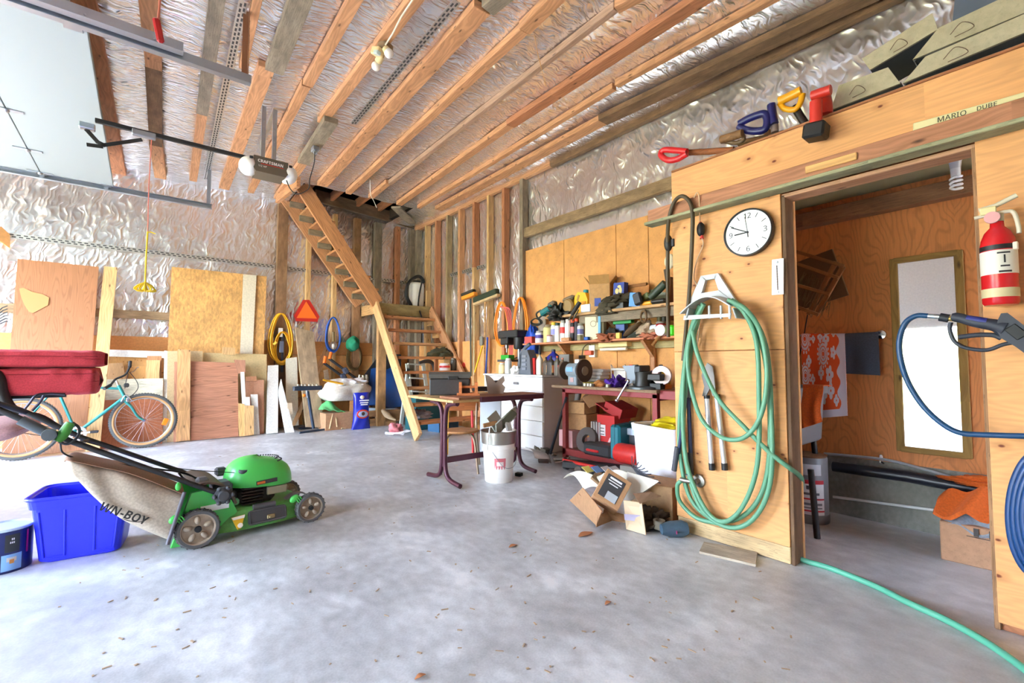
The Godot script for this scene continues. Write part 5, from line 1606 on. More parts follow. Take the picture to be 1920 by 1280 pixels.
# ---------------------------------------------------------------- the far corner
func corner():
	var zb := func(x, y, d = 0.0): return atz(x, y, -7.92 + d)
	var blk := M(Color(0.10, 0.10, 0.11), 0.5)
	var galv := steel()
	# cords on the back wall
	var t := thing("extension_cord", zb.call(530, 684), "yellow extension cord hung in loops on the brown back wall post", "cord")
	var mb := MB.new()
	coil(mb, zb, 527, 634, 20, 46, 7, 0.010, 2.5, 3)
	coil(mb, zb, 530, 652, 16, 30, 4, 0.010, 2.0, 4)
	put(t, "loops", mb, M(Color(0.90, 0.66, 0.08), 0.5))
	ptube(t, "plug", [zb.call(513, 646, 0.05), zb.call(519, 641, 0.06)], 0.022, M(Color(0.90, 0.72, 0.25), 0.5))
	t = thing("bar_clamp", zb.call(529, 703), "dark bar clamp with a white label hanging inside the yellow cord", "clamp")
	pbox(t, "bar", (zb.call(529, 620, -0.01) + zb.call(530, 702, -0.01)) / 2, Vector3(0.035, 0.62, 0.012), M(Color(0.25, 0.27, 0.32), 0.4, 0.6))
	pbox(t, "label", zb.call(526, 623, 0.005), Vector3(0.065, 0.14, 0.012), M(Color(0.92, 0.90, 0.86), 0.5))
	pbox(t, "jaw", zb.call(528, 650, 0.005), Vector3(0.06, 0.18, 0.03), M(Color(0.50, 0.56, 0.68), 0.3, 0.7))
	t = thing("triangle_sign", zb.call(574, 602), "orange slow vehicle triangle with a red border on the back wall", "sign")
	var fr := Transform3D(Basis(), Vector3())
	var sgn := func(ps: Array, d: float, m: Material, nm: String):
		var c: Vector3 = zb.call(575, 585)
		var mb2 := MB.new()
		var pl := []
		for q in ps:
			var w: Vector3 = zb.call(q[0], q[1]) - c
			pl.append(Vector2(w.x, w.y))
		mb2.xf.origin = c
		mb2.prism(pl, d, d + 0.004)
		put(t, nm, mb2, m)
	sgn.call([[568, 562], [580, 562], [599, 593], [595, 603], [555, 602], [551, 592]], 0.0, M(Color(0.78, 0.16, 0.13), 0.4), "border")
	sgn.call([[574, 565], [594, 597], [556, 596]], 0.005, M(Color(0.98, 0.45, 0.14), 0.4), "triangle")
	t = thing("trouble_light", zb.call(625, 660), "caged work lamp with its blue cord hung in a long loop", "work lamp")
	mb = MB.new()
	coil(mb, zb, 625, 627, 13, 32, 5, 0.011, 2.0, 8)
	put(t, "cord", mb, M(Color(0.16, 0.36, 0.72), 0.5))
	ptube(t, "handle", [zb.call(625, 622, 0.06), zb.call(625, 640, 0.06)], 0.022, M(Color(0.45, 0.36, 0.20), 0.6))
	mb = MB.new()
	for k in 8:
		var ps := []
		for s in 7:
			var u := s / 6.0
			var rr := 0.055 * sin(PI * (0.15 + 0.8 * u))
			ps.append(zb.call(625, 641 + 15 * u, 0.06) + Vector3(cos(TAU * k / 8), 0, sin(TAU * k / 8)) * rr)
		mb.tube(ps, 0.003, 4)
	put(t, "cage", mb, galv)
	mb = MB.new()
	mb.ball(zb.call(625, 649, 0.06), Vector3(0.03, 0.045, 0.03), 8)
	put(t, "bulb", mb, M(Color(0.95, 0.92, 0.85), 0.3))
	# hat and hose
	t = thing("garden_hose", zb.call(664, 693), "thin brown hose coiled on the back wall below the green hat", "hose")
	mb = MB.new()
	coil(mb, func(x, y, d): return atz(x, y, -7.96 + d * 0.5), 664, 666, 12, 25, 6, 0.009, 2.5, 12)
	put(t, "loops", mb, M(Color(0.42, 0.33, 0.18), 0.7))
	mb = MB.new()
	mb.xf = frame(zb.call(662, 645, 0.04), Vector3(1, 0.05, 0), Vector3(0, 1, 0.4))
	mb.grid(24, 10, func(a, b):
		var an: float = -TAU * a
		var p: Vector2 = [Vector2(0.02, 0.12), Vector2(0.4, 0.118), Vector2(0.62, 0.10), Vector2(0.68, 0.06), Vector2(0.7, 0.02), Vector2(0.8, 0.0), Vector2(0.95, -0.01), Vector2(1.05, -0.02), Vector2(1.02, -0.028), Vector2(0.8, -0.01), Vector2(0.5, 0.0)][mini(10, int(b * 10.0 + 0.01))]
		return Vector3(cos(an) * p.x * 0.115, sin(an) * p.x * 0.135 + 0.008 * sin(5 * an), p.y))
	solo("sun_hat", mb, fabric(Color(0.16, 0.58, 0.42)), "green cloth hat hanging on the back wall", "hat")
	# loppers leaning
	t = thing("long_loppers", atz(665, 730, -7.6), "black handled long loppers with orange grips behind the white sacks", "loppers")
	for q in [[Vector2(607, 680), Vector2(668, 724)], [Vector2(617, 672), Vector2(670, 711)]]:
		ptube(t, "handle", [atz(q[0].x, q[0].y, -7.72), atz(q[1].x, q[1].y, -7.6)], 0.022, blk)
		ptube(t, "grip", [atz(q[0].x + 1, q[0].y + 1, -7.71), atz(q[0].x + (3 if q[0].x < 610 else 4), q[0].y - 12, -7.73)], 0.026, M(Color(0.95, 0.45, 0.10), 0.5))
	for q in [Vector2(644, 706), Vector2(648, 695)]: pbox(t, "clamp", atz(q.x, q.y, -7.6), Vector3(0.09, 0.11, 0.06), M(Color(0.22, 0.25, 0.32), 0.4), Basis(Vector3.BACK, 0.5), 0.02)
	# roller stand
	t = thing("roller_stand", aty(590, 806, 0), "dark blue roller stand with a row of balls on its head", "roller stand")
	var navy := M(Color(0.14, 0.20, 0.28), 0.4)
	var zs := -7.05
	pbox(t, "head", (atz(556, 728, zs) + atz(597, 727, zs)) / 2, Vector3(0.40, 0.06, 0.07), navy, Basis(Vector3.UP, 0.1), 0.006)
	for k in 6:
		mb = MB.new()
		mb.ball(atz(559 + k * 7, 722, zs), Vector3.ONE * 0.02, 6)
		put(t, "ball", mb, steel(Color(0.8, 0.78, 0.7), 0.3))
	ptube(t, "post", [atz(577, 733, zs), atz(582, 768, zs), atz(588, 803, zs)], 0.022, navy)
	ptube(t, "inner_tube", [atz(575, 731, zs), atz(577, 745, zs)], 0.016, galv)
	mb = MB.new()
	mb.ball(atz(570, 741, zs + 0.03), Vector3.ONE * 0.025, 6)
	put(t, "knob", mb, M(Color(0.95, 0.5, 0.1), 0.4))
	for q in [[aty(560, 803, 0.02), aty(613, 798, 0.02)], [aty(562, 811, 0.02), aty(614, 804, 0.02)]]: ptube(t, "foot", q, 0.016, navy)
	# heap by the post
	var sack := M(Color(0.90, 0.88, 0.84), 0.45, 0.0, T.dirt, 3.0)
	tag(pblob(null, "plastic_sack", atz(648, 735, -7.55), Vector3(0.42, 0.21, 0.25), sack, 5, 0.12, 2.0), "bulging white plastic wrapped bundle left of the blue bag", "sack")
	tag(pblob(null, "plastic_bag", atz(660, 718, -7.5), Vector3(0.22, 0.07, 0.14), M(Color(0.94, 0.93, 0.92), 0.4), 9, 0.5, 3.0), "crumpled white shopping bag on top of the wrapped bundle", "bag")
	mb = MB.new()
	mb.xf = frame(atz(624, 716, -7.35), Vector3(1, -0.22, 0.1), Vector3.UP)
	mb.grid(14, 6, func(a, b): return Vector3((a - 0.5) * 0.30, 0.02 * sin(PI * b), (b - 0.5) * (0.05 + 0.07 * a)), 0.015)
	solo("yellow_scoop", mb, M(Color(0.90, 0.66, 0.12), 0.4), "yellow plastic scoop lying on the wrapped bundle", "scoop")
	mb = MB.new()
	mb.grid(16, 10, func(a, b):
		var p: Vector3 = atz(606, 768, -7.28).lerp(atz(656, 774, -7.28), a)
		return p + Vector3(0, 0.16 * sin(PI * minf(1.0, a * 1.3)) * b - 0.02 * b, -0.25 * b) + Vector3(0, 0.01 * sin(a * 20.0), 0), 0.012)
	solo("green_bag", mb, M(Color(0.42, 0.78, 0.48), 0.5), "pale green plastic sheet folded over boxes below the bundle", "bag")
	boxy("cardboard_box", aty(637, 806, 0) + Vector3(0.0, 0, -0.2), Vector3(0.42, 0.26, 0.3), 0.05, card(Color(0.78, 0.60, 0.45)), "brown carton with white strips under the pale green sheet", "box")
	for q in [[[618, 804], [624, 775]], [[632, 800], [630, 782]], [[640, 803], [648, 803]]]:
		tag(ptube(null, "wood_strip", [atz(q[0][0], q[0][1], -7.22), atz(q[1][0], q[1][1], -7.24)], 0.012, lumber(Color(0.9, 0.78, 0.6)), 6), ["longest thin pale wood strip propped upright against the brown carton", "short thin pale strip standing in the middle of the brown carton", "thin pale strip lying flat on the floor before the brown carton"][[618, 632, 640].find(q[0][0])], "strip", "thin strips by the carton")
	leaner("cardboard_sheet", [[655, 806], [667, 805], [668, 742], [657, 742]], -7.33, -7.38, 0.02, card(Color(0.92, 0.66, 0.42)), "narrow orange tan cardboard edge just left of the blue bag", "cardboard")
	# blue feed bag
	t = thing("feed_bag", aty(680, 804, 0), "glossy blue pet food bag with red oval picture standing by the post", "bag")
	mb = MB.new()
	var fb := aty(680, 805, 0)
	mb.grid(24, 16, func(a, b):
		var an: float = -TAU * a
		var y: float = 0.57 * (1.0 - b)
		var th: float = 0.075 * pow(sin(PI * clampf(b * 0.93 + 0.04, 0.0, 1.0)), 0.5)
		var w: float = 0.128 - 0.012 * sin(PI * b) + 0.022 * pow(b, 3.0)
		return fb + Vector3(cos(an) * w, y, -0.08 + signf(sin(an)) * pow(absf(sin(an)), 0.8) * th + 0.006 * sin(a * 31.0 + b * 9.0)))
	put(t, "sack", mb, M(Color(0.12, 0.17, 0.66), 0.25))
	mb = MB.new()
	mb.xf = Transform3D(Basis(Vector3.RIGHT, 0.0), fb + Vector3(0.0, 0.24, 0.0))
	mb.ball(Vector3(), Vector3(0.10, 0.07, 0.012), 8)
	var ov := put(t, "oval_picture", mb, M(Color(0.80, 0.22, 0.16), 0.4))
	mb = MB.new()
	mb.ball(fb + Vector3(0.0, 0.24, 0.006), Vector3(0.08, 0.05, 0.012), 8)
	put(ov, "oval_centre", mb, M(Color(0.62, 0.66, 0.78), 0.4))
	mb = MB.new()
	mb.ball(fb + Vector3(0.0, 0.245, 0.012), Vector3(0.03, 0.03, 0.012), 8)
	put(ov, "oval_dot", mb, M(Color(0.25, 0.18, 0.12), 0.4))
	for q in [[0.0, 0.45, 0.15], [0.0, 0.415, 0.13], [0.0, 0.385, 0.11]]: pbox(t, "white_print", fb + Vector3(q[0] + 0.02, q[1], -0.004), Vector3(q[2], 0.018, 0.004), M(Color(0.88, 0.90, 0.96), 0.4), Basis(), 0.0)
	mb = MB.new()
	mb.ball(fb + Vector3(-0.01, 0.50, -0.012), Vector3(0.035, 0.03, 0.01), 8)
	put(t, "emblem", mb, M(Color(0.92, 0.88, 0.78), 0.4))
	# jars, tarp and mattress under the landing
	for q in [[674, 722, 0.03], [681, 723, 0.04], [687, 722, 0.035]]:
		var b := atz(q[0], q[1], -7.62)
		tag(plathe(null, "glass_jar", b, [Vector2(0, 0), Vector2(q[2], 0), Vector2(q[2], 0.13), Vector2(q[2] * 0.7, 0.16), Vector2(q[2] * 0.7, 0.18), Vector2(0, 0.18)], M(Color(0.62, 0.60, 0.52), 0.15, 0.3)), ["leftmost of three dusty glass jars beside the blue mattress", "middle one of three dusty glass jars beside the blue mattress", "rightmost of three dusty glass jars, touching the blue mattress"][[674, 681, 687].find(q[0])], "jar", "dusty jars by the mattress")
	leaner("folded_tent", [[668, 724], [752, 735], [752, 664], [712, 664]], -7.72, -7.88, 0.04, M(Color(0.12, 0.13, 0.16), 0.8), "dark folded tarpaulin leaning in the corner behind the blue mattress", "tarpaulin")
	mb = MB.new()
	mb.grid(20, 14, func(a, b):
		var l: Vector3 = atz(684, 762, -7.42).lerp(atz(697, 694, -7.75), b)
		var r: Vector3 = atz(772, 765, -7.25).lerp(atz(742, 694, -7.75), b)
		var p := l.lerp(r, a)
		return p + Vector3(0, 0.02 * sin(a * 9.0), 0.03 * sin(a * 6.0 + b * 5.0) + 0.12 * sin(PI * b) * a), 0.05)
	var mt := solo("air_mattress", mb, M(Color(0.10, 0.26, 0.48), 0.35), "slumped dark blue mattress leaning behind the landing post", "mattress")
	ptube(mt, "pale_edge", [atz(690, 767, -7.36), atz(730, 768, -7.28), atz(765, 769, -7.2)], 0.025, M(Color(0.72, 0.80, 0.86), 0.6))
	# timbers on the floor there
	for q in [[[692, 775], [752, 772], 0.10], [[694, 790], [750, 782], 0.09], [[692, 799], [742, 792], 0.10]]:
		var a2 := atz(q[0][0], q[0][1], -7.38)
		var b2 := atz(q[1][0], q[1][1], -7.2)
		var o := board(null, "timber_offcut", a2, b2, 0.12, q[2], Vector3.UP, weathered(Color(0.60, 0.44, 0.28)))
		tag(o, ["topmost of the brown timber offcuts under the blue mattress", "middle of the three brown timber offcuts under the blue mattress", "lowest brown timber offcut, flat on the floor under the blue mattress"][[775, 790, 799].find(q[0][1])], "offcut", "timber offcuts under the mattress")
	mb = MB.new()
	mb.tube(spline([atz(716, 768, -7.1), atz(724, 776, -7.1), atz(733, 783, -7.1), atz(742, 787, -7.08)], 5), [0.02, 0.03, 0.035, 0.04, 0.045, 0.05, 0.05, 0.045, 0.04, 0.036, 0.03, 0.026, 0.022, 0.02, 0.018, 0.01], 8)
	solo("pale_branch", mb, plain(Color(0.86, 0.76, 0.62)), "pale curved driftwood piece beside the landing post", "wood")
	tag(pblob(null, "pink_sack", aty(742, 812, 0) + Vector3(0, 0.06, 0), Vector3(0.10, 0.085, 0.09), M(Color(0.86, 0.50, 0.52), 0.6), 21, 0.3, 2.0), "small pink paper sack on the floor by the stair foot", "sack")
	mb = MB.new()
	mb.grid(14, 10, func(a, b): return aty(736, 818, 0).lerp(aty(772, 822, 0), a) + Vector3(0.02 * sin(b * 7.0), 0.02 + 0.10 * a * (1 - b) + 0.012 * sin(a * 11.0 + b * 7.0), -0.28 * b), 0.004)
	solo("crumpled_paper", mb, M(Color(0.90, 0.90, 0.92), 0.8), "crumpled white printed paper at the foot of the stair stringer", "paper")
	# backpack sprayer on the landing
	var sp := Vector3(3.86, 2.05, -7.55)
	t = thing("backpack_sprayer", sp, "white backpack sprayer with black harness standing on the landing", "sprayer")
	mb = MB.new()
	mb.xf.origin = sp
	mb.grid(24, 10, func(a, b):
		var an: float = -TAU * a
		var p: Vector2 = [Vector2(0, 0.46), Vector2(0.7, 0.46), Vector2(0.95, 0.44), Vector2(1.0, 0.40), Vector2(1, 0.3), Vector2(1, 0.2), Vector2(1.0, 0.1), Vector2(0.98, 0.05), Vector2(0.9, 0.02), Vector2(0.5, 0.0), Vector2(0, 0.0)][mini(10, int(b * 10.0 + 0.01))]
		return Vector3(cos(an) * 0.13 * p.x, p.y, signf(sin(an)) * pow(absf(sin(an)), 0.6) * 0.1 * p.x))
	put(t, "tank", mb, M(Color(0.93, 0.92, 0.88), 0.4))
	plathe(t, "lid", sp, [Vector2(0.07, 0.45), Vector2(0.07, 0.49), Vector2(0, 0.50)], blk)
	ptube(t, "harness", spline([sp + Vector3(-0.13, 0.02, 0.05), sp + Vector3(-0.24, 0.2, 0.08), sp + Vector3(-0.20, 0.42, 0.08), sp + Vector3(-0.05, 0.55, 0.06), sp + Vector3(0.06, 0.56, 0.05), sp + Vector3(0.12, 0.46, 0.05)], 6), 0.03, blk)
	ptube(t, "strap", spline([sp + Vector3(0.05, 0.48, 0.11), sp + Vector3(0.0, 0.25, 0.115), sp + Vector3(-0.02, 0.03, 0.11), sp + Vector3(-0.08, -0.12, 0.30), sp + Vector3(-0.06, -0.2, 0.32)], 6), 0.014, blk)
	ptube(t, "spray_hose", spline([sp + Vector3(0.12, 0.05, 0.02), sp + Vector3(0.2, 0.2, 0.0), sp + Vector3(0.16, 0.42, 0.0)], 6), 0.01, blk)
	# stepladder and bits under the lower flight
	var alu := M(Color(0.78, 0.80, 0.76), 0.45, 0.3)
	t = thing("step_ladder", Vector3(3.5, 0, -7.0), "pale folding step ladder standing behind the open stair treads", "ladder")
	for q in [[[763, 681], [778, 800]], [[793, 681], [810, 800]], [[765, 690], [752, 795]]]: board(t, "rail", atz(q[0][0], q[0][1], -7.0), atz(q[1][0], q[1][1], -7.0), 0.06, 0.03, Vector3.BACK, alu)
	for y in [682, 708, 733, 760]: board(t, "rung", atz(764 + (y - 682) * 0.12, y, -6.98), atz(796 + (y - 682) * 0.14, y + 2, -6.98), 0.06, 0.025, Vector3.UP, alu)
	t = thing("black_pipe", atz(800, 690, -7.2), "black bent plastic pipe behind the stair treads", "pipe")
	ptube(t, "pipe", spline([atz(786, 681, -7.2), atz(800, 677, -7.2), atz(811, 681, -7.2), atz(815, 696, -7.2), atz(815, 712, -7.2)], 6), 0.035, M(Color(0.22, 0.21, 0.2), 0.5))
	boxy("tool_case", Vector3(3.5, 0, -6.55), Vector3(0.5, 0.5, 0.3), 0.1, M(Color(0.10, 0.34, 0.36), 0.5), "dark teal case seen between the lower stair treads", "case")
	boxy("storage_tote", Vector3(3.62, 0, -6.15), Vector3(0.4, 0.16, 0.26), 0.2, M(Color(0.20, 0.38, 0.52), 0.5), "blue tote under the lowest stair tread", "tote")
	tag(pblob(null, "rag_heap", Vector3(3.12, 0.285, -5.95), Vector3(0.14, 0.07, 0.10), fabric(Color(0.66, 0.66, 0.70)), 31, 0.5, 3.0), "grey striped rag heap on the lowest stair tread", "rag")
	tag(pblob(null, "pink_bundle", Vector3(3.45, 0.51, -6.1), Vector3(0.12, 0.07, 0.09), fabric(Color(0.72, 0.48, 0.50)), 32, 0.3, 2.0), "dusty pink cloth bundle on a low stair tread", "cloth")
	# on the treads
	tag(pblob(null, "camouflage_jacket", Vector3(3.84, 1.155, -6.57), Vector3(0.24, 0.10, 0.14), fabric(Color(0.33, 0.32, 0.22)), 33, 0.5, 3.0), "crumpled olive green jacket on a stair tread", "jacket")
	t = can("putty_tub", Vector3(3.76, 0.915, -6.36), 0.085, 0.12, M(Color(0.92, 0.90, 0.88), 0.4), M(Color(0.90, 0.88, 0.84), 0.4), "white plastic tub with red print on a stair tread", "tub", "", M(Color(0.78, 0.20, 0.18), 0.5), 0.9)
	can("dark_bottle", Vector3(3.92, 0.915, -6.36), 0.045, 0.20, M(Color(0.25, 0.25, 0.24), 0.4), M(Color(0.45, 0.44, 0.40), 0.4), "dark grey bottle on a stair tread right of the white tub", "bottle")
	t = thing("funnel", Vector3(4.0, 0.93, -6.28), "small red funnel lying beside the dark bottle on the stair", "funnel")
	mb = MB.new()
	mb.tube([atz(868, 684, -6.3), atz(874, 687, -6.3), atz(886, 691, -6.3)], [0.05, 0.025, 0.008], 12)
	put(t, "cone", mb, M(Color(0.88, 0.30, 0.28), 0.4))
	# right wall: brooms, poles, cords
	var xr := func(x, y, d = 0.0): return atx(x, y, 3.98 - d)
	t = thing("push_broom", xr.call(880, 700), "push broom with orange head upside down on a black pole", "broom")
	pbox(t, "head", xr.call(880, 555), Vector3(0.08, 0.06, 0.36), M(Color(0.95, 0.58, 0.15), 0.6), Basis(Vector3.RIGHT, -0.10), 0.01)
	pbox(t, "bristles", xr.call(878, 549), Vector3(0.07, 0.05, 0.34), M(Color(0.22, 0.2, 0.15), 0.9), Basis(Vector3.RIGHT, -0.10), 0.008)
	ptube(t, "pole", [xr.call(882, 560), xr.call(883, 705)], 0.014, M(Color(0.20, 0.24, 0.20), 0.5))
	t = thing("shop_broom", xr.call(912, 700), "wide broom with dark green bristles upside down on a tan pole", "broom")
	pbox(t, "head", xr.call(912, 562), Vector3(0.07, 0.04, 0.62), lumber(Color(0.86, 0.74, 0.55)), Basis(Vector3.RIGHT, -0.12), 0.006)
	pbox(t, "bristles", xr.call(911, 555), Vector3(0.08, 0.09, 0.60), M(Color(0.20, 0.24, 0.17), 0.95), Basis(Vector3.RIGHT, -0.12), 0.012)
	ptube(t, "pole", [xr.call(910, 566), xr.call(908, 700)], 0.014, lumber(Color(0.85, 0.66, 0.42)))
	for q in [[889, 568, 889, 703, Color(0.80, 0.68, 0.48), "tan wooden pole beside the black broom pole"], [914, 632, 911, 700, Color(0.12, 0.28, 0.66), "blue pole standing left of the drill press"], [918, 628, 917, 700, Color(0.72, 0.46, 0.30), "reddish wooden pole just right of the blue pole"]]:
		tag(ptube(null, "tool_pole", [xr.call(q[0], q[1]), xr.call(q[2], q[3])], 0.013, M(q[4], 0.6)), q[5], "pole")
	t = thing("yellow_wand", xr.call(890, 698), "yellow striped wand with a grey head leaning on the wall", "wand")
	ptube(t, "pole", [xr.call(905, 648, 0.05), xr.call(890, 698, 0.2)], 0.012, M(Color(0.95, 0.74, 0.10), 0.5))
	pbox(t, "head", xr.call(903, 639, 0.05), Vector3(0.05, 0.14, 0.07), M(Color(0.5, 0.48, 0.42), 0.6), Basis(), 0.015)
	for q in [[941, 606, 12, 40, 5, "orange extension cord looped above the drill press", 41], [976, 608, 13, 50, 9, "long orange extension cord hung at the edge of the shelves", 42]]:
		mb = MB.new()
		coil(mb, func(x, y, d): return atx(x, y, 4.02 - d), q[0], q[1], q[2], q[3], q[4], 0.010, 2.2, q[6])
		solo("extension_cord", mb, M(Color(0.93, 0.55, 0.08), 0.5), q[5], "cord")
	mb = MB.new()
	for k in 4: mb.tube(spline([atx(938 + k, 575, 4.0), atx(947 + k * 3, 580, 3.97), atx(953 + k * 2, 610, 3.98), atx(955 + k * 2, 660, 3.98), atx(950 + k, 690, 4.0)], 6), 0.008, 6)
	solo("pink_rope", mb, M(Color(0.85, 0.40, 0.38), 0.8), "pink rope hanging between the two orange cords", "rope")

# ---------------------------------------------------------------- dresser, workbench, shelves
func C(r, g, b, rough := 0.5) -> StandardMaterial3D: return M(Color(r, g, b), rough)
func on(x: float, y: float, px: float) -> Vector3: return Vector3(x, y, atx(px, 700, x).z)     # a spot on a shelf along the right wall
func sz(a: Vector3, w: float) -> float: return w * (a - EYE).dot(-CX.z) / F                     # pixels to metres there
func dresser():
	var wht := C(0.93, 0.93, 0.92, 0.45)
	var t := thing("dresser", Vector3(3.79, 0, -4.35), "white five drawer dresser between the stairs and the workbench", "dresser")
	pbox(t, "carcass", Vector3(3.80, 0.44, -4.355), Vector3(0.52, 0.86, 1.12), C(0.78, 0.73, 0.70, 0.6))
	pbox(t, "top", Vector3(3.785, 0.885, -4.355), Vector3(0.57, 0.02, 1.15), wht)
	for k in 5:
		var d := pbox(t, "drawer", Vector3(3.527, 0.118 + k * 0.168, -4.355), Vector3(0.03, 0.160, 1.12), wht)
		for z: float in [-4.25]: pbox(d, "handle", Vector3(3.505, 0.118 + k * 0.168, z), Vector3(0.025, 0.03, 0.10), steel(Color(0.7, 0.72, 0.74), 0.3), Basis(), 0.008)
	# drill press
	var b := Vector3(3.82, 0.896, -4.72)
	var blk := C(0.15, 0.15, 0.14, 0.5)
	t = thing("drill_press", b, "black bench drill press with a green vise on its table", "drill press")
	pbox(t, "base", b + Vector3(0, 0.02, 0), Vector3(0.24, 0.04, 0.18), C(0.22, 0.22, 0.22))
	ptube(t, "column", [b + Vector3(0.06, 0.03, 0.08), b + Vector3(0.06, 0.45, 0.08)], 0.025, steel())
	pbox(t, "table", b + Vector3(-0.03, 0.17, -0.02), Vector3(0.22, 0.03, 0.24), C(0.25, 0.25, 0.25))
	pbox(t, "vise", b + Vector3(-0.05, 0.215, -0.03), Vector3(0.10, 0.06, 0.17), C(0.12, 0.62, 0.16))
	pbox(t, "belt_cover", b + Vector3(0, 0.52, 0.02), Vector3(0.20, 0.10, 0.40), blk, Basis(), 0.012)
	pbox(t, "head", b + Vector3(-0.02, 0.43, -0.06), Vector3(0.15, 0.10, 0.16), blk, Basis(), 0.015)
	plathe(t, "motor", b + Vector3(0.0, 0.32, 0.15), [Vector2(0, 0), Vector2(0.06, 0), Vector2(0.072, 0.02), Vector2(0.072, 0.15), Vector2(0, 0.15)], C(0.10, 0.10, 0.10))
	plathe(t, "chuck", b + Vector3(-0.03, 0.27, -0.07), [Vector2(0, 0), Vector2(0.010, 0.01), Vector2(0.012, 0.06), Vector2(0.025, 0.07), Vector2(0.025, 0.12), Vector2(0, 0.12)], steel())
	ptube(t, "feed_lever", [b + Vector3(-0.1, 0.40, 0.02), b + Vector3(-0.16, 0.47, 0.10)], 0.007, steel())
	# on the dresser
	var y := 0.896
	for q in [[953, 0.045, 0.20, "dusty white spray jug on the dresser", C(0.82, 0.82, 0.80)], [942, 0.05, 0.14, "cream jar beside the drill press base", C(0.88, 0.78, 0.58)]]: can("jar", on(3.66, y, q[0]), q[1], q[2], q[4], C(0.85, 0.84, 0.82), q[3], "jar")
	tag(pblob(null, "white_tool", on(3.62, y, 968), Vector3(0.07, 0.09, 0.07), C(0.93, 0.92, 0.9, 0.4), 3, 0.3), "white rounded appliance on the dresser left of the grey case", "tool")
	b = on(3.68, y, 990)
	t = thing("tool_case", b, "dusty grey plastic tool case with a moulded handle on the dresser", "case")
	var gry := C(0.36, 0.38, 0.41, 0.55)
	var mb := MB.new()
	mb.xf = frame(b, Vector3(0, 0, 1), Vector3.UP)
	mb.prism([Vector2(-0.14, 0), Vector2(0.12, 0), Vector2(0.10, 0.20), Vector2(0.05, 0.30), Vector2(-0.05, 0.30), Vector2(-0.07, 0.08), Vector2(-0.11, 0.05)], -0.06, 0.06)
	put(t, "shell", mb, gry)
	ptube(t, "handle", spline([b + Vector3(-0.02, 0.02, -0.13), b + Vector3(-0.02, 0.22, -0.125), b + Vector3(-0.02, 0.30, -0.06), b + Vector3(-0.02, 0.37, 0.06)], 5), 0.022, gry)
	for k in 4: pbox(t, "rib", b + Vector3(-0.065, 0.07 + k * 0.05, 0.0), Vector3(0.012, 0.03, 0.08), C(0.5, 0.52, 0.55), Basis(), 0.003)
	boxy("red_tin", on(3.70, y, 1003), Vector3(0.08, 0.20, 0.08), 0.0, C(0.80, 0.14, 0.10), "red tin standing behind the pale oil bottle", "tin")
	var oils := [[1012, 0.085, 0.24, 0.06, C(0.78, 0.74, 0.66), C(0.2, 0.2, 0.2), null, "pale grey oil bottle with a tall nozzle"], [1024, 0.08, 0.19, 0.06, C(0.30, 0.24, 0.18), C(0.15, 0.15, 0.15), C(0.78, 0.45, 0.22), "dark oil bottle with an orange label"], [1033, 0.10, 0.20, 0.07, C(0.22, 0.19, 0.16), C(0.15, 0.14, 0.13), C(0.80, 0.60, 0.36), "wide black oil jug with a tan label"], [1045, 0.07, 0.20, 0.06, C(0.35, 0.33, 0.28), C(0.90, 0.35, 0.15), C(0.80, 0.30, 0.25), "grey oil bottle with an orange cap"], [1055, 0.07, 0.18, 0.06, C(0.45, 0.36, 0.28), C(0.85, 0.5, 0.4), null, "brown grimy bottle nearest the grinder"]]
	for q in oils: jug("oil_bottle", on(3.58, y, q[0]), Vector3(q[3], q[2], q[1]), 0.0, q[4], q[5], q[6], q[7] + " on the dresser", "bottle", "bottles on the dresser")
	plathe(null, "nozzle", on(3.58, y + 0.24, 1012), [Vector2(0.016, 0), Vector2(0.016, 0.05), Vector2(0.008, 0.06), Vector2(0.008, 0.10), Vector2(0, 0.10)], C(0.12, 0.12, 0.12))
	var nz := get_node("nozzle")
	nz.reparent(get_node("oil_bottle"))
	jug("blue_jug", on(3.86, y, 1038), Vector3(0.12, 0.28, 0.20), 0.0, C(0.12, 0.14, 0.52), C(0.2, 0.2, 0.3), null, "blue plastic jug behind the oil bottles", "jug")
	boxy("grey_bracket", on(3.86, y, 1062), Vector3(0.10, 0.24, 0.14), 0.2, C(0.42, 0.40, 0.36), "dull grey sheet metal box behind the grinder", "box")
	ptube(null, "wire", spline([on(3.95, y + 0.1, 952), on(3.93, y + 0.2, 965), on(3.9, y + 0.24, 985)], 6), 0.008, C(0.15, 0.14, 0.12))
	tag(get_node("wire"), "dark bent wire arching behind the dresser", "wire")
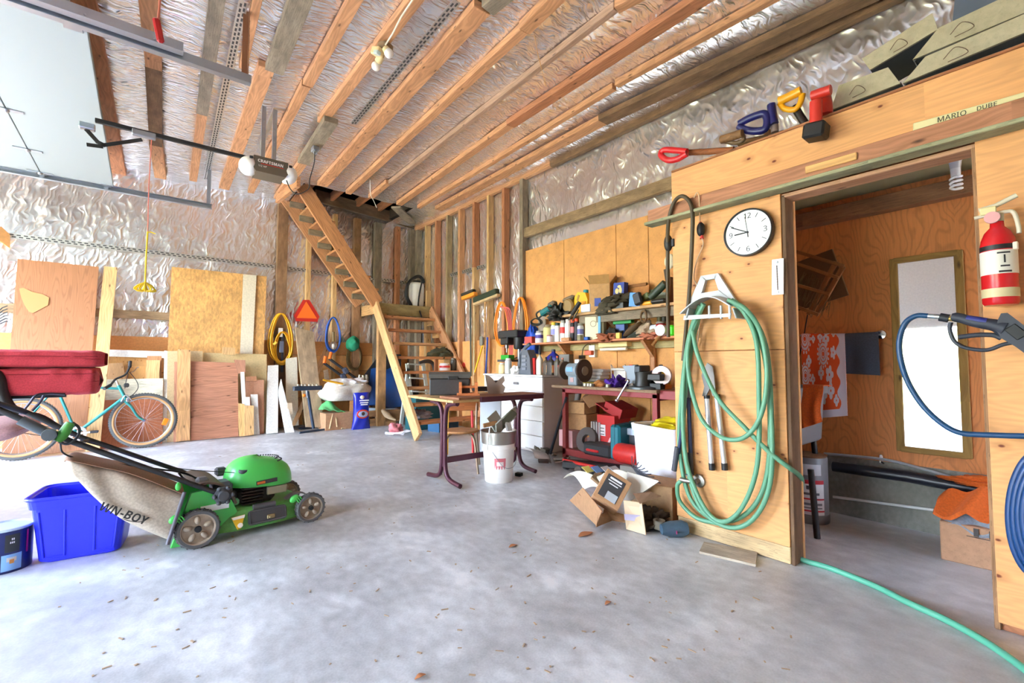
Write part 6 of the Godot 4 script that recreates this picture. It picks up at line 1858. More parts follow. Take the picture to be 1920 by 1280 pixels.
func bench():
	var red := M(Color(0.58, 0.17, 0.17), 0.5, 0.0, T.dirt, 3.0)
	var t := thing("workbench", Vector3(3.78, 0, -2.88), "red steel workbench with a worn plywood top and a low shelf", "workbench")
	for x: float in [3.52, 4.02]:
		for z: float in [-3.44, -2.33]: pbox(t, "leg", Vector3(x, 0.38, z), Vector3(0.05, 0.76, 0.05), red)
		pbox(t, "long_rail", Vector3(x, 0.745, -2.885), Vector3(0.05, 0.05, 1.16), red)
		pbox(t, "low_rail", Vector3(x, 0.10, -2.885), Vector3(0.05, 0.07, 1.16), red)
	for z: float in [-3.44, -2.33]: pbox(t, "end_rail", Vector3(3.77, 0.735, z), Vector3(0.46, 0.07, 0.04), red)
	pbox(t, "top", Vector3(3.76, 0.783, -2.93), Vector3(0.62, 0.026, 1.30), M(Color(0.66, 0.54, 0.42), 0.8, 0.0, T.old, 1.0))
	pbox(t, "low_shelf", Vector3(3.77, 0.125, -2.885), Vector3(0.46, 0.02, 1.12), M(Color(0.60, 0.50, 0.40), 0.85, 0.0, T.old, 1.0))
	pbox(t, "end_bracket", Vector3(3.62, 0.755, -2.20), Vector3(0.22, 0.075, 0.18), red)
	var y := 0.797
	var blk := C(0.12, 0.12, 0.12)
	# grinder
	var b := on(3.58, y, 1079)
	t = thing("bench_grinder", b, "grey bench grinder with a large dark grinding wheel", "grinder")
	var gr := C(0.52, 0.56, 0.58, 0.5)
	pbox(t, "base", b + Vector3(0, 0.05, 0), Vector3(0.11, 0.10, 0.13), gr, Basis(), 0.01)
	var along := Basis(Vector3.RIGHT, PI / 2)
	plathe(t, "motor", b + Vector3(0, 0.16, -0.10), [Vector2(0, 0), Vector2(0.055, 0), Vector2(0.075, 0.02), Vector2(0.075, 0.16), Vector2(0.05, 0.18), Vector2(0, 0.18)], gr, along)
	plathe(t, "wheel", b + Vector3(-0.01, 0.155, 0.12), [Vector2(0, 0), Vector2(0.115, 0), Vector2(0.12, 0.005), Vector2(0.12, 0.022), Vector2(0, 0.022)], M(Color(0.26, 0.20, 0.17), 0.9), along, 32)
	plathe(t, "wheel", b + Vector3(0.0, 0.155, -0.17), [Vector2(0, 0), Vector2(0.10, 0), Vector2(0.10, 0.03), Vector2(0, 0.03)], M(Color(0.34, 0.27, 0.22), 0.9), along, 28)
	plathe(t, "flange", b + Vector3(-0.01, 0.155, 0.14), [Vector2(0.05, 0), Vector2(0.045, 0.012), Vector2(0.02, 0.02), Vector2(0, 0.025)], C(0.45, 0.40, 0.34), along)
	pbox(t, "blue_label", b + Vector3(-0.073, 0.17, -0.02), Vector3(0.008, 0.05, 0.09), C(0.45, 0.66, 0.88))
	pbox(t, "switch_plate", b + Vector3(-0.057, 0.06, 0.0), Vector3(0.006, 0.05, 0.05), C(0.75, 0.6, 0.58))
	pbox(t, "lamp_box", b + Vector3(0, 0.255, 0.05), Vector3(0.07, 0.04, 0.06), C(0.90, 0.92, 0.94))
	# paper bag, rags
	var p := on(3.88, y, 1117)
	for k in 4: boxy("filter_bag", p + Vector3(0, 0.03 + 0.036 * k, 0.006 * k), Vector3(0.18, 0.034, 0.22 + 0.012 * k), 0.05 * k, C(0.86, 0.85, 0.84, 0.7), ["lowest of four stacked pale paper packs on the bench", "second pale paper pack from the bottom of the bench stack", "third pale paper pack from the bottom of the bench stack", "topmost of four stacked pale paper packs on the bench"][k], "pack", "paper packs on the bench", 0.012)
	boxy("yellow_tray", p, Vector3(0.2, 0.028, 0.24), 0.05, C(0.80, 0.72, 0.25), "thin yellowish tray under the stacked paper packs", "tray")
	tag(pblob(null, "orange_rag", on(3.66, y, 1126), Vector3(0.12, 0.055, 0.08), fabric(Color(0.92, 0.62, 0.36)), 41, 0.3), "pale orange rag bundled on the bench", "rag")
	tag(pblob(null, "purple_rag", on(3.66, y, 1156), Vector3(0.09, 0.09, 0.08), fabric(Color(0.36, 0.18, 0.62)), 42, 0.6, 4.0), "purple crumpled rag on the bench beside the vise", "rag")
	for q in [[1098, 0.03], [1104, 0.025], [1109, 0.03], [1140, 0.03]]: tag(plathe(null, "steel_ring", on(3.53, y, q[0]), [Vector2(q[1] * 0.5, 0), Vector2(q[1], 0), Vector2(q[1], 0.03), Vector2(q[1] * 0.5, 0.03), Vector2(q[1] * 0.5, 0)], steel(Color(0.6, 0.58, 0.52), 0.5)), ["small dirty metal ring right beside the bench grinder", "second small metal ring from the bench grinder", "third small metal ring, touching the pale orange rag", "lone small metal ring between orange and purple rags"][[1098, 1104, 1109, 1140].find(q[0])], "ring", "small metal parts on the bench")
	# vise
	b = on(3.56, y, 1206)
	t = thing("bench_vise", b, "big dark steel bench vise with a long shiny handle", "vise")
	var dk := M(Color(0.20, 0.21, 0.22), 0.4, 0.6)
	plathe(t, "swivel_base", b, [Vector2(0, 0), Vector2(0.15, 0), Vector2(0.15, 0.018), Vector2(0.10, 0.028), Vector2(0, 0.028)], M(Color(0.34, 0.36, 0.36), 0.4, 0.6))
	plathe(t, "pedestal", b + Vector3(0, 0.025, 0), [Vector2(0.085, 0), Vector2(0.075, 0.05), Vector2(0.085, 0.13), Vector2(0, 0.15)], C(0.10, 0.11, 0.10, 0.45))
	pbox(t, "fixed_jaw", b + Vector3(0.0, 0.175, -0.01), Vector3(0.16, 0.08, 0.07), dk, Basis(), 0.01)
	mb_vise(t, b, dk)
	pbox(t, "slide_bar", b + Vector3(0, 0.11, 0.10), Vector3(0.07, 0.06, 0.20), C(0.16, 0.15, 0.13), Basis(), 0.008)
	ptube(t, "handle_bar", [on(3.44, 0.86, 1178) + Vector3(0, 0.01, 0), on(3.40, 0.69, 1156)], 0.010, steel(Color(0.80, 0.82, 0.88), 0.2))
	for q in [on(3.44, 0.87, 1178), on(3.40, 0.69, 1156)]:
		var mb := MB.new()
		mb.ball(q, Vector3.ONE * 0.018, 8)
		put(t, "handle_ball", mb, steel(Color(0.80, 0.82, 0.88), 0.2))
	# behind the vise
	can("spray_bottle", on(3.80, y, 1184), 0.03, 0.22, C(0.92, 0.90, 0.88), C(0.86, 0.22, 0.2), "white spray bottle with a red neck behind the vise", "bottle")
	can("flashlight", on(3.78, y, 1192), 0.028, 0.22, C(0.10, 0.10, 0.10), C(0.14, 0.14, 0.14), "black flashlight standing behind the vise", "flashlight", "", null, 1.0)
	t = thing("wire_rack", on(3.9, y, 1162), "white wire paper holder with a roll behind the purple rag", "rack")
	ptube(t, "roll", [on(3.9, y + 0.17, 1148), on(3.9, y + 0.17, 1180)], 0.014, C(0.92, 0.90, 0.86))
	for q in [[1146, 1152], [1172, 1178]]: ptube(t, "wire", [on(3.88, y, q[0]), on(3.9, y + 0.22, q[0]), on(3.9, y + 0.17, q[1]), on(3.88, y + 0.05, q[1])], 0.005, C(0.90, 0.88, 0.84), 5)
	pbox(t, "paper", on(3.93, y + 0.11, 1163), Vector3(0.02, 0.10, 0.16), C(0.88, 0.86, 0.82))
	b = on(3.74, y + 0.12, 1218)
	t = thing("hex_key_set", b, "blue rack of hex keys right of the vise", "hex keys")
	pbox(t, "holder", b + Vector3(0, 0.015, 0), Vector3(0.05, 0.03, 0.19), C(0.10, 0.16, 0.62), Basis(Vector3.RIGHT, -0.22), 0.005)
	for k in 6: ptube(t, "key", [b + Vector3(0, -0.01 - 0.012 * k, -0.06 + 0.027 * k), b + Vector3(0, 0.03 + 0.005 * k, -0.06 + 0.027 * k)], 0.009, C(0.14, 0.2, 0.66), 6)
	boxy("parts_box", on(3.74, y, 1216), Vector3(0.14, 0.115, 0.2), 0.0, C(0.24, 0.21, 0.16), "dark olive metal box under the blue hex keys", "box")
	boxy("black_box", on(3.58, y, 1232), Vector3(0.10, 0.055, 0.10), 0.2, C(0.06, 0.08, 0.08), "small black case at the bench front right of the vise", "case")
	boxy("orange_case", on(3.70, y, 1243), Vector3(0.10, 0.04, 0.12), 0.0, C(0.92, 0.52, 0.18), "orange pad under the white tape roll", "pad")
	t = thing("tape_roll", on(3.66, y + 0.04, 1241), "large white tape roll standing at the bench end", "tape roll")
	plathe(t, "tape", on(3.62, y + 0.125, 1241), [Vector2(0.035, -0.025), Vector2(0.085, -0.025), Vector2(0.085, 0.025), Vector2(0.035, 0.025), Vector2(0.035, -0.025)], C(0.90, 0.84, 0.82), Basis(Vector3.BACK, PI / 2) * Basis(Vector3.RIGHT, 0.3), 28)
	can("grey_bottle", on(3.86, y, 1239), 0.028, 0.22, C(0.45, 0.47, 0.50), C(0.25, 0.27, 0.3), "slim grey bottle behind the white tape roll", "bottle")
	boxy("yellow_carton", on(3.88, y, 1246), Vector3(0.08, 0.17, 0.08), 0.0, C(0.92, 0.76, 0.20), "yellow and white carton behind the white tape roll", "carton")
	# cabinet and white bag beside the partition
	t = thing("tool_cabinet", Vector3(3.72, 0, -1.95), "grey steel tool cabinet half hidden by the partition edge", "cabinet")
	pbox(t, "chest", Vector3(3.80, 0.34, -1.93), Vector3(0.46, 0.64, 0.42), C(0.20, 0.22, 0.25))
	for k in 4: pbox(t, "drawer", Vector3(3.565, 0.12 + k * 0.145, -1.93), Vector3(0.02, 0.13, 0.38), C(0.30, 0.33, 0.38))
	pbox(t, "upper_cabinet", Vector3(3.84, 0.82, -1.95), Vector3(0.34, 0.30, 0.40), C(0.33, 0.36, 0.40))
	t = thing("pliers_tray", Vector3(3.8, 0.975, -2.02), "black tools piled on top of the grey cabinet", "tools")
	for k in 3: ptube(t, "tool", spline([Vector3(3.70 + 0.04 * k, 0.99, -2.10), Vector3(3.72 + 0.04 * k, 1.06 + 0.03 * k, -2.04), Vector3(3.76, 1.0, -1.96)], 5), 0.02, blk)
	tag(pblob(null, "white_sack", Vector3(3.48, 0.72, -1.92), Vector3(0.07, 0.19, 0.13), C(0.93, 0.91, 0.88, 0.6), 44, 0.3), "white cloth bag hanging on the front of the grey cabinet", "bag")
	# wall: charger, strip light
	b = atx(1112, 658, 4.05)
	t = thing("battery_charger", b, "white charger with an orange battery plugged in above the bench", "charger")
	pbox(t, "outlet_box", b, Vector3(0.05, 0.14, 0.09), C(0.88, 0.88, 0.86))
	pbox(t, "battery", b + Vector3(-0.04, -0.02, -0.02), Vector3(0.06, 0.05, 0.10), C(0.90, 0.40, 0.28))
	pbox(t, "adapter", atx(1091, 669, 4.05), Vector3(0.04, 0.04, 0.07), C(0.2, 0.18, 0.16))
	ptube(t, "cord", spline([atx(1091, 667, 4.03), atx(1094, 652, 4.03), atx(1103, 645, 4.03), atx(1112, 650, 4.03)], 5), 0.005, blk)
	t = thing("strip_light", atx(1152, 652, 4.0), "cream fluorescent strip light under the lower shelf", "strip light")
	var z0 := atx(1127, 650, 4.0).z
	var z1 := atx(1181, 650, 4.0).z
	pbox(t, "housing", Vector3(4.0, 1.235, (z0 + z1) / 2), Vector3(0.10, 0.05, z1 - z0), C(0.90, 0.82, 0.56))
	ptube(t, "tube", [Vector3(3.97, 1.185, z0 + 0.02), Vector3(3.97, 1.185, z1 - 0.02)], 0.018, C(0.95, 0.90, 0.80))
	tag(board(null, "shelf_post", on(4.04, 0.82, 1225), on(4.04, 1.25, 1225), 0.05, 0.03, Vector3.LEFT, lumber(FIR)), "thin reddish upright on the wall behind the blue hex keys", "post")
func mb_vise(t: Node3D, b: Vector3, dk: Material):
	var mb := MB.new()
	mb.xf = frame(b + Vector3(0, 0, -0.09), Vector3(0, 0, 1), Vector3.UP)
	mb.prism([Vector2(-0.09, 0.21), Vector2(0.06, 0.215), Vector2(0.05, 0.05), Vector2(-0.03, 0.05), Vector2(-0.045, 0.15)], -0.07, 0.07)
	put(t, "moving_jaw", mb, M(Color(0.42, 0.45, 0.47), 0.4, 0.5))
func under_bench():
	var x := 3.66
	var y := 0.137
	var kraft := card(Color(0.80, 0.62, 0.44))
	boxy("carton", on(x, y, 1074), Vector3(0.24, 0.18, 0.20), 0.0, C(0.86, 0.66, 0.66, 0.7), "pink and white printed carton at the left end of the bench shelf", "box")
	boxy("carton", on(3.72, y + 0.185, 1090), Vector3(0.22, 0.17, 0.28), 0.1, kraft, "brown carton standing on the pink and white carton", "box")
	var t := thing("open_carton", on(3.70, y + 0.36, 1090), "open brown carton with raised flaps, topmost of the carton stack", "box")
	var b := on(3.70, y + 0.36, 1088)
	pbox(t, "body", b + Vector3(0, 0.06, 0), Vector3(0.22, 0.12, 0.26), card(Color(0.84, 0.66, 0.47)), Basis(Vector3.UP, 0.1), 0.002)
	for q in [[Vector3(0.02, 0.15, 0.17), 0.8], [Vector3(0.08, 0.17, 0.0), -0.5]]: pbox(t, "flap", b + q[0], Vector3(0.20, 0.008, 0.14), card(Color(0.78, 0.58, 0.40)), Basis(Vector3.RIGHT, q[1]) * Basis(Vector3.BACK, 0.5), 0.001)
	t = thing("paint_tray", on(3.6, y, 1120), "pale grey folded strips standing left of the red carton", "strips")
	for k in 4: pbox(t, "strip", on(3.60, y + 0.155, 1114 + k * 4), Vector3(0.10, 0.30, 0.018), C(0.72, 0.70, 0.70), Basis(Vector3.UP, 0.1 * k), 0.003)
	t = thing("red_carton", on(3.70, y, 1150), "tall red tool carton with a white label under the bench", "box")
	b = on(3.70, y, 1150)
	pbox(t, "body", b + Vector3(0, 0.19, 0), Vector3(0.26, 0.38, 0.22), C(0.80, 0.17, 0.17), Basis(), 0.003)
	pbox(t, "label", b + Vector3(-0.132, 0.23, -0.04), Vector3(0.004, 0.11, 0.08), C(0.92, 0.90, 0.90))
	for k in 3: pbox(t, "barcode", b + Vector3(-0.135, 0.25 - 0.03 * k, -0.04), Vector3(0.003, 0.008, 0.05), C(0.3, 0.28, 0.3), Basis(), 0.0)
	pbox(t, "lid_flap", b + Vector3(0.06, 0.43, 0.04), Vector3(0.26, 0.10, 0.22), C(0.66, 0.12, 0.13), Basis(Vector3.RIGHT, 0.35), 0.003)
	pbox(t, "torn_flap", b + Vector3(0.0, 0.46, -0.08), Vector3(0.22, 0.01, 0.14), C(0.62, 0.13, 0.14), Basis(Vector3.RIGHT, 0.4), 0.001)
	pbox(t, "white_print", b + Vector3(-0.132, 0.12, 0.04), Vector3(0.004, 0.10, 0.02), C(0.92, 0.80, 0.80), Basis(Vector3.RIGHT, 0.5), 0.0)
	t = thing("teal_case", on(3.56, y, 1168), "upright teal power tool case under the bench", "case")
	b = on(3.56, y, 1167)
	pbox(t, "shell", b + Vector3(0, 0.16, 0), Vector3(0.30, 0.32, 0.11), C(0.06, 0.42, 0.47, 0.45), Basis(Vector3.UP, 0.1), 0.02)
	pbox(t, "seam", b + Vector3(0.0, 0.16, 0.0), Vector3(0.305, 0.325, 0.012), C(0.04, 0.32, 0.37, 0.45), Basis(Vector3.UP, 0.1), 0.01)
	boxy("grey_case", on(3.72, y, 1202), Vector3(0.28, 0.22, 0.26), 0.0, C(0.36, 0.37, 0.39), "dark grey case behind the red tank under the bench", "case")
	boxy("blue_white_pack", on(3.70, y + 0.225, 1202), Vector3(0.30, 0.06, 0.30), 0.05, C(0.78, 0.84, 0.92), "flat white and blue packet on the dark grey case", "packet")
	tag(pblob(null, "teal_bag", on(3.74, y + 0.29, 1200), Vector3(0.16, 0.04, 0.14), C(0.07, 0.30, 0.30), 51, 0.3), "dark teal cloth bag on the white and blue packet", "bag")
	plathe(null, "red_canister", on(3.5, y + 0.02, 1196), [Vector2(0, 0), Vector2(0.05, 0), Vector2(0.052, 0.10), Vector2(0.03, 0.13), Vector2(0.03, 0.20), Vector2(0, 0.21)], C(0.82, 0.24, 0.24))
	tag(get_node("red_canister"), "upright red plastic canister before the dark grey case", "canister")
	t = thing("circular_saw", on(3.54, y, 1100), "dirty round saw guard lying at the left of the bench shelf", "saw")
	b = on(3.52, y, 1100)
	plathe(t, "guard", b + Vector3(0, 0.12, 0), [Vector2(0.05, -0.02), Vector2(0.125, -0.025), Vector2(0.13, 0.0), Vector2(0.125, 0.025), Vector2(0.05, 0.02), Vector2(0.05, -0.02)], M(Color(0.36, 0.33, 0.32), 0.6, 0.4), Basis(Vector3.BACK, 1.25) * Basis(Vector3.UP, 0.4), 28)
	plathe(t, "motor", b + Vector3(0.03, 0.10, 0.02), [Vector2(0, 0), Vector2(0.05, 0), Vector2(0.05, 0.12), Vector2(0, 0.12)], C(0.55, 0.42, 0.42), Basis(Vector3.BACK, -1.3))
	t = thing("tool_box_black", on(3.5, y, 1128), "low black tool case with a red handle on the bench shelf", "case")
	t.name = "power_tool_case"
	b = on(3.50, y, 1128)
	pbox(t, "shell", b + Vector3(0, 0.06, 0), Vector3(0.20, 0.12, 0.34), C(0.16, 0.16, 0.17), Basis(), 0.02)
	pbox(t, "handle", b + Vector3(-0.10, 0.05, -0.04), Vector3(0.03, 0.025, 0.16), C(0.86, 0.20, 0.22), Basis(), 0.01)
	t = thing("air_tank", on(3.42, y, 1176), "red cylindrical tank lying at the bench's right front", "tank")
	plathe(t, "shell", on(3.44, 0.21, 1156), [Vector2(0, -0.02), Vector2(0.05, -0.012), Vector2(0.085, 0.01), Vector2(0.09, 0.03), Vector2(0.09, 0.25), Vector2(0.06, 0.28), Vector2(0, 0.29)], M(Color(0.80, 0.17, 0.15), 0.4, 0.0, T.dirt, 3.0), Basis(Vector3.RIGHT, PI / 2), 24)
	boxy("blue_level", on(3.46, y, 1140), Vector3(0.03, 0.03, 0.26), 0.1, C(0.10, 0.45, 0.85), "short blue bar at the front of the bench shelf", "level")
	boxy("tarp_heap", on(3.42, 0.0, 1185), Vector3(0.12, 0.12, 0.20), 0.1, C(0.5, 0.48, 0.44, 0.9), "dusty grey block on the floor beside the bench end", "block")
	# floor jack and scrap before the bench
	t = thing("floor_jack", aty(1090, 872, 0), "black floor jack with a red bar lying before the bench", "jack")
	var a := aty(1058, 868, 0.06)
	var e := aty(1168, 880, 0.06)
	pbox(t, "frame", (a + e) / 2, Vector3(a.distance_to(e), 0.07, 0.12), C(0.12, 0.12, 0.13), frame(Vector3(), e - a, Vector3.UP).basis, 0.01)
	ptube(t, "red_bar", [aty(1056, 862, 0.09), aty(1118, 876, 0.08)], 0.016, C(0.84, 0.18, 0.16))
	for q in [[1062, 872], [1112, 884]]: plathe(t, "wheel", aty(q[0], q[1], 0.04), [Vector2(0, -0.02), Vector2(0.04, -0.02), Vector2(0.04, 0.02), Vector2(0, 0.02)], C(0.3, 0.3, 0.3), Basis(Vector3.RIGHT, PI / 2))
	ptube(t, "caster", [aty(1083, 880, 0.1), aty(1084, 888, 0.03)], 0.03, steel(Color(0.5, 0.48, 0.45), 0.5))
	var g := RandomNumberGenerator.new()
	g.seed = 91
	for k in 12:
		var q := aty(g.randf_range(1008, 1058), g.randf_range(842, 874), 0.0)
		var s := Vector3(g.randf_range(0.05, 0.15), g.randf_range(0.01, 0.05), g.randf_range(0.04, 0.10))
		var o := boxy("scrap_piece", q + Vector3(0, g.randf_range(0.0, 0.06), 0), s, g.randf_range(0, 3), [C(0.42, 0.36, 0.30, 0.7), C(0.30, 0.27, 0.24, 0.7), steel(Color(0.45, 0.43, 0.4), 0.5), C(0.55, 0.46, 0.38, 0.8)][k % 4], "small dirty offcut in the scrap heap at the dresser's foot", "scrap", "scrap heap by the dresser", 0.002)
		o.rotation = Vector3(g.randf_range(-0.4, 0.4), g.randf_range(0, 3), g.randf_range(-0.4, 0.4))
	var mb := MB.new()
	mb.grid(12, 8, func(p, q): return aty(1003, 862, 0).lerp(aty(1034, 872, 0), p) + Vector3(0.02 * sin(q * 4), 0.02 + 0.20 * q - 0.1 * q * q, -0.14 * q + 0.1 * sin(PI * p) * q), 0.004)
	solo("sheet_metal", mb, M(Color(0.50, 0.44, 0.40), 0.5, 0.5), "curled grey sheet metal piece leaning on the scrap heap", "sheet metal")
	tag(ptube(null, "steel_bar", [aty(1032, 850, 0.03), atx(1062, 745, 3.5)], 0.016, M(Color(0.2, 0.2, 0.22), 0.4, 0.6)), "dark steel bar leaning between dresser and bench", "bar")
	tag(ptube(null, "grey_tube", [on(3.75, 0.15, 1068), on(3.9, 0.74, 1086)], 0.035, C(0.45, 0.42, 0.38)), "grey tube leaning inside the bench's left end", "tube")
	mb = MB.new()
	mb.grid(6, 6, func(p, q): return aty(1085, 882, 0).lerp(aty(1103, 882, 0), p) + Vector3(0, 0.005 + 0.07 * q, -0.02 * q), 0.003)
	solo("card_scrap", mb, C(0.52, 0.46, 0.40, 0.9), "folded grey card scrap on the floor before the bench", "card")
func shelves():
	var wd := weathered(Color(0.62, 0.56, 0.48))
	var t := thing("wall_shelf", Vector3(3.94, 1.28, -3.1), "long orange wall shelf above the workbench, the lower one", "shelf")
	board(t, "shelf_board", Vector3(3.94, 1.275, -4.49), Vector3(3.94, 1.275, -1.64), 0.26, 0.022, Vector3.UP, lumber(Color(0.88, 0.58, 0.40)))
	board(t, "cleat", Vector3(4.05, 1.22, -4.40), Vector3(4.05, 1.22, -1.64), 0.07, 0.03, Vector3.LEFT, weathered(Color(0.76, 0.70, 0.50)))
	for px in [1058, 1215]:
		var mb := MB.new()
		var z := atx(px, 660, 3.95).z
		mb.xf.origin = Vector3(0, 0, z)
		mb.prism([Vector2(3.84, 1.262), Vector2(4.07, 1.262), Vector2(4.07, 1.05)], -0.018, 0.018)
		put(t, "bracket", mb, lumber(Color(0.84, 0.62, 0.44)))
	t = thing("wall_shelf", Vector3(3.94, 1.58, -3.2), "rough plank wall shelf heaped with tools, the upper one", "shelf")
	board(t, "shelf_board", Vector3(3.94, 1.585, -4.07), Vector3(3.94, 1.585, -1.9), 0.27, 0.028, Vector3.UP, lumber(Color(0.80, 0.64, 0.44)))
	board(t, "cleat", Vector3(3.88, 1.525, -3.55), Vector3(3.88, 1.525, -1.9), 0.09, 0.03, Vector3.LEFT, wd)
	for px in [1058, 1140]:
		var mb := MB.new()
		mb.xf.origin = Vector3(0, 0, atx(px, 600, 3.95).z)
		mb.prism([Vector2(3.84, 1.57), Vector2(4.07, 1.57), Vector2(4.07, 1.42)], -0.02, 0.02)
		put(t, "bracket", mb, lumber(Color(0.66, 0.52, 0.38)))
	# lower shelf, left to right
	var y := 1.287
	var x := 3.87
	boxy("red_box", on(x, y, 995), Vector3(0.10, 0.085, 0.13), 0.1, C(0.80, 0.26, 0.22), "small red box at the left end of the lower shelf", "box")
	tag(pblob(null, "blue_bag", on(3.95, y, 998), Vector3(0.09, 0.22, 0.11), C(0.08, 0.30, 0.74), 61, 0.25), "bright blue cloth bag standing behind the small red box", "bag")
	var mb := MB.new()
	coil(mb, func(p, q, d): return atx(p, q, 3.9 - d), 1005, 603, 10, 6, 5, 0.007, 2.0, 66)
	solo("black_cable", mb, C(0.14, 0.15, 0.12), "tangled black cable on the blue bag", "cable")
	boxy("grey_card", on(4.02, y + 0.16, 1017), Vector3(0.02, 0.20, 0.14), 0.0, C(0.68, 0.62, 0.54), "grey card panel on the wall left of the upper shelf", "card")
	var wht := C(0.92, 0.91, 0.89)
	for q in [[1012, 0.055, 0.15, C(0.86, 0.86, 0.90), C(0.62, 0.60, 0.58), C(0.28, 0.22, 0.58), "purple and white can beside the small red box"], [1028, 0.06, 0.22, C(0.85, 0.80, 0.52), C(0.55, 0.46, 0.34), null, "cream bottle with a brown cap on the lower shelf"], [1039, 0.038, 0.24, wht, C(0.92, 0.78, 0.20), C(0.55, 0.55, 0.82), "white can with a yellow cap on the lower shelf"], [1046, 0.036, 0.23, wht, C(0.12, 0.24, 0.20), null, "white can with a dark green cap on the lower shelf"],
		[1056, 0.035, 0.26, wht, C(0.72, 0.70, 0.66), C(0.86, 0.22, 0.20), "white aerosol with a red band on the lower shelf"], [1066, 0.04, 0.26, wht, wht, null, "tall all white aerosol on the lower shelf"], [1075, 0.032, 0.25, C(0.14, 0.12, 0.13), C(0.92, 0.34, 0.16), C(0.86, 0.5, 0.5), "black tube with an orange top on the lower shelf"], [1082, 0.03, 0.26, C(0.2, 0.18, 0.2), C(0.90, 0.30, 0.15), null, "slim dark tube with an orange top beside the grey aerosol"], [1089, 0.038, 0.20, C(0.80, 0.79, 0.80), C(0.56, 0.54, 0.48), C(0.40, 0.40, 0.62), "grey topped aerosol left of the white tin"]]:
		can("aerosol_can", on(x, y, q[0]), q[1], q[2], q[3], q[4], q[6], "can", "cans on the lower shelf", q[5], 0.8)
	can("jam_jar", on(3.80, y, 1031), 0.036, 0.085, C(0.92, 0.86, 0.84), C(0.78, 0.45, 0.42), "small white jar with a red lid at the lower shelf's front", "jar", "", null, 0.95)
	t = thing("rectangular_tin", on(3.93, y, 1118), "large white rectangular tin with a blue corner stripe", "tin")
	var b := on(3.93, y, 1118)
	pbox(t, "body", b + Vector3(0, 0.13, 0), Vector3(0.17, 0.26, 0.21), C(0.90, 0.87, 0.72, 0.4), Basis(Vector3.UP, 0.5), 0.006)
	pbox(t, "stripe", b + Vector3(-0.062, 0.13, 0.050) + Basis(Vector3.UP, 0.5) * Vector3(-0.03, 0, 0.05), Vector3(0.03, 0.255, 0.03), C(0.45, 0.72, 0.86, 0.4), Basis(Vector3.UP, 0.5), 0.003)
	plathe(t, "spout", b + Vector3(0, 0.26, 0.03), [Vector2(0.022, 0), Vector2(0.022, 0.025), Vector2(0, 0.025)], C(0.8, 0.8, 0.76))
	plathe(t, "round_print", b + Basis(Vector3.UP, 0.5) * Vector3(-0.086, 0.18, -0.01), [Vector2(0.03, 0), Vector2(0.034, 0.001), Vector2(0.03, 0.002)], C(0.45, 0.25, 0.2), Basis(Vector3.UP, 0.5) * Basis(Vector3.BACK, PI / 2))
	boxy("wood_block", on(3.80, y, 1062), Vector3(0.05, 0.04, 0.12), 0.1, lumber(FIR), "little orange wood block at the lower shelf's front edge", "block")
	boxy("blue_block", on(3.80, y, 1101), Vector3(0.04, 0.035, 0.06), 0.0, C(0.10, 0.34, 0.66), "tiny blue block before the white tin", "block")
	boxy("tape_box", on(3.80, y, 1088), Vector3(0.05, 0.06, 0.05), 0.0, C(0.52, 0.50, 0.36), "tiny olive box before the grey topped aerosol", "box")
	tag(pblob(null, "leather_glove", on(3.84, y, 1138), Vector3(0.08, 0.055, 0.11), C(0.66, 0.38, 0.26, 0.85), 62, 0.5), "rust brown leather gloves in a heap on the lower shelf", "gloves")
	tag(pblob(null, "dark_glove", on(3.92, y + 0.04, 1150), Vector3(0.06, 0.07, 0.10), C(0.16, 0.15, 0.13, 0.9), 63, 0.5), "dark glove lying over the brown leather gloves", "glove")
	boxy("blue_carton", on(3.98, y, 1167), Vector3(0.08, 0.16, 0.11), 0.1, C(0.22, 0.34, 0.60), "blue speckled carton under the green strip", "box")
	boxy("green_strip", on(3.98, y + 0.165, 1170), Vector3(0.06, 0.035, 0.24), 0.0, C(0.16, 0.60, 0.30), "green plastic strip lying on the blue speckled carton", "strip")
	boxy("yellow_sponge", on(3.83, y, 1161), Vector3(0.04, 0.06, 0.05), 0.0, C(0.92, 0.80, 0.36), "small yellow sponge beside the work shoes", "sponge")
	for k in 2:
		mb = MB.new()
		mb.xf = frame(on(3.86, y + 0.03, 1188 - k * -3) + Vector3(0.02 * k, 0.065 * (1 - k), 0), Vector3(0, 0.62 - 0.25 * k, 1), Vector3.UP)
		mb.grid(14, 10, func(p, q):
			var an: float = TAU * q
			return Vector3((p - 0.5) * 0.27, 0.028 * sin(an) * sin(PI * clampf(p + 0.03, 0, 1)) * (1.0 + 0.5 * (1 - p)), 0.048 * cos(an) * pow(sin(PI * clampf(p * 0.94 + 0.03, 0, 1)), 0.4)))
		solo("work_shoe", mb, C(0.36 - 0.16 * k, 0.28 - 0.06 * k, 0.18, 0.8), ["upper brown work shoe tilted on the lower shelf", "lower grey black work shoe tilted on the lower shelf"][k], "shoe")
	tag(pblob(null, "pale_cloth", on(3.92, y + 0.06, 1212), Vector3(0.08, 0.09, 0.12), fabric(Color(0.80, 0.70, 0.58)), 64, 0.5), "crumpled pale cloth right of the work shoes", "cloth")
	tag(pblob(null, "copper_scourer", on(3.83, y, 1217), Vector3(0.05, 0.04, 0.08), C(0.72, 0.42, 0.30, 0.7), 65, 0.6), "rusty copper coloured pad at the lower shelf's front", "pad")
	boxy("pale_carton", on(3.92, y, 1228), Vector3(0.08, 0.12, 0.09), 0.0, C(0.78, 0.80, 0.84), "pale blue carton left of the red can", "box")
	can("red_can", on(3.92, y, 1241), 0.048, 0.15, C(0.78, 0.14, 0.16), C(0.5, 0.46, 0.42), "red can with white lettering band on the lower shelf", "can", "", C(0.90, 0.72, 0.70), 1.0)
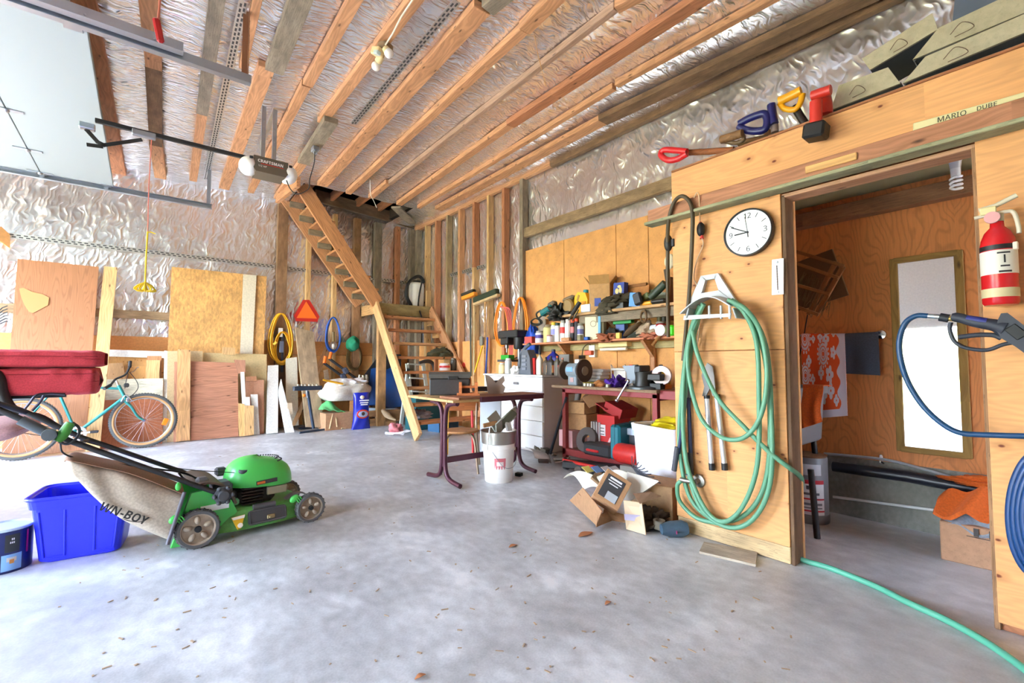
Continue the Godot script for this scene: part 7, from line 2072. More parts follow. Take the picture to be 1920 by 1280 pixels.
	for q in [[1238, C(0.36, 0.34, 0.20)], [1247, C(0.20, 0.20, 0.16)]]: can("green_bottle", on(3.95, y + 0.152, q[0]), 0.024, 0.14, q[1], C(0.25, 0.22, 0.15), ["olive bottle standing on the red can", "blackish bottle standing on the red can"][0 if q[0] == 1238 else 1], "bottle", "", null, 0.6)
	plathe(null, "white_roll", on(3.80, y + 0.055, 1242), [Vector2(0, -0.03), Vector2(0.053, -0.03), Vector2(0.053, 0.03), Vector2(0, 0.03)], C(0.94, 0.93, 0.92), Basis(Vector3.BACK, PI / 2), 24)
	tag(get_node("white_roll"), "round white roll end facing out before the red can", "roll")
	boxy("tape_measure", on(3.83, y, 1261), Vector3(0.05, 0.10, 0.06), 0.0, C(0.30, 0.85, 0.10), "lime green tape measure at the lower shelf's right end", "tape measure", "", 0.015)
	tag(ptube(null, "hammer", [on(3.80, 1.30, 1240), on(3.72, 1.20, 1224)], 0.016, lumber(Color(0.70, 0.50, 0.28))), "short wooden tool handle jutting out under the lower shelf", "tool handle")
	# upper shelf
	y = 1.60
	t = thing("belt_sander", on(3.88, y, 1030), "teal belt sander on its side at the left end of the upper shelf", "sander")
	b = on(3.88, y, 1028)
	pbox(t, "body", b + Vector3(0, 0.09, 0), Vector3(0.10, 0.08, 0.24), C(0.06, 0.42, 0.42), Basis(Vector3.RIGHT, -0.35), 0.02)
	ptube(t, "front_handle", spline([b + Vector3(0, 0.04, -0.10), b + Vector3(-0.02, 0.0, -0.16), b + Vector3(-0.02, 0.06, -0.19), b + Vector3(0, 0.1, -0.13)], 5), 0.012, C(0.15, 0.16, 0.14))
	pbox(t, "dust_bag", b + Vector3(0, 0.15, 0.08), Vector3(0.09, 0.07, 0.12), C(0.42, 0.36, 0.28), Basis(Vector3.RIGHT, -0.3), 0.02)
	tag(pblob(null, "cord_heap", on(3.84, y, 1048), Vector3(0.09, 0.10, 0.12), C(0.12, 0.12, 0.10), 67, 0.7, 4.0), "heap of black power cords on the upper shelf", "cords")
	t = thing("drum_sander", on(3.9, y, 1068), "tan dusty round power tool left of the yellow jug", "power tool")
	plathe(t, "drum", on(3.84, y + 0.10, 1066), [Vector2(0, -0.02), Vector2(0.07, -0.02), Vector2(0.085, 0.0), Vector2(0.085, 0.10), Vector2(0, 0.12)], C(0.60, 0.48, 0.28), Basis(Vector3.BACK, -1.4), 20)
	pbox(t, "handle", on(3.88, y + 0.19, 1068), Vector3(0.08, 0.05, 0.18), C(0.50, 0.44, 0.34), Basis(Vector3.RIGHT, -0.2), 0.02)
	t = thing("caulking_gun", on(3.80, y, 1075), "black caulking gun hanging over the edge of the upper shelf", "caulking gun")
	ptube(t, "barrel", [atx(1087, 566, 3.78), atx(1072, 590, 3.74)], 0.026, C(0.14, 0.14, 0.12))
	for q in [[1066, 600], [1073, 602]]: ptube(t, "rod", [atx(q[0] + 12, 580, 3.75), atx(q[0], q[1], 3.72)], 0.008, C(0.25, 0.24, 0.2))
	t = thing("coolant_jug", on(3.92, y, 1095), "yellow plastic jug with a moulded handle and teal cap", "jug")
	b = on(3.92, y, 1096)
	mb = MB.new()
	mb.xf = frame(b, Vector3(0, 0, 1), Vector3.UP)
	mb.prism([Vector2(-0.10, 0), Vector2(0.10, 0), Vector2(0.105, 0.15), Vector2(0.07, 0.23), Vector2(-0.04, 0.25), Vector2(-0.09, 0.20), Vector2(-0.10, 0.10)], -0.06, 0.06)
	put(t, "body", mb, C(0.95, 0.72, 0.08, 0.35))
	plathe(t, "cap", b + Vector3(0, 0.235, 0.03), [Vector2(0.03, 0), Vector2(0.03, 0.035), Vector2(0, 0.035)], C(0.10, 0.55, 0.60))
	pbox(t, "handle_gap", b + Vector3(-0.061, 0.18, -0.035), Vector3(0.006, 0.07, 0.03), C(0.62, 0.45, 0.06), Basis(Vector3.RIGHT, 0.4), 0.002)
	pbox(t, "label", b + Vector3(-0.062, 0.09, 0.02), Vector3(0.005, 0.09, 0.12), C(0.90, 0.62, 0.10), Basis(), 0.001)
	boxy("print_carton", on(3.84, y, 1103), Vector3(0.09, 0.085, 0.13), 0.05, C(0.86, 0.88, 0.93), "small white carton with blue print at the upper shelf's front", "box")
	t = thing("open_carton", on(3.96, y, 1130), "tall open brown carton with raised flaps on the upper shelf", "box")
	b = on(3.95, y, 1128)
	var kraft := card(Color(0.82, 0.64, 0.42))
	var by := Basis(Vector3.UP, 0.55)
	for q in [[Vector3(-0.10, 0.15, 0), Vector3(0.006, 0.30, 0.22)], [Vector3(0.10, 0.15, 0), Vector3(0.006, 0.30, 0.22)], [Vector3(0, 0.15, 0.11), Vector3(0.2, 0.30, 0.006)], [Vector3(0, 0.15, -0.11), Vector3(0.2, 0.30, 0.006)], [Vector3(0, 0.004, 0), Vector3(0.2, 0.006, 0.22)]]: pbox(t, "panel", b + by * q[0], q[1], kraft, by, 0.001)
	for q in [[Vector3(-0.135, 0.345, 0), Basis(Vector3.BACK, 0.7), Vector3(0.006, 0.11, 0.22)], [Vector3(0, 0.345, 0.145), Basis(Vector3.RIGHT, 0.7), Vector3(0.2, 0.11, 0.006)], [Vector3(0.0, 0.345, -0.14), Basis(Vector3.RIGHT, -0.6), Vector3(0.2, 0.11, 0.006)]]: pbox(t, "flap", b + by * q[0], q[2], card(Color(0.78, 0.60, 0.36)), by * q[1], 0.001)
	pbox(t, "blue_print", b + by * Vector3(-0.105, 0.10, -0.02), Vector3(0.003, 0.09, 0.07), C(0.28, 0.36, 0.66), by, 0.0)
	t = thing("picture_box", on(3.92, y + 0.12, 1161), "blue box with a cream tool picture propped on the upper shelf", "box")
	b = on(3.88, y + 0.14, 1161)
	pbox(t, "body", b + Vector3(0.04, 0.07, 0), Vector3(0.07, 0.15, 0.14), C(0.06, 0.20, 0.55, 0.4), Basis(Vector3.RIGHT, 0.06), 0.002)
	for q in [[Vector3(0.003, 0.055, -0.02), Vector3(0.004, 0.05, 0.03)], [Vector3(0.003, 0.06, 0.025), Vector3(0.004, 0.06, 0.025)], [Vector3(0.003, 0.10, 0.01), Vector3(0.004, 0.025, 0.03)]]:
		mb = MB.new()
		mb.ball(b + q[0], q[1] * Vector3(1, 0.6, 0.8), 8)
		put(t, "printed_tool", mb, C(0.82, 0.76, 0.52))
	for q in [[on(3.92, y, 1160), Vector3(0.16, 0.06, 0.24), C(0.34, 0.36, 0.36), "grey metal tray under the heaped dark rags"], [on(3.92, y + 0.062, 1160), Vector3(0.14, 0.07, 0.22), C(0.22, 0.20, 0.15), "dark case under the blue picture box"]]: boxy("flat_case", q[0], q[1], 0.05, q[2], q[3] + " on the upper shelf", "case")
	tag(pblob(null, "work_gloves", on(3.86, y, 1140), Vector3(0.07, 0.08, 0.14), C(0.30, 0.27, 0.20, 0.9), 68, 0.6, 3.0), "grey green work gloves heaped on the upper shelf", "gloves")
	tag(pblob(null, "dark_rags", on(3.88, y + 0.10, 1158), Vector3(0.07, 0.05, 0.16), C(0.24, 0.20, 0.12, 0.9), 69, 0.6, 3.0), "brown and green rags spread across the dark case", "rags")
	t = thing("carton_tray", on(4.0, y + 0.10, 1196), "brown cardboard tray leaning at the back of the upper shelf", "box")
	b = on(4.0, y + 0.16, 1196)
	pbox(t, "front", b, Vector3(0.012, 0.15, 0.30), card(Color(0.74, 0.50, 0.28)), Basis(Vector3.BACK, -0.1), 0.002)
	pbox(t, "lid_edge", b + Vector3(0.0, 0.085, -0.01), Vector3(0.03, 0.03, 0.27), card(Color(0.60, 0.40, 0.22)), Basis(), 0.002)
	mb = MB.new()
	mb.xf = Transform3D(frame(Vector3(), Vector3(0, 0, 1), Vector3.UP).basis, Vector3(4.03, 0, 0))
	var zz := func(px) -> float: return atx(px, 540, 4.03).z
	mb.prism([Vector2(zz.call(1181), 1.69), Vector2(zz.call(1186), 1.84), Vector2(zz.call(1192), 1.845), Vector2(zz.call(1251), 1.73), Vector2(zz.call(1251), 1.62), Vector2(zz.call(1222), 1.62)], -0.004, 0.004)
	solo("saw_blade_sheet", mb, M(Color(0.58, 0.62, 0.50), 0.5, 0.2), "large pale grey green sheet leaning behind the upper shelf tools", "sheet")
	t = thing("blister_pack", on(3.82, y, 1192), "light blue blister pack with a black device on the upper shelf", "pack")
	b = on(3.82, y + 0.07, 1192)
	pbox(t, "backing_card", b, Vector3(0.01, 0.14, 0.13), C(0.30, 0.56, 0.82, 0.4), Basis(Vector3.RIGHT, 0.12), 0.002)
	pbox(t, "device", b + Vector3(-0.025, 0.0, 0.055), Vector3(0.05, 0.12, 0.09), C(0.12, 0.12, 0.13), Basis(Vector3.RIGHT, -0.3), 0.012)
	boxy("yellow_level", on(3.84, y, 1217), Vector3(0.05, 0.04, 0.11), 0.05, C(0.95, 0.66, 0.08), "short yellow tool body at the front of the upper shelf", "tool", "", 0.01)
	t = thing("cordless_drill", on(3.9, y + 0.05, 1236), "dark green cordless drill angled upwards on the upper shelf", "drill")
	ptube(t, "barrel", [on(3.88, y + 0.08, 1222), on(3.88, y + 0.20, 1250)], 0.04, C(0.18, 0.24, 0.16))
	pbox(t, "battery", on(3.88, y + 0.09, 1214), Vector3(0.08, 0.06, 0.10), C(0.40, 0.44, 0.26), Basis(Vector3.RIGHT, -0.4), 0.01)
	boxy("black_files", on(3.84, y, 1238), Vector3(0.08, 0.05, 0.16), 0.1, C(0.16, 0.15, 0.12), "black tool roll at the right end of the upper shelf", "tool roll", "", 0.02)
	t = thing("ring_hook", on(3.82, 1.5, 1205), "brown ring hanging on a hook under the upper shelf", "ring")
	mb = MB.new()
	wheel_rings(mb, on(3.84, 1.495, 1208), Vector3(1, 0, 0.5).normalized(), 0.055, 0.012, 8, 24)
	put(t, "ring", mb, C(0.42, 0.32, 0.20))
	t = thing("white_lamp", atx(1256, 492, 3.95), "round white lamp head on a dark arm near the partition edge", "lamp")
	mb = MB.new()
	mb.ball(atx(1256, 490, 3.95), Vector3(0.04, 0.075, 0.055), 10)
	put(t, "shade", mb, C(0.92, 0.88, 0.76))
	ptube(t, "arm", [atx(1250, 505, 3.97), atx(1253, 535, 3.97), atx(1256, 560, 3.97)], [0.03, 0.022, 0.03], C(0.30, 0.25, 0.18))
	tag(board(null, "shelf_end", atx(1262, 520, 3.9), atx(1258, 600, 3.9), 0.12, 0.02, Vector3.BACK, weathered(Color(0.45, 0.32, 0.24))), "dark board standing at the right end of the shelves", "board")

# ---------------------------------------------------------------- table, chair, bucket, waste bin, cartons
func tub(t: Node3D, nm: String, xf: Transform3D, w: float, d: float, h: float, flare: float, lip: float, m: Material):
	var mb := MB.new()
	mb.xf = xf
	var lv := []
	for q in [[0.0, -0.02], [0.012, 0.0], [h - 0.05, 0.0], [h - 0.05, lip], [h, lip + 0.004], [h, -0.004], [0.02, -0.012]]:
		var f: float = 1.0 + flare * q[0] / h
		var out := []
		for p in rrect(w * f + q[1], d * f + q[1], 0.04, 4): out.append(Vector3(p.x, q[0], p.y))
		lv.append(out)
	for k in lv.size() - 1:
		for s in lv[k].size():
			var s2: int = (s + 1) % lv[k].size()
			mb.quad(lv[k][s2], lv[k][s], lv[k + 1][s], lv[k + 1][s2])
	mb.face(lv[0])
	var inn: Array = lv[6].duplicate()
	inn.reverse()
	mb.face(inn)
	put(t, nm, mb, m)
func table():
	var plum := M(Color(0.30, 0.13, 0.19), 0.4, 0.3)
	var t := thing("table", Vector3(2.48, 0, -3.6), "small worktable with plum steel legs and a rough wooden top", "table")
	for x: float in [2.05, 2.88]:
		for s: float in [-1.0, 1.0]:
			ptube(t, "leg", spline([Vector3(x, 0.022, -3.475 + s * 0.27), Vector3(x, 0.045, -3.475 + s * 0.10), Vector3(x, 0.12, -3.475 + s * 0.035), Vector3(x, 0.3, -3.475 + s * 0.026), Vector3(x, 0.55, -3.475 + s * 0.026), Vector3(x, 0.655, -3.475 + s * 0.06), Vector3(x, 0.685, -3.475 + s * 0.14), Vector3(x, 0.69, -3.475 + s * 0.22)], 5), 0.020, plum)
		pbox(t, "web", Vector3(x, 0.36, -3.475), Vector3(0.012, 0.45, 0.04), plum)
	pbox(t, "stretcher", Vector3(2.465, 0.19, -3.475), Vector3(0.83, 0.05, 0.025), plum)
	pbox(t, "side_rail", Vector3(2.60, 0.722, -3.19), Vector3(0.72, 0.045, 0.03), plum)
	board(t, "top_board", Vector3(1.98, 0.715, -3.62), Vector3(2.98, 0.715, -3.62), 0.82, 0.022, Vector3.UP, lumber(Color(0.84, 0.68, 0.46)))
	board(t, "top_board", Vector3(2.03, 0.736, -3.36), Vector3(2.99, 0.736, -3.36), 0.32, 0.02, Vector3.UP, lumber(Color(0.60, 0.40, 0.28)))
	# toolbox
	var b := aty(853, 741, 0.746) + Vector3(0.02, 0, -0.12)
	var dk := M(Color(0.24, 0.23, 0.23), 0.6, 0.0, T.dirt, 3.0)
	var yaw := Basis(Vector3.UP, -0.55)
	t = thing("toolbox", b, "dusty dark grey toolbox with a domed lid on the plum table", "toolbox")
	pbox(t, "body", b + Vector3(0, 0.075, 0), Vector3(0.36, 0.15, 0.19), dk, yaw, 0.01)
	var mb := MB.new()
	mb.xf = Transform3D(yaw * Basis(Vector3.UP, PI / 2), b)
	mb.prism([Vector2(-0.105, 0.152), Vector2(0.105, 0.152), Vector2(0.10, 0.185), Vector2(0.07, 0.205), Vector2(-0.07, 0.205), Vector2(-0.10, 0.185)], -0.185, 0.185)
	put(t, "lid", mb, M(Color(0.33, 0.32, 0.30), 0.6, 0.0, T.dirt, 3.0))
	pbox(t, "latch", b + yaw * Vector3(0.03, 0.155, 0.105), Vector3(0.09, 0.03, 0.02), C(0.12, 0.12, 0.12), yaw)
	b = aty(878, 741, 0.746)
	var orange := lumber(Color(0.85, 0.52, 0.30))
	t = thing("wooden_reel", b, "orange wooden stand with two round ended uprights before the toolbox", "stand")
	pbox(t, "base", b + Vector3(0, 0.01, 0), Vector3(0.20, 0.02, 0.10), orange, yaw)
	for s: float in [-0.07, 0.07]:
		mb = MB.new()
		var pl := [Vector2(0.045, 0.02), Vector2(-0.045, 0.02)]
		for k in 9: pl.append(Vector2(-0.045 * cos(PI * k / 8), 0.075 + 0.045 * sin(PI * k / 8)))
		mb.xf = Transform3D(yaw * Basis(Vector3.UP, PI / 2), b + yaw * Vector3(s, 0, 0))
		mb.prism(pl, -0.012, 0.012)
		put(t, "upright", mb, orange)
	ptube(t, "dowel", [b + yaw * Vector3(-0.07, 0.075, 0), b + yaw * Vector3(0.07, 0.075, 0)], 0.011, orange)
	boxy("black_case", aty(905, 734, 0.746) + Vector3(0.06, 0, -0.1), Vector3(0.18, 0.045, 0.14), -0.4, C(0.05, 0.05, 0.05), "flat black case between the toolbox and the torn foam", "case")
	b = aty(932, 738, 0.746) + Vector3(0.02, 0, -0.05)
	t = thing("torn_foam", b, "torn grey beige packing foam standing on the table end", "foam")
	var foam := C(0.66, 0.60, 0.55, 0.9)
	mb = MB.new()
	mb.xf = Transform3D(yaw, b)
	mb.prism([Vector2(-0.07, 0.0), Vector2(-0.10, 0.18), Vector2(-0.06, 0.165), Vector2(-0.03, 0.14), Vector2(0.0, 0.10), Vector2(0.04, 0.135), Vector2(0.075, 0.165), Vector2(0.085, 0.12), Vector2(0.06, 0.09), Vector2(0.09, 0.06), Vector2(0.07, 0.0)], -0.03, 0.03)
	put(t, "block", mb, foam)
	pbox(t, "grey_socket", b + Vector3(0.05, 0.10, -0.08), Vector3(0.09, 0.04, 0.05), C(0.52, 0.54, 0.56))
	# chair
	b = Vector3(2.42, 0, -3.78)
	var cy := Basis(Vector3.UP, -0.62)
	var brass := M(Color(0.62, 0.54, 0.45), 0.4, 0.6)
	var wd := lumber(Color(0.72, 0.42, 0.20))
	t = thing("school_chair", b, "small school chair with wooden seat and back tucked behind the table", "chair")
	plathe(t, "seat", b + Vector3(0, 0.375, 0), [Vector2(0, -0.01), Vector2(0.17, -0.008), Vector2(0.18, 0.0), Vector2(0.17, 0.012), Vector2(0, 0.01)], lumber(Color(0.78, 0.56, 0.36)))
	pbox(t, "backrest", b + cy * Vector3(0.02, 0.62, -0.19), Vector3(0.30, 0.14, 0.016), wd, cy, 0.007)
	for s: float in [-0.15, 0.15]:
		ptube(t, "leg", spline([b + cy * Vector3(s * 1.2, 0.0, -0.22), b + cy * Vector3(s, 0.36, -0.14), b + cy * Vector3(s, 0.55, -0.18), b + cy * Vector3(s, 0.67, -0.20)], 5), 0.012, brass)
		ptube(t, "leg", spline([b + cy * Vector3(s * 1.15, 0.0, 0.18), b + cy * Vector3(s * 0.9, 0.30, 0.12), b + cy * Vector3(s * 0.5, 0.365, 0.05)], 5), 0.012, brass)
	# things between table and dresser
	boxy("grey_shelf_panel", Vector3(2.98, 0.0, -4.05), Vector3(0.03, 0.66, 0.24), 0.6, C(0.72, 0.74, 0.76), "pale grey panel leaning between the table and the dresser", "panel")
	tag(ptube(null, "red_pole", [Vector3(2.82, 0.0, -4.15), Vector3(2.86, 0.66, -4.25)], 0.014, C(0.85, 0.16, 0.16)), "thin red pole standing behind the plum table", "pole")
	tag(ptube(null, "yellow_pole", [Vector3(2.70, 0.0, -4.5), Vector3(2.86, 0.6, -4.75)], 0.013, C(0.95, 0.75, 0.1)), "yellow pole leaning behind the red pole", "pole")
	# bucket with sieve and scraps
	b = aty(942, 904, 0) + Vector3(0.02, 0, -0.08)
	t = thing("bucket", b, "white plastic bucket with a faded red square print before the table", "bucket")
	plathe(t, "body", b, [Vector2(0, 0), Vector2(0.118, 0), Vector2(0.122, 0.006), Vector2(0.138, 0.27), Vector2(0.150, 0.272), Vector2(0.150, 0.285), Vector2(0.14, 0.29), Vector2(0.143, 0.325), Vector2(0.148, 0.33), Vector2(0.138, 0.33), Vector2(0.12, 0.02), Vector2(0, 0.02)], C(0.93, 0.91, 0.88, 0.4), Basis(), 36)
	mb = MB.new()
	mb.xf = Transform3D(Basis(Vector3.BACK, 0.0), b)
	mb.lathe([Vector2(0.1285, 0.12), Vector2(0.1355, 0.215)], 10, 0.75, 1.75)
	put(t, "red_print", mb, C(0.84, 0.45, 0.48))
	mb = MB.new()
	mb.xf.origin = b
	mb.lathe([Vector2(0.1305, 0.148), Vector2(0.1340, 0.185)], 8, 0.45, 1.9)
	put(t, "white_print", mb, C(0.94, 0.88, 0.86))
	ptube(t, "bail", spline([b + Vector3(0.14, 0.29, 0.05), b + Vector3(0.13, 0.2, 0.09), b + Vector3(0.05, 0.135, 0.145), b + Vector3(-0.06, 0.15, 0.145), b + Vector3(-0.13, 0.28, 0.07)], 5), 0.0025, steel(), 5)
	t = thing("sieve", b + Vector3(0, 0.332, 0), "round galvanised sieve ring sitting on the white bucket", "sieve")
	plathe(t, "ring", b + Vector3(0, 0.332, 0), [Vector2(0.145, 0.0), Vector2(0.150, 0.0), Vector2(0.156, 0.10), Vector2(0.162, 0.105), Vector2(0.156, 0.11), Vector2(0.151, 0.10), Vector2(0.145, 0.0)], steel(Color(0.70, 0.68, 0.64), 0.35), Basis(), 36)
	var top := b + Vector3(0, 0.455, 0)
	for q in [[Vector3(0.07, 0.08, 0.02), Vector3(0.30, 0.13, 0.012), 0.35, 0.5, C(0.66, 0.66, 0.62, 0.7), "large pale grey board offcut sticking out of the sieve to the right", 0.3], [Vector3(-0.05, 0.10, 0.02), Vector3(0.09, 0.24, 0.012), -0.1, -0.6, C(0.38, 0.38, 0.30, 0.8), "dark olive board offcut standing in the sieve", 0.5], [Vector3(0.0, 0.07, 0.03), Vector3(0.16, 0.16, 0.012), 0.2, 0.4, C(0.72, 0.72, 0.68, 0.7), "light grey square offcut in the middle of the sieve", -0.4], [Vector3(-0.12, 0.05, 0.04), Vector3(0.13, 0.035, 0.02), -0.2, 0.15, lumber(Color(0.66, 0.48, 0.30)), "brown wood stick lying across the left rim of the sieve", 0.0], [Vector3(0.05, 0.03, 0.09), Vector3(0.06, 0.10, 0.02), 0.1, 0.0, C(0.80, 0.80, 0.80), "white folded plastic piece at the front of the sieve", -0.3]]:
		var o := boxy("board_offcut", top + q[0] - Vector3(0, q[1].y / 2, 0), q[1], 0.0, q[4], q[5], "offcut", "", 0.002)
		o.rotation = Vector3(q[6], q[2], q[3])
	tag(ptube(null, "white_cable", spline([top + Vector3(-0.14, 0.03, 0.06), top + Vector3(-0.17, -0.05, 0.08), top + Vector3(-0.19, -0.16, 0.09)], 5), 0.005, C(0.90, 0.90, 0.88)), "thin white strip hanging from the sieve's left side", "strip")
	boxy("black_block", aty(973, 892, 0), Vector3(0.05, 0.03, 0.06), 0.3, C(0.05, 0.05, 0.05), "tiny black block on the floor right of the white bucket", "block")
	# waste bin
	b = Vector3(3.10, 0, -1.93)
	t = thing("waste_bin", b, "tall white plastic bin with yellow rubbish beside the partition", "bin")
	tub(t, "tub", Transform3D(Basis(Vector3.UP, -0.25), b), 0.33, 0.38, 0.57, 0.16, 0.02, C(0.93, 0.93, 0.94, 0.4))
	tag(pblob(null, "yellow_rubbish", b + Vector3(0.02, 0.55, 0.03), Vector3(0.17, 0.06, 0.17), C(0.88, 0.80, 0.12, 0.4), 71, 0.5), "crumpled yellow and brown rubbish filling the white bin", "rubbish")
	# leaf rake
	t = thing("leaf_rake", Vector3(2.72, 0, -1.9), "wire leaf rake head fanned out against the white bin", "rake")
	var hub := aty(1185, 880, 0.28)
	mb = MB.new()
	for k in 15:
		var f := k / 14.0
		var tip := aty(lerpf(1185, 1268, f), lerpf(858, 936, f), lerpf(0.40, 0.14, f))
		mb.tube([hub + Vector3(0.0, 0.02 - 0.05 * f, 0.05 * f), hub.lerp(tip, 0.8), tip + Vector3(0, 0.01, 0)], 0.0035, 5)
	put(t, "tines", mb, C(0.32, 0.34, 0.37, 0.4)).set_meta("kind", "stuff")
	ptube(t, "tie_bar", [hub + Vector3(0.02, 0.03, 0.0), aty(1225, 905, 0.2)], 0.004, steel())
	cartons()
func cartons():
	var kraft := card(Color(0.76, 0.58, 0.42))
	var c := aty(1145, 921, 0.22)
	var ny := (CX.z * 0.85 + CX.y * 0.5).normalized()
	var ux := CX.x * 0.79 - CX.y * 0.61
	ux = (ux - ny * ux.dot(ny)).normalized()
	var bs := Basis(ux, ny, ux.cross(ny))
	var t := thing("labelled_carton", c - Vector3(0, 0.1, 0), "brown carton with a black product label tilted on the cardboard heap", "box")
	pbox(t, "body", c, Vector3(0.17, 0.13, 0.20), kraft, bs, 0.003)
	pbox(t, "label", c + bs * Vector3(-0.005, 0.0655, 0.0), Vector3(0.12, 0.003, 0.15), C(0.24, 0.24, 0.25), bs, 0.0)
	pbox(t, "picture", c + bs * Vector3(0.015, 0.067, 0.05), Vector3(0.07, 0.003, 0.05), C(0.72, 0.74, 0.76), bs, 0.0)
	for k in 3: pbox(t, "white_print", c + bs * Vector3(-0.005 + 0.0, 0.0675, -0.058 + 0.018 * k), Vector3([0.08, 0.09, 0.06][k], 0.003, [0.012, 0.006, 0.006][k]), C(0.92, 0.92, 0.92), bs, 0.0)
	t = thing("flat_cartons", aty(1130, 990, 0), "flattened corrugated cardboard spilling at the left of the heap", "cardboard")
	for q in [[[1068, 938], [1118, 985], [1128, 958], [1092, 914], 0.02, 0.16], [[1118, 988], [1150, 975], [1146, 958], [1122, 966], 0.015, 0.07], [[1090, 955], [1108, 975], [1120, 960], [1084, 925], 0.01, 0.10], [[1128, 972], [1172, 980], [1170, 966], [1132, 955], 0.02, 0.06]]: slab(t, "sheet", [aty(q[0][0], q[0][1], q[4]), aty(q[1][0], q[1][1], q[4]), aty(q[2][0], q[2][1], q[5]), aty(q[3][0], q[3][1], q[5] + 0.04)], 0.006, card(Color(0.72, 0.55, 0.40)))
	var mb := MB.new()
	mb.grid(16, 10, func(a, b):
		var p: Vector3 = aty(1095, 925, 0.12).lerp(aty(1200, 925, 0.18), a)
		return p + Vector3(0.0, 0.15 * sin(PI * (0.15 + 0.6 * b)) - 0.04, -0.20 * b) + Vector3(0, 0.02 * sin(a * 9.0), 0), 0.004)
	t = solo("newspaper", mb, C(0.90, 0.88, 0.80, 0.8), "rolled white flyers with coloured print behind the labelled carton", "newspaper")
	for q in [[0.25, C(0.88, 0.84, 0.45)], [0.42, C(0.42, 0.58, 0.80)], [0.6, C(0.72, 0.72, 0.74)], [0.75, C(0.7, 0.7, 0.72)]]: pbox(t, "print", aty(1095 + 105 * q[0], 912, 0.20) + Vector3(0, 0.10, -0.09), Vector3(0.07, 0.003, 0.06), q[1], Basis(Vector3.RIGHT, 0.5), 0.0)
	slab(null, "paper_bag", [aty(1172, 945, 0.10), aty(1212, 922, 0.16), aty(1236, 902, 0.30), aty(1178, 885, 0.32)], 0.01, C(0.90, 0.88, 0.82, 0.8))
	tag(get_node("paper_bag"), "cream printed paper sack leaning right of the labelled carton", "paper sack")
	boxy("corrugated_pad", aty(1122, 898, 0.22), Vector3(0.12, 0.02, 0.09), 0.4, card(Color(0.62, 0.50, 0.38)), "ribbed brown corrugated pad behind the labelled carton", "cardboard").rotation.x = 0.7
	t = thing("torn_carton", aty(1192, 1000, 0), "torn white carton panel with violet print facing out of the heap", "box")
	slab(t, "panel", [aty(1174, 993, 0.0), aty(1211, 1004, 0.0), aty(1203, 943, 0.20), aty(1169, 938, 0.20)], 0.006, C(0.87, 0.76, 0.62, 0.8))
	slab(t, "print_band", [aty(1171, 974, 0.075) + Vector3(-0.003, 0, 0.003), aty(1204, 978, 0.075) + Vector3(-0.003, 0, 0.003), aty(1204, 966, 0.12) + Vector3(-0.003, 0, 0.003), aty(1170, 963, 0.12) + Vector3(-0.003, 0, 0.003)], 0.002, C(0.80, 0.76, 0.86, 0.8))
	slab(t, "flap", [aty(1200, 944, 0.20), aty(1240, 930, 0.22), aty(1222, 922, 0.27), aty(1188, 926, 0.27)], 0.006, card(Color(0.74, 0.60, 0.50)))
	boxy("brown_carton", Vector3(2.74, 0, -1.80), Vector3(0.24, 0.24, 0.30), 0.1, card(Color(0.76, 0.62, 0.46)), "plain brown carton against the partition's left edge", "box")
	t = thing("hand_vacuum", aty(1258, 1001, 0), "dusty blue hand vacuum lying on the floor at the partition corner", "vacuum")
	var a := aty(1240, 992, 0.045)
	var e := aty(1288, 990, 0.05)
	ptube(t, "body", [a, a.lerp(e, 0.3), a.lerp(e, 0.8), e], [0.03, 0.045, 0.048, 0.035], M(Color(0.28, 0.38, 0.46), 0.5, 0.0, T.dirt, 4.0), 14)
	plathe(t, "nozzle", aty(1236, 990, 0.02), [Vector2(0.02, 0.0), Vector2(0.035, 0.0), Vector2(0.035, 0.05), Vector2(0.02, 0.05), Vector2(0.02, 0)], C(0.55, 0.52, 0.46))
	pbox(t, "pink_sticker", a.lerp(e, 0.4) + Vector3(-0.02, 0.0, 0.045), Vector3(0.05, 0.012, 0.006), C(0.72, 0.25, 0.45), Basis(Vector3.UP, 0.6), 0.0)
	tag(pblob(null, "dust_heap", aty(1222, 985, 0) + Vector3(0, 0.03, 0), Vector3(0.10, 0.06, 0.08), C(0.30, 0.25, 0.2, 0.95), 73, 0.6, 4.0), "dark clump of sawdust and rubbish in front of the brown carton", "rubbish")
	tag(slab(null, "loose_board", [aty(1311, 1033, 0.014), aty(1417, 1058, 0.014), aty(1420, 1034, 0.014), aty(1320, 1015, 0.014)], 0.012, weathered(Color(0.78, 0.73, 0.66)), true), "thin pale board lying on the floor along the partition", "board")
	# bits swept about on the floor
	var g := RandomNumberGenerator.new()
	g.seed = 4
	mb = MB.new()
	for k in 240:
		var p := aty(g.randf_range(60, 1500), 830.0 + 440.0 * pow(g.randf(), 1.3), 0.002)
		if p.z > 1.0 or p.x > 2.5 or p.z < -6.8: continue
		mb.xf = Transform3D(Basis(Vector3.UP, g.randf() * 6.0), p)
		mb.box(Vector3(), Vector3(g.randf_range(0.006, 0.03), 0.002, g.randf_range(0.003, 0.008)))
	solo("wood_shavings", mb, C(0.70, 0.60, 0.48, 0.9), "scattered wood shavings and dead leaves on the concrete floor", "shavings").set_meta("kind", "stuff")
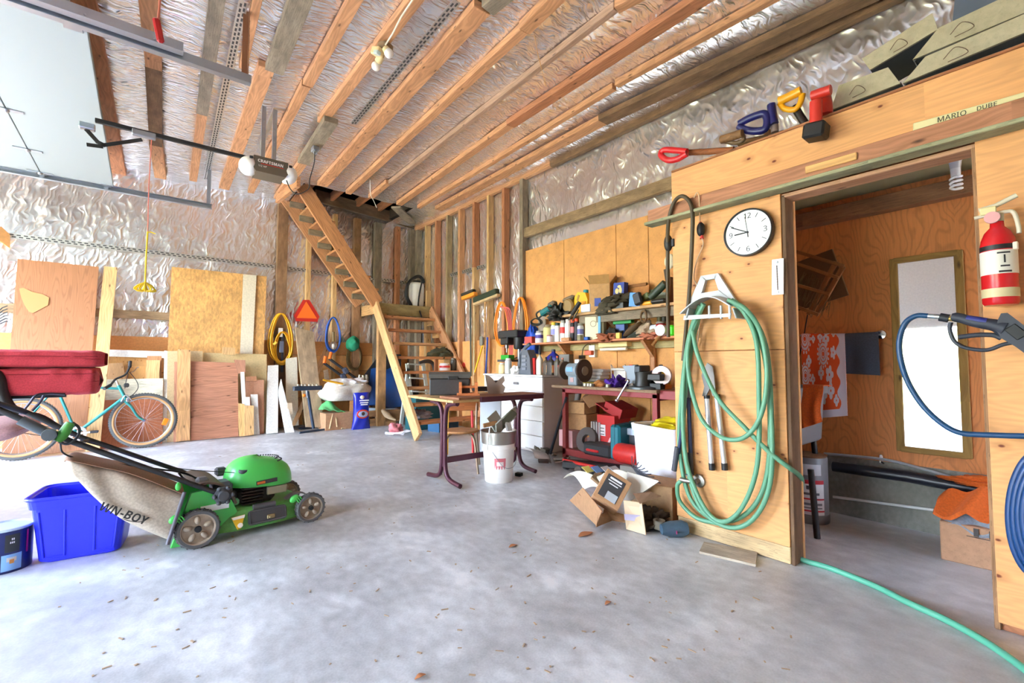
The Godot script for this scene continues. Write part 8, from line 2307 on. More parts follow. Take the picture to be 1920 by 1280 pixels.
	for q in [[1098, 1001, 0.06], [962, 1023, 0.03], [788, 1268, 0.02], [1140, 1130, 0.02]]:
		mb = MB.new()
		mb.grid(6, 4, func(u, v): return aty(q[0], q[1], 0.003) + Vector3((u - 0.5) * q[2] * 2, 0.006 * sin(PI * u), (v - 0.5) * q[2] * sin(PI * clampf(u, 0.05, 0.95))), 0.001)
		solo("dry_leaf", mb, C(0.66, 0.42, 0.25, 0.9), ["tan paper scrap on the floor before the cardboard heap", "small reddish dry leaf on the floor left of the cardboard heap", "tiny dry leaf at the photograph's bottom edge", "tiny dry leaf on the foreground floor before the partition"][[1098, 962, 788, 1140].find(q[0])], "leaf")

# ---------------------------------------------------------------- on the partition, in the wash room, at the right edge
func P(x, y, d := 0.0) -> Vector3: return atx(x, y, XP - 0.005 - d)
func partition_things():
	var blk := C(0.10, 0.10, 0.11)
	var gry := C(0.72, 0.73, 0.73, 0.45)
	var face := Basis(Vector3.BACK, PI / 2)       # lathe axis turned to point out of the partition (towards -x)
	# clock
	var c := P(1406, 437)
	var t := thing("wall_clock", c, "round white wall clock with a black rim on the partition", "clock")
	plathe(t, "case", c, [Vector2(0, 0), Vector2(0.128, 0.0), Vector2(0.132, 0.012), Vector2(0.130, 0.036), Vector2(0.124, 0.038), Vector2(0.122, 0.024), Vector2(0, 0.024)], blk, face, 48)
	plathe(t, "dial", c, [Vector2(0.122, 0.024), Vector2(0.122, 0.027), Vector2(0, 0.027)], C(0.93, 0.95, 0.93, 0.4), face, 48)
	var zx := Vector3(0, 0, 1)
	var out := Vector3(-0.0285, 0, 0)
	for k in 12:
		var an := TAU * k / 12
		var d := Vector3(0, cos(an), sin(an))
		if k % 3 == 0: text(t, ["12", "3", "6", "9"][k / 3], c + out + d * 0.092, zx, Vector3.UP, 0.030, C(0.15, 0.15, 0.15))
		else: pbox(t, "hour_mark", c + out + d * 0.098, Vector3(0.001, 0.026, 0.0032), C(0.15, 0.15, 0.15), Basis(Vector3.RIGHT, an), 0.0)
	for q in [[P(1382, 443), 0.0035], [P(1376, 429), 0.003], [P(1401, 409), 0.0012], [P(1407, 446), 0.002]]:
		var e: Vector3 = q[0]
		e.x = c.x
		ptube(t, "hand", [c + out * 1.08, e + out * 1.08], q[1], blk, 6)
	plathe(t, "hand_boss", c + out, [Vector2(0.006, 0), Vector2(0.006, 0.005), Vector2(0, 0.006)], blk, face)
	# thermometer
	c = P(1459, 519)
	t = thing("thermometer", c, "long white wall thermometer beside the doorway", "thermometer")
	pbox(t, "plate", c - Vector3(0.004, 0, 0), Vector3(0.008, 0.19, 0.058), C(0.93, 0.92, 0.90), Basis(Vector3.RIGHT, 0.03), 0.002)
	ptube(t, "glass_tube", [c + Vector3(-0.010, -0.07, 0), c + Vector3(-0.010, 0.06, -0.002)], 0.0022, C(0.45, 0.35, 0.30), 6)
	for k in 9: pbox(t, "scale_mark", c + Vector3(-0.0085, -0.055 + 0.014 * k, 0.0), Vector3(0.001, 0.0012, 0.03), C(0.55, 0.55, 0.55), Basis(), 0.0)
	for y: float in [-0.082, 0.078]: plathe(t, "screw", c + Vector3(-0.008, y, 0), [Vector2(0.006, 0), Vector2(0.004, 0.004), Vector2(0, 0.004)], steel(), face, 10)
	# fuel hoses
	var hose := C(0.30, 0.24, 0.14, 0.55)
	t = thing("fuel_hose", P(1285, 675, 0.06), "brown rubber fuel hose hooked over the ledger with a primer bulb", "hose")
	ptube(t, "hose", spline([atx(1253, 632, 2.66), atx(1252, 560, 2.64), atx(1252, 470, 2.60), atx(1253, 420, 2.54), atx(1262, 383, 2.51), atx(1276, 368, 2.51), atx(1290, 374, 2.51), atx(1298, 395, 2.51), atx(1298, 440, 2.53), atx(1293, 540, 2.56), atx(1286, 620, 2.57), atx(1281, 676, 2.58)], 6), 0.012, hose, 10)
	var mb := MB.new()
	mb.ball(atx(1253, 456, 2.60), Vector3(0.027, 0.055, 0.027), 10)
	put(t, "primer_bulb", mb, C(0.14, 0.12, 0.09))
	pbox(t, "clip", atx(1262, 455, 2.60), Vector3(0.02, 0.05, 0.02), blk)
	t = thing("squeeze_bulb", P(1314, 430, 0.02), "small black squeeze bulb with red ends hanging on a clear tube", "bulb pump")
	mb = MB.new()
	mb.ball(P(1314, 430, 0.025), Vector3(0.024, 0.043, 0.024), 10)
	put(t, "bulb", mb, blk)
	for q in [[1313, 418], [1316, 443]]: plathe(t, "red_end", P(q[0], q[1] + 2, 0.025), [Vector2(0.012, -0.008), Vector2(0.008, 0.012), Vector2(0, 0.014)], C(0.85, 0.28, 0.24))
	ptube(t, "clear_tube", spline([P(1301, 371, 0.07), P(1307, 361, 0.07), P(1311, 372, 0.07), P(1312, 416, 0.03), ], 5), 0.0035, C(0.86, 0.72, 0.55), 6)
	ptube(t, "clear_tube", spline([P(1316, 446, 0.025), P(1318, 460, 0.02), P(1306, 490, 0.012), P(1301, 520, 0.012), P(1310, 545, 0.012), P(1312, 590, 0.012), P(1308, 640, 0.012), P(1302, 655, 0.012)], 5), 0.0035, C(0.88, 0.76, 0.62), 6)
	# hose hanger
	c = P(1344, 560)
	t = thing("hose_hanger", c, "light grey plastic hose hanger screwed to the partition", "hose hanger")
	var loc := func(q: Array) -> Vector2:
		var w := P(q[0], q[1])
		return Vector2(w.z, w.y)
	var plate := func(nm: String, qs: Array, x0: float, x1: float):
		var m2 := MB.new()
		m2.xf = Transform3D(Basis(Vector3(0, 0, 1), Vector3(0, 1, 0), Vector3(-1, 0, 0)), Vector3(XP, 0, 0))
		var pl := []
		for q in qs: pl.append(loc.call(q))
		m2.prism(pl, x0, x1)
		put(t, nm, m2, gry)
	plate.call("back_left", [[1318, 518], [1327, 524], [1320, 548], [1296, 575], [1292, 577]], 0.004, 0.03)
	plate.call("back_right", [[1350, 513], [1343, 521], [1351, 545], [1382, 571], [1386, 568]], 0.004, 0.03)
	plate.call("back_top", [[1318, 518], [1350, 513], [1344, 523], [1326, 526]], 0.004, 0.03)
	plate.call("cross_band", [[1316, 551], [1352, 545], [1384, 570], [1340, 556], [1294, 578]], 0.004, 0.035)
	plate.call("front_lip", [[1302, 602], [1389, 596], [1390, 590], [1303, 594]], 0.12, 0.13)
	mb = MB.new()
	mb.grid(16, 4, func(a, b):
		var p := P(lerpf(1294, 1388, a), 578.0 - 24.0 * sin(PI * a) + 8.0 * (1 - a) - 6.0 * a, 0.02)
		return p + Vector3(-0.12 * b, -0.012 * b, 0), 0.006)
	put(t, "saddle", mb, gry)
	for q in [1299, 1387]: pbox(t, "side_lug", P(q, 588, 0.07), Vector3(0.13, 0.06, 0.008), gry, Basis(Vector3.RIGHT, 0.3 if q < 1300 else -0.3))
	for q in [1330, 1352, 1368]: pbox(t, "strut", P(q, 585, 0.12), Vector3(0.012, 0.075, 0.012), gry)
	# green hose
	var green := M(Color(0.38, 0.60, 0.47), 0.45)
	t = thing("green_hose", P(1350, 985, 0.03), "green garden hose hung in long loops on the partition", "hose")
	var loops := [[[1312, 572], [1290, 640], [1276, 760], [1275, 850], [1295, 935], [1345, 976], [1400, 962], [1436, 900], [1444, 780], [1432, 660], [1402, 590], [1375, 565]],
		[[1318, 568], [1297, 650], [1283, 760], [1284, 850], [1310, 945], [1360, 987], [1410, 975], [1444, 905], [1446, 770], [1436, 650], [1406, 588], [1372, 562]],
		[[1316, 574], [1288, 660], [1280, 770], [1288, 870], [1320, 950], [1355, 978], [1392, 950], [1420, 870], [1423, 740], [1418, 640], [1395, 585], [1370, 566]],
		[[1320, 570], [1296, 620], [1290, 690], [1310, 775], [1345, 815], [1382, 824], [1412, 805], [1432, 760], [1438, 690], [1425, 620], [1398, 580], [1365, 562]]]
	for k in 4:
		var ps := []
		for q in loops[k]: ps.append(P(q[0], q[1], 0.035 + 0.018 * k + (0.03 if q[1] < 600 else 0.0)))
		ptube(t, "loop", spline(ps, 6), 0.0125, green, 10)
	ptube(t, "supply_end", spline([P(1298, 620, 0.10), P(1310, 670, 0.09), P(1345, 745, 0.09), P(1395, 800, 0.08), P(1440, 845, 0.06), P(1475, 873, 0.03), P(1493, 886, -0.04), atx(1503, 898, 2.72), atx(1502, 912, 2.76)], 6), 0.0125, green, 10)
	ptube(t, "tap_end", spline([P(1345, 981, 0.05), P(1305, 970, 0.05), P(1275, 940, 0.05), P(1270, 912, 0.06), P(1276, 902, 0.06), P(1284, 900, 0.055)], 6), 0.0125, green, 10)
	# tap
	c = P(1311, 901)
	t = thing("wall_tap", c, "dull metal tap with a round wall flange low on the partition", "tap")
	plathe(t, "flange", c, [Vector2(0, 0), Vector2(0.04, 0), Vector2(0.036, 0.008), Vector2(0.015, 0.012), Vector2(0.015, 0.05), Vector2(0, 0.05)], steel(Color(0.6, 0.58, 0.55), 0.45), face)
	ptube(t, "spout", [c + Vector3(-0.05, 0, 0), c + Vector3(-0.06, 0.0, -0.05), c + Vector3(-0.06, 0, -0.085)], 0.014, steel(Color(0.58, 0.56, 0.52), 0.45))
	plathe(t, "handle", c + Vector3(-0.06, 0.012, -0.03), [Vector2(0.004, 0), Vector2(0.004, 0.02), Vector2(0.022, 0.022), Vector2(0.022, 0.03), Vector2(0, 0.03)], steel(Color(0.45, 0.45, 0.45), 0.5))
	# loppers and bolt cutter
	var alu := M(Color(0.82, 0.82, 0.84), 0.3, 0.5)
	t = thing("garden_loppers", P(1345, 880, 0.02), "silver handled garden loppers hung head up on the partition", "loppers")
	for q in [[1325, 744, 1334, 868], [1344, 742, 1358, 868]]:
		ptube(t, "handle", [P(q[0], q[1], 0.025), P(q[2], q[3], 0.025)], 0.0145, alu, 10)
		ptube(t, "end_cap", [P(q[2], q[3], 0.025), P(q[2] + 1, q[3] + 13, 0.025)], 0.017, blk, 10)
		ptube(t, "ferrule", [P(q[0], q[1] - 3, 0.025), P(q[0] + 0.5, q[1] + 3, 0.025)], 0.017, blk, 10)
	plate = func(nm: String, qs: Array, x0: float, m: Material):
		var m2 := MB.new()
		m2.xf = Transform3D(Basis(Vector3(0, 0, 1), Vector3(0, 1, 0), Vector3(-1, 0, 0)), Vector3(XP, 0, 0))
		var pl := []
		for q in qs: pl.append(loc.call(q))
		m2.prism(pl, x0, x0 + 0.008)
		put(t, nm, m2, m)
	plate.call("blade", [[1330, 680], [1340, 687], [1343, 705], [1346, 740], [1340, 742], [1334, 722], [1324, 712], [1321, 696]], 0.022, M(Color(0.42, 0.40, 0.38), 0.45, 0.3))
	plate.call("hook", [[1323, 690], [1332, 712], [1336, 728], [1329, 742], [1322, 742], [1326, 724], [1321, 704]], 0.031, M(Color(0.34, 0.33, 0.32), 0.45, 0.3))
	t = thing("bolt_cutter", P(1292, 890, 0.02), "blue handled bolt cutter hung behind the hose loops", "bolt cutter")
	ptube(t, "handle", [P(1291, 745, 0.02), P(1295, 850, 0.02)], 0.012, C(0.10, 0.16, 0.32), 10)
	ptube(t, "grip", [P(1294, 848, 0.02), P(1296, 890, 0.02)], 0.016, C(0.24, 0.24, 0.26), 10)
	ptube(t, "handle", [P(1287, 745, 0.045), P(1272, 850, 0.05)], 0.010, C(0.10, 0.16, 0.32), 10)
	ptube(t, "grip", [P(1270, 838, 0.055), P(1264, 882, 0.055)], 0.016, C(0.26, 0.26, 0.29), 10)
	pbox(t, "jaws", P(1290, 730, 0.02), Vector3(0.02, 0.10, 0.035), M(Color(0.5, 0.5, 0.5), 0.4, 0.6))
	# tools lying on the wash room roof
	var top := 2.27
	t = thing("red_shovel", P(1330, 285), "shovel with a red D handle and brown shaft poking left over the partition top", "shovel")
	var dh := func(nm: String, qs: Array, x: float, r: float, m: Material):
		var ps := []
		for q in qs: ps.append(atx(q[0], q[1], x))
		ptube(t, nm, spline(ps, 5), r, m, 10)
	var redp := C(0.80, 0.10, 0.12, 0.35)
	dh.call("d_handle", [[1288, 284], [1268, 282], [1246, 281], [1239, 290], [1252, 300], [1270, 298], [1288, 288]], 2.55, 0.019, redp)
	dh.call("shaft", [[1290, 286], [1330, 284], [1376, 281]], 2.62, 0.018, lumber(Color(0.62, 0.36, 0.18)))
	t = thing("brown_spade", P(1372, 262), "brown wooden T handle of a spade resting on the partition top", "spade")
	dh.call("grip", [[1352, 262], [1372, 256], [1392, 250]], 2.62, 0.024, lumber(Color(0.55, 0.40, 0.24)))
	dh.call("fork", [[1358, 265], [1380, 268], [1394, 262], [1392, 252]], 2.64, 0.012, C(0.40, 0.30, 0.18))
	dh.call("shaft", [[1385, 268], [1420, 262], [1470, 250]], 2.85, 0.02, lumber(Color(0.5, 0.36, 0.2)))
	var nav := C(0.10, 0.10, 0.34, 0.35)
	t = thing("blue_shovel", P(1412, 230), "shovel with a wide navy blue D handle on the partition top", "shovel")
	dh.call("d_handle", [[1386, 232], [1400, 224], [1420, 216], [1434, 214], [1439, 226], [1434, 242], [1416, 246], [1396, 243], [1386, 236]], 2.65, 0.021, nav)
	dh.call("shaft", [[1430, 243], [1444, 250], [1475, 262]], 2.80, 0.019, lumber(Color(0.6, 0.4, 0.22)))
	t = thing("blue_fork", P(1448, 225), "garden fork with a navy grip standing beside the blue D handle", "fork")
	dh.call("grip", [[1446, 196], [1449, 218], [1452, 232]], 2.66, 0.022, nav)
	dh.call("ferrule", [[1452, 232], [1453, 248]], 2.68, 0.02, M(Color(0.60, 0.52, 0.48), 0.4, 0.5))
	t = thing("yellow_shovel", P(1482, 190), "shovel with a bright yellow D handle and black shaft", "shovel")
	var yel := C(0.93, 0.64, 0.06, 0.35)
	dh.call("grip", [[1461, 190], [1480, 181], [1502, 170]], 2.68, 0.024, yel)
	dh.call("yoke", [[1462, 194], [1472, 204], [1490, 205], [1500, 194], [1505, 176]], 2.69, 0.015, yel)
	dh.call("shaft", [[1490, 200], [1497, 212], [1512, 236]], 2.72, 0.02, C(0.14, 0.09, 0.07))
	t = thing("red_drill", P(1535, 220, 0.05), "red cordless drill with black battery hanging over the fascia", "drill")
	var cor := C(0.80, 0.20, 0.14, 0.4)
	dh.call("grip", [[1530, 190], [1530, 210], [1530, 232]], 2.53, 0.028, cor)
	dh.call("motor", [[1522, 180], [1540, 174], [1558, 168]], 2.56, 0.024, cor)
	dh.call("body", [[1541, 176], [1545, 198], [1546, 216]], 2.62, 0.036, cor)
	pbox(t, "battery", P(1530, 247, 0.07), Vector3(0.09, 0.075, 0.095), C(0.05, 0.05, 0.05), Basis(Vector3.RIGHT, 0.15), 0.01)
	# long light troughs stored up there
	var crm := M(Color(0.74, 0.70, 0.58), 0.5, 0.0, T.dirt, 2.0)
	var dkm := C(0.30, 0.32, 0.34, 0.5)
	var trs := [[[1558, 206], [1688, 156], [1665, 126], [1573, 160], 2.70, "short cream metal light trough beside the red drill"], [[1631, 131], [1758, 55], [1748, 24], [1616, 110], 2.80, "cream light trough with rust streaks tilted across the others"], [[1693, 156], [1935, 55], [1935, 20], [1735, 106], 2.68, "longest lower cream light trough along the partition top"], [[1711, 112], [1935, 18], [1935, -30], [1760, 52], 2.78, "cream light trough lying on the longest lower one"]]
	for q in trs:
		t = thing("light_trough", atx(q[0][0], q[0][1], q[4]), q[5], "light fixture")
		var ps := []
		for k in 4: ps.append(atx(q[k][0], q[k][1], q[4]))
		slab(t, "face", ps, 0.012, crm)
		var bk: Vector3 = Vector3(0.30, 0.02, 0)
		slab(t, "underside", [ps[0] + bk, ps[1] + bk, ps[1] + Vector3(0.012, 0, 0), ps[0] + Vector3(0.012, 0, 0)], 0.01, dkm)
		slab(t, "end_cap", [ps[0] + bk, ps[0] + Vector3(0.012, 0, 0), ps[3] + Vector3(0.012, 0, 0), ps[3] + bk], 0.008, dkm)
		ptube(t, "wire", spline([ps[0].lerp(ps[2], 0.35) + Vector3(-0.01, 0, 0), ps[0].lerp(ps[2], 0.38) + Vector3(-0.03, 0.02, 0.03), ps[0].lerp(ps[2], 0.42) + Vector3(-0.02, -0.02, 0.05), ps[0].lerp(ps[2], 0.36) + Vector3(-0.01, -0.02, 0.01)], 5), 0.0016, C(0.35, 0.25, 0.15), 5)
	leaner_x("steel_sheet", [[1786, 42], [1935, -20], [1935, -70], [1790, 0]], 3.2, C(0.36, 0.40, 0.46, 0.45), "blue grey sheet metal panel stored highest above the troughs", "panel")
	# name strip
	c = P(1816, 212, 0.012)
	t = thing("name_strip", c, "pale wooden strip with handwritten capitals tacked above the doorway", "strip")
	board(t, "strip", P(1712, 241, 0.01), P(1945, 177, 0.01), 0.045, 0.008, Vector3.LEFT, C(0.88, 0.84, 0.62, 0.7))
	var along := P(1920, 184) - P(1712, 241)
	text(t, "MARIO", P(1784, 218, 0.0155), along, Vector3.UP, 0.021, C(0.18, 0.2, 0.16))
	text(t, "DUBE", P(1850, 199, 0.0155), along, Vector3.UP, 0.017, C(0.18, 0.2, 0.16))
func leaner_x(called: String, q: Array, x: float, m: Material, label: String, cat: String):
	var p := []
	for k in 4: p.append(atx(q[k][0], q[k][1], x))
	tag(slab(null, called, p, 0.02, m), label, cat)
func washroom():
	var xm := func(x, y, d = 0.0): return atx(x, y, XM - d)
	var blk := C(0.08, 0.08, 0.09)
	# mirror
	var q := [xm.call(1694, 838, 0.012), xm.call(1812, 851, 0.012), xm.call(1800, 477, 0.012), xm.call(1671, 493, 0.012)]
	var c: Vector3 = (q[0] + q[1] + q[2] + q[3]) / 4
	var t := thing("wall_mirror", Vector3(c.x, q[0].y, c.z), "tall narrow mirror in a gold wood frame reflecting the yard", "mirror")
	var z0: float = (q[0].z + q[3].z) / 2
	var z1: float = (q[1].z + q[2].z) / 2
	var y0: float = (q[0].y + q[1].y) / 2
	var y1: float = (q[2].y + q[3].y) / 2
	pbox(t, "glass", Vector3(XM - 0.012, (y0 + y1) / 2, (z0 + z1) / 2), Vector3(0.006, y1 - y0, z1 - z0), M(Color(0.95, 0.96, 0.96), 0.02, 1.0), Basis(), 0.0)
	var gold := lumber(Color(0.62, 0.50, 0.26))
	for z: float in [z0, z1]: board(t, "frame_stile", Vector3(XM - 0.014, y0 - 0.025, z), Vector3(XM - 0.014, y1 + 0.025, z), 0.04, 0.024, Vector3.LEFT, gold)
	for y: float in [y0 - 0.01, y1 + 0.01]: board(t, "frame_rail", Vector3(XM - 0.0145, y, z0), Vector3(XM - 0.0145, y, z1), 0.036, 0.024, Vector3.LEFT, gold)
	# towels on a rail
	t = thing("towel_rail", xm.call(1652, 626), "chrome towel rail with round wall flanges beside the mirror", "towel rail")
	plathe(t, "flange", xm.call(1652, 627, 0.0), [Vector2(0, 0), Vector2(0.032, 0), Vector2(0.028, 0.012), Vector2(0, 0.016)], steel(Color(0.85, 0.86, 0.86), 0.15), Basis(Vector3.BACK, PI / 2))
	ptube(t, "bar", [xm.call(1652, 627, 0.06), xm.call(1500, 629, 0.06)], 0.007, steel(), 8)
	ptube(t, "post", [xm.call(1652, 627, 0.01), xm.call(1652, 627, 0.06)], 0.009, steel(), 8)
	var im := paint(256, 256, func(x, y):
		var v := 0.0
		for f in FLW:
			var dx: float = x - f[0]
			var dy: float = y - f[1]
			var r := sqrt(dx * dx + dy * dy)
			if r > f[2]: continue
			var an := atan2(dy, dx)
			var pet: float = f[2] * (0.62 + 0.38 * absf(cos(an * f[3] * 0.5)))
			if r < pet and r > f[2] * 0.16 and not (f[3] > 7 and fposmod(r, f[2] * 0.24) < f[2] * 0.06): v = 1.0
		if x > 212 + 10 * sin(y * 0.12) or y > 236: v = 1.0
		return Color(0.86, 0.84, 0.88) if v > 0.5 else Color(0.90, 0.36, 0.16))
	var tw := M(Color(1, 1, 1), 0.95)
	tw.albedo_texture = tex(im)
	mats["towel"] = tw
	var drape := func(nm: String, tl: Array, tr: Array, hl: float, hr: float, d: float, m: Material, label: String, cat: String) -> MeshInstance3D:
		var mb := MB.new()
		mb.grid(16, 22, func(a, b):
			var p: Vector3 = xm.call(lerpf(tl[0], tr[0], a), lerpf(tl[1], tr[1], a), d)
			var h: float = lerpf(hl, hr, a)
			var u: float = b * 1.25
			var s: float = clampf((u - 0.25), 0.0, 1.0)
			var k: float = -0.03 * cos(minf(u / 0.25, 1.0) * PI)
			return Vector3(p.x - k + 0.006 * sin(a * 8.0) * s, p.y + 0.012 * sin(minf(u / 0.25, 1.0) * PI) - h * s, p.z), 0.006)
		return solo(nm, mb, m, label, cat)
	drape.call("bath_towel", [1505, 628], [1586, 628], 0.60, 0.54, 0.06, tw, "orange towel with white flower print on the rail", "towel")
	drape.call("denim_cloth", [1585, 628], [1649, 625], 0.26, 0.27, 0.055, M(Color(0.27, 0.30, 0.36), 0.95, 0.0, T.cloth, 6.0), "dark blue denim trouser leg hanging beside the flower towel", "denim")
	# folding wooden rack with willow twigs
	t = thing("plate_rack", atx(1530, 580, 3.55), "brown slatted wooden rack tilted on the wall, threaded with dry grass", "rack")
	var wd := lumber(Color(0.60, 0.40, 0.20))
	for s in [[[1476, 466], [1582, 499]], [[1476, 488], [1572, 521]], [[1480, 530], [1556, 552]], [[1480, 570], [1535, 590]]]:
		for d: float in [0.15, 0.27]: board(t, "slat", atx(s[0][0], s[0][1], XM - d), atx(s[1][0], s[1][1], XM - d), 0.022, 0.014, Vector3.LEFT, wd)
	for s in [[[1568, 490], [1516, 590]], [[1581, 499], [1533, 586]]]: board(t, "stile", atx(s[0][0], s[0][1], XM - 0.2), atx(s[1][0], s[1][1], XM - 0.2), 0.03, 0.02, Vector3.LEFT, wd)
	var mb := MB.new()
	var g := RandomNumberGenerator.new()
	g.seed = 8
	for k in 90:
		var x := g.randf_range(1480, 1558)
		var y := lerpf(500, 530, (x - 1480) / 78) + g.randf_range(-5, 50)
		if y > 640 - (x - 1480) * 0.9 + 30: continue
		mb.tube([atx(x, y, XM - 0.2), atx(x - g.randf_range(4, 14), y + g.randf_range(14, 30), XM - 0.2 - g.randf_range(0, 0.06))], 0.002, 4)
	put(t, "dry_grass", mb, C(0.42, 0.32, 0.16, 0.9)).set_meta("kind", "stuff")
	pbox(t, "backing", atx(1516, 530, XM - 0.08), Vector3(0.02, 0.34, 0.40), C(0.40, 0.28, 0.15, 0.9), Basis(Vector3.RIGHT, -0.25))
	tag(ptube(null, "power_lead", [atx(1514, 590, XM - 0.1), atx(1508, 625, XM - 0.04), atx(1492, 700, XM - 0.04)], 0.004, blk), "thin black cord hanging below the wooden rack", "cord")
	# sink on its stand
	t = thing("laundry_sink", Vector3(3.30, 0, -1.28), "grey laundry sink on black legs half hidden by the door jamb", "sink")
	tub(t, "basin", Transform3D(Basis(), Vector3(3.30, 0.52, -1.28)), 0.52, 0.40, 0.36, 0.10, 0.03, C(0.50, 0.52, 0.53, 0.4))
	ptube(t, "leg", [atx(1520, 880, 3.12), Vector3(3.12, 0.0, atx(1532, 994, 3.12).z)], 0.018, blk)
	ptube(t, "leg", [Vector3(3.50, 0.55, -1.12), Vector3(3.50, 0.0, -1.08)], 0.018, blk)
	ptube(t, "tap", spline([Vector3(3.5, 0.88, -1.36), Vector3(3.5, 1.0, -1.36), Vector3(3.42, 1.03, -1.34), Vector3(3.38, 0.97, -1.33)], 5), 0.012, steel())
	mb = MB.new()
	mb.grid(12, 16, func(a, b):
		var x0 := atx(lerpf(1503, 1541, a), 760, 3.12)
		var u: float = b * 1.3
		var s := clampf(u - 0.3, 0.0, 1.0)
		var dd: float = 0.18 * (1.0 - minf(u / 0.3, 1.0))
		return Vector3(x0.x + dd - 0.012 * sin(a * 11.0) * s, 0.905 - lerpf(0.27, 0.22, a) * s - 0.01 * (1 - minf(u / 0.3, 1.0)), x0.z + 0.01 * sin(b * 6.0)), 0.005)
	solo("orange_towel", mb, fabric(Color(0.93, 0.42, 0.15)), "plain orange hand towel draped over the laundry sink's edge", "towel")
	tag(pblob(null, "dark_sponge", Vector3(3.3, 0.885, -1.2), Vector3(0.08, 0.05, 0.06), C(0.14, 0.13, 0.12, 0.9), 75), "dark scrubber lying at the laundry sink", "scrubber")
	# drum with label
	c = Vector3(3.52, 0, -1.16)
	c = aty(1545, 985, 0) + Vector3(0.06, 0, -0.10)
	t = thing("softener_drum", c, "grey cylinder with a printed white and red instruction label", "drum")
	plathe(t, "drum", c, [Vector2(0, 0), Vector2(0.11, 0), Vector2(0.115, 0.02), Vector2(0.115, 0.05), Vector2(0.11, 0.055), Vector2(0.11, 0.41), Vector2(0.105, 0.42), Vector2(0, 0.42)], C(0.46, 0.47, 0.48, 0.4), Basis(), 32)
	plathe(t, "lid", c, [Vector2(0.105, 0.418), Vector2(0.11, 0.43), Vector2(0, 0.432)], lumber(Color(0.55, 0.42, 0.30)), Basis(), 32)
	for s in [[0.06, 0.28, C(0.85, 0.85, 0.85), 1.0], [0.255, 0.28, C(0.75, 0.16, 0.2), 1.0], [0.31, 0.38, C(0.72, 0.74, 0.76), 0.8], [0.155, 0.165, C(0.75, 0.16, 0.2), 1.0], [0.08, 0.09, C(0.75, 0.16, 0.2), 1.0], [0.12, 0.135, C(0.45, 0.45, 0.47), 0.8], [0.10, 0.108, C(0.45, 0.45, 0.47), 0.8], [0.185, 0.20, C(0.35, 0.35, 0.37), 0.6], [0.22, 0.245, C(0.2, 0.2, 0.22), 0.3]]:
		mb = MB.new()
		mb.xf.origin = c
		var rr: float = 0.1108 if s[0] == 0.06 or s[0] == 0.31 else 0.1114
		mb.lathe([Vector2(rr, s[0]), Vector2(rr, s[1])], 14, 1.5 * s[3], 2.0 + 0.7 * (1 - s[3]))
		put(t, "label_print", mb, s[2])
	# pipes on the foundation
	tag(ptube(null, "drain_pipe", [atx(1562, 874, 3.66), atx(1700, 893, 3.66), atx(1900, 930, 3.66)], 0.034, C(0.10, 0.12, 0.17, 0.35), 14), "black plastic drain pipe running along the concrete curb", "pipe")
	tag(ptube(null, "water_pipe", [atx(1562, 931, 3.72), atx(1760, 957, 3.72)], 0.009, C(0.86, 0.88, 0.88)), "thin white water pipe low on the concrete curb", "pipe")
	tag(ptube(null, "grey_conduit", spline([atx(1545, 850, 3.73), atx(1650, 860, 3.73), atx(1720, 876, 3.72), atx(1810, 902, 3.70)], 5), 0.009, C(0.62, 0.64, 0.66)), "grey conduit sloping down from under the plywood", "conduit")
	t = thing("pipe_clip", xm.call(1652, 860, 0.01), "small bright metal clip screwed under the plywood edge", "clip")
	pbox(t, "strap", xm.call(1652, 860, 0.01), Vector3(0.012, 0.055, 0.02), steel(Color(0.9, 0.9, 0.9), 0.2))
	ptube(t, "hook", [xm.call(1653, 866, 0.02), xm.call(1657, 869, 0.03)], 0.005, blk)
	# rags and carton at the right
	var org := fabric(Color(0.90, 0.42, 0.14))
	var ins := aty(1775, 1040, 0)
	boxy("carton", Vector3(3.46, 0, -0.29), Vector3(0.30, 0.20, 0.40), 0.06, card(Color(0.72, 0.56, 0.44)), "brown shipping carton with printed arrows under the grey cloth", "box")
	var cb := get_node("carton_002")
	pbox(cb, "printed_frame", Vector3(3.298, 0.15, -0.31), Vector3(0.003, 0.003, 0.14), C(0.25, 0.22, 0.2), Basis(), 0.0)
	for z: float in [-0.345, -0.29]: pbox(cb, "printed_arrow", Vector3(3.298, 0.175, z), Vector3(0.003, 0.04, 0.018), C(0.2, 0.18, 0.17), Basis(), 0.0)
	mb = MB.new()
	mb.grid(14, 10, func(a, b): return atx(lerpf(1765, 1890, a), lerpf(962, 985, a), 3.30) + Vector3(0.32 * (1 - b) * 0.6, 0.02 * sin(a * 9.0) - 0.15 * maxf(0.0, b - 0.4) + 0.03, 0.01 * sin(b * 8.0)), 0.02)
	solo("grey_cloth", mb, M(Color(0.62, 0.66, 0.70), 0.95, 0.0, T.cloth, 5.0), "light grey quilted cloth draped over the shipping carton", "cloth")
	mb = MB.new()
	mb.grid(16, 10, func(a, b): return atx(lerpf(1752, 1890, a), lerpf(938, 950, a) + 22.0 * b, 3.28) + Vector3(0.16 * (1 - b), 0.02 * sin(a * 12.0 + b * 3.0) + 0.05 * sin(PI * a) * (1 - b), 0), 0.02)
	solo("orange_rag", mb, org, "orange towel folded over the light grey cloth", "rag")
	tag(pblob(null, "orange_rag", atx(1840, 905, 3.62), Vector3(0.05, 0.03, 0.13), org, 77, 0.5, 3.0), "second orange rag lying on the black drain pipe", "rag")
	# spiral bulb in its ceiling holder
	c = aty(1790, 286, 2.165)
	t = thing("ceiling_lamp", c, "porcelain lamp holder with a white spiral bulb on the wash room ceiling", "lamp")
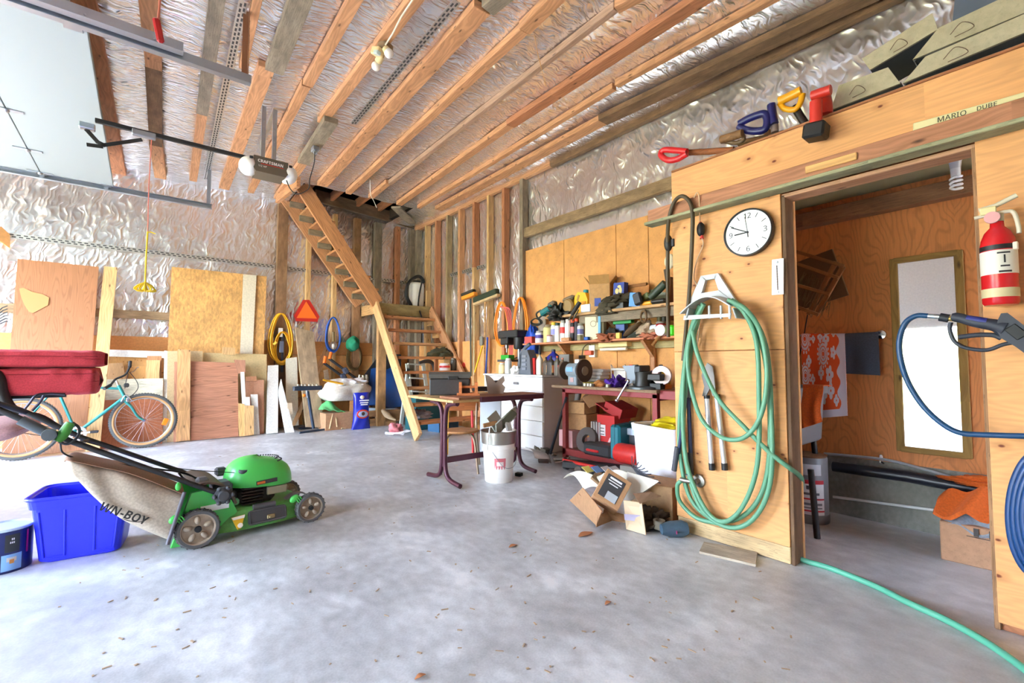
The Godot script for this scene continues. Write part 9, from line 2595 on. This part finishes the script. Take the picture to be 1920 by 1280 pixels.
	plathe(t, "holder", c, [Vector2(0, -0.09), Vector2(0.022, -0.09), Vector2(0.026, -0.05), Vector2(0.05, -0.02), Vector2(0.055, 0.0), Vector2(0, 0.0)], C(0.80, 0.82, 0.84, 0.35))
	mb = MB.new()
	var ps := []
	for k in 61:
		var u := k / 60.0
		ps.append(c + Vector3(cos(u * TAU * 3.5) * 0.022, -0.13 - 0.075 * u, sin(u * TAU * 3.5) * 0.022))
	mb.tube(ps, 0.007, 6)
	put(t, "spiral_bulb", mb, C(0.93, 0.95, 0.97, 0.3))
	plathe(t, "bulb_base", c + Vector3(0, -0.13, 0), [Vector2(0, 0), Vector2(0.02, 0), Vector2(0.022, 0.04), Vector2(0, 0.045)], C(0.9, 0.92, 0.93, 0.35))
const FLW := [[126, 98, 38, 16], [20, 60, 40, 14], [18, 150, 34, 14], [150, 20, 26, 5], [145, 60, 20, 4], [110, 55, 16, 4], [160, 150, 24, 5], [110, 145, 18, 4], [40, 115, 16, 4], [120, 200, 24, 5], [165, 190, 22, 4], [60, 200, 18, 5], [80, 20, 16, 4], [185, 95, 18, 5], [190, 40, 16, 4], [70, 60, 12, 4], [60, 160, 14, 4], [195, 215, 16, 4], [20, 205, 18, 5], [90, 230, 14, 4], [45, 15, 14, 4]]
func right_edge():
	var c := atx(1877, 572, 2.53)
	var red := C(0.78, 0.10, 0.12, 0.25)
	var t := thing("fire_extinguisher", c, "red fire extinguisher with white labels on the wall right of the doorway", "fire extinguisher")
	var r := 0.05
	plathe(t, "cylinder", c, [Vector2(0, 0), Vector2(r * 0.9, 0), Vector2(r, 0.008), Vector2(r, 0.225), Vector2(r * 0.93, 0.25), Vector2(r * 0.72, 0.28), Vector2(r * 0.4, 0.30), Vector2(r * 0.36, 0.33), Vector2(0, 0.33)], red, Basis(), 36)
	for s in [[0.115, 0.205, C(0.86, 0.84, 0.78)], [0.028, 0.062, C(0.80, 0.74, 0.56)], [0.208, 0.226, C(0.08, 0.08, 0.08)]]:
		var mb := MB.new()
		mb.xf.origin = c
		mb.lathe([Vector2(r + 0.0008, s[0]), Vector2(r + 0.0008, s[1])], 24, PI * 1.1, 1.35)
		put(t, "label" if s[0] < 0.2 else "strap", mb, s[2])
	for s in [[0.119, 0.126, 2.4, 0.7], [0.19, 0.196, 2.45, 0.7], [0.155, 0.185, 2.72, 0.1], [0.14, 0.146, 2.5, 0.5]]:
		var mb := MB.new()
		mb.xf.origin = c
		mb.lathe([Vector2(r + 0.0016, s[0]), Vector2(r + 0.0016, s[1])], 8, s[3], s[2])
		put(t, "print", mb, C(0.15, 0.14, 0.14))
	plathe(t, "valve", c + Vector3(0, 0.32, 0), [Vector2(0.02, 0), Vector2(0.02, 0.03), Vector2(0, 0.03)], C(0.75, 0.70, 0.58))
	plathe(t, "gauge", c + Vector3(-0.02, 0.335, -0.01), [Vector2(0, 0), Vector2(0.022, 0), Vector2(0.022, 0.012), Vector2(0, 0.012)], C(0.85, 0.62, 0.60), Basis(Vector3.BACK, PI / 2))
	ptube(t, "lever", [c + Vector3(-0.01, 0.375, -0.045), c + Vector3(0, 0.385, 0.0), c + Vector3(0.0, 0.41, 0.055)], 0.009, C(0.82, 0.78, 0.66))
	ptube(t, "handle", spline([c + Vector3(0, 0.35, -0.06), c + Vector3(0, 0.355, 0.02), c + Vector3(0, 0.345, 0.045), c + Vector3(0, 0.29, 0.055), c + Vector3(0, 0.265, 0.055)], 5), 0.007, C(0.82, 0.78, 0.68))
	pbox(t, "pin_tag", c + Vector3(-0.02, 0.365, -0.02), Vector3(0.006, 0.03, 0.045), C(0.86, 0.80, 0.58))
	pbox(t, "strap_latch", c + Vector3(-0.02, 0.216, 0.046), Vector3(0.03, 0.028, 0.014), C(0.88, 0.84, 0.76))
	pbox(t, "bracket", c + Vector3(0.052, 0.16, 0.0), Vector3(0.008, 0.30, 0.03), C(0.12, 0.12, 0.12))
	# pressure washer gun
	var g := func(x, y, d = 0.0): return atx(x, y, 2.44 - d)
	t = thing("spray_gun", g.call(1850, 650), "dark grey pressure washer gun with blue inlay hanging at the right edge", "spray gun")
	var dk := C(0.17, 0.19, 0.23, 0.5)
	ptube(t, "grip", spline([g.call(1784, 594), g.call(1800, 596), g.call(1830, 604), g.call(1862, 609), g.call(1885, 616)], 5), [0.014, 0.016, 0.018, 0.019, 0.019, 0.019, 0.019, 0.019, 0.019, 0.02, 0.02, 0.02, 0.021, 0.022, 0.022, 0.023, 0.024, 0.026, 0.028, 0.03, 0.032], dk, 10)
	var mb := MB.new()
	mb.xf = Transform3D(Basis(Vector3(0, 0, 1), Vector3(0, 1, 0), Vector3(-1, 0, 0)), Vector3(2.44, 0, 0))
	var pl := []
	for q in [[1872, 600], [1878, 588], [1890, 587], [1960, 640], [1960, 690], [1905, 650], [1878, 634], [1868, 618]]:
		var w: Vector3 = g.call(q[0], q[1])
		pl.append(Vector2(w.z, w.y))
	mb.prism(pl, -0.022, 0.022)
	put(t, "body", mb, dk)
	pbox(t, "recess", g.call(1905, 622, 0.024), Vector3(0.006, 0.035, 0.05), C(0.08, 0.09, 0.1), Basis(Vector3.RIGHT, 0.9), 0.002)
	ptube(t, "blue_inlay", [g.call(1812, 597, 0.006), g.call(1850, 603, 0.008)], 0.014, C(0.14, 0.17, 0.46), 8)
	ptube(t, "guard", spline([g.call(1783, 604), g.call(1781, 618), g.call(1790, 640), g.call(1812, 652), g.call(1850, 656), g.call(1880, 646), g.call(1900, 642)], 6), 0.007, dk, 8)
	ptube(t, "trigger", spline([g.call(1797, 632), g.call(1830, 628), g.call(1862, 628), g.call(1878, 634)], 5), 0.009, dk, 8)
	ptube(t, "coupling", [g.call(1762, 594), g.call(1779, 597)], 0.016, C(0.12, 0.14, 0.17), 12)
	ptube(t, "brass_fitting", [g.call(1776, 596), g.call(1788, 598)], 0.010, M(Color(0.75, 0.62, 0.35), 0.35, 0.8), 10)
	ptube(t, "steel_ferrule", [g.call(1736, 592), g.call(1764, 594)], 0.010, steel(Color(0.75, 0.8, 0.82), 0.3), 10)
	ptube(t, "hose", spline([g.call(1740, 592), g.call(1718, 592), g.call(1698, 605), g.call(1687, 635), g.call(1688, 670), g.call(1702, 715), g.call(1730, 760), g.call(1765, 793), g.call(1800, 811), g.call(1850, 815), g.call(1950, 818)], 6), 0.0105, C(0.06, 0.25, 0.40, 0.4), 10)
	t = thing("blue_hose", atx(1905, 960, 2.46), "blue pressure hose coiled on the wall at the right edge", "hose")
	for k in 4:
		var ps := []
		for s in 14:
			var an := TAU * s / 14
			ps.append(atx(1958 + k * 6 + (66 - k * 3) * cos(an), 965 + (122 - 9 * k) * sin(an), 2.52 - 0.022 * k))
		mb = MB.new()
		mb.tube(spline(ps, 4, true), 0.0115, 8, true)
		put(t, "loop", mb, C(0.06, 0.24, 0.44, 0.4))
	# hose on the floor
	var ps := []
	for q in [[1480, 1040], [1503, 1049], [1560, 1066], [1640, 1098], [1700, 1128], [1770, 1160], [1840, 1198], [1905, 1242], [1960, 1285]]: ps.append(aty(q[0], q[1], 0.014))
	tag(ptube(null, "floor_hose", spline(ps, 6), 0.0135, C(0.34, 0.66, 0.54, 0.4), 10), "mint green hose lying across the floor from the doorway", "hose")
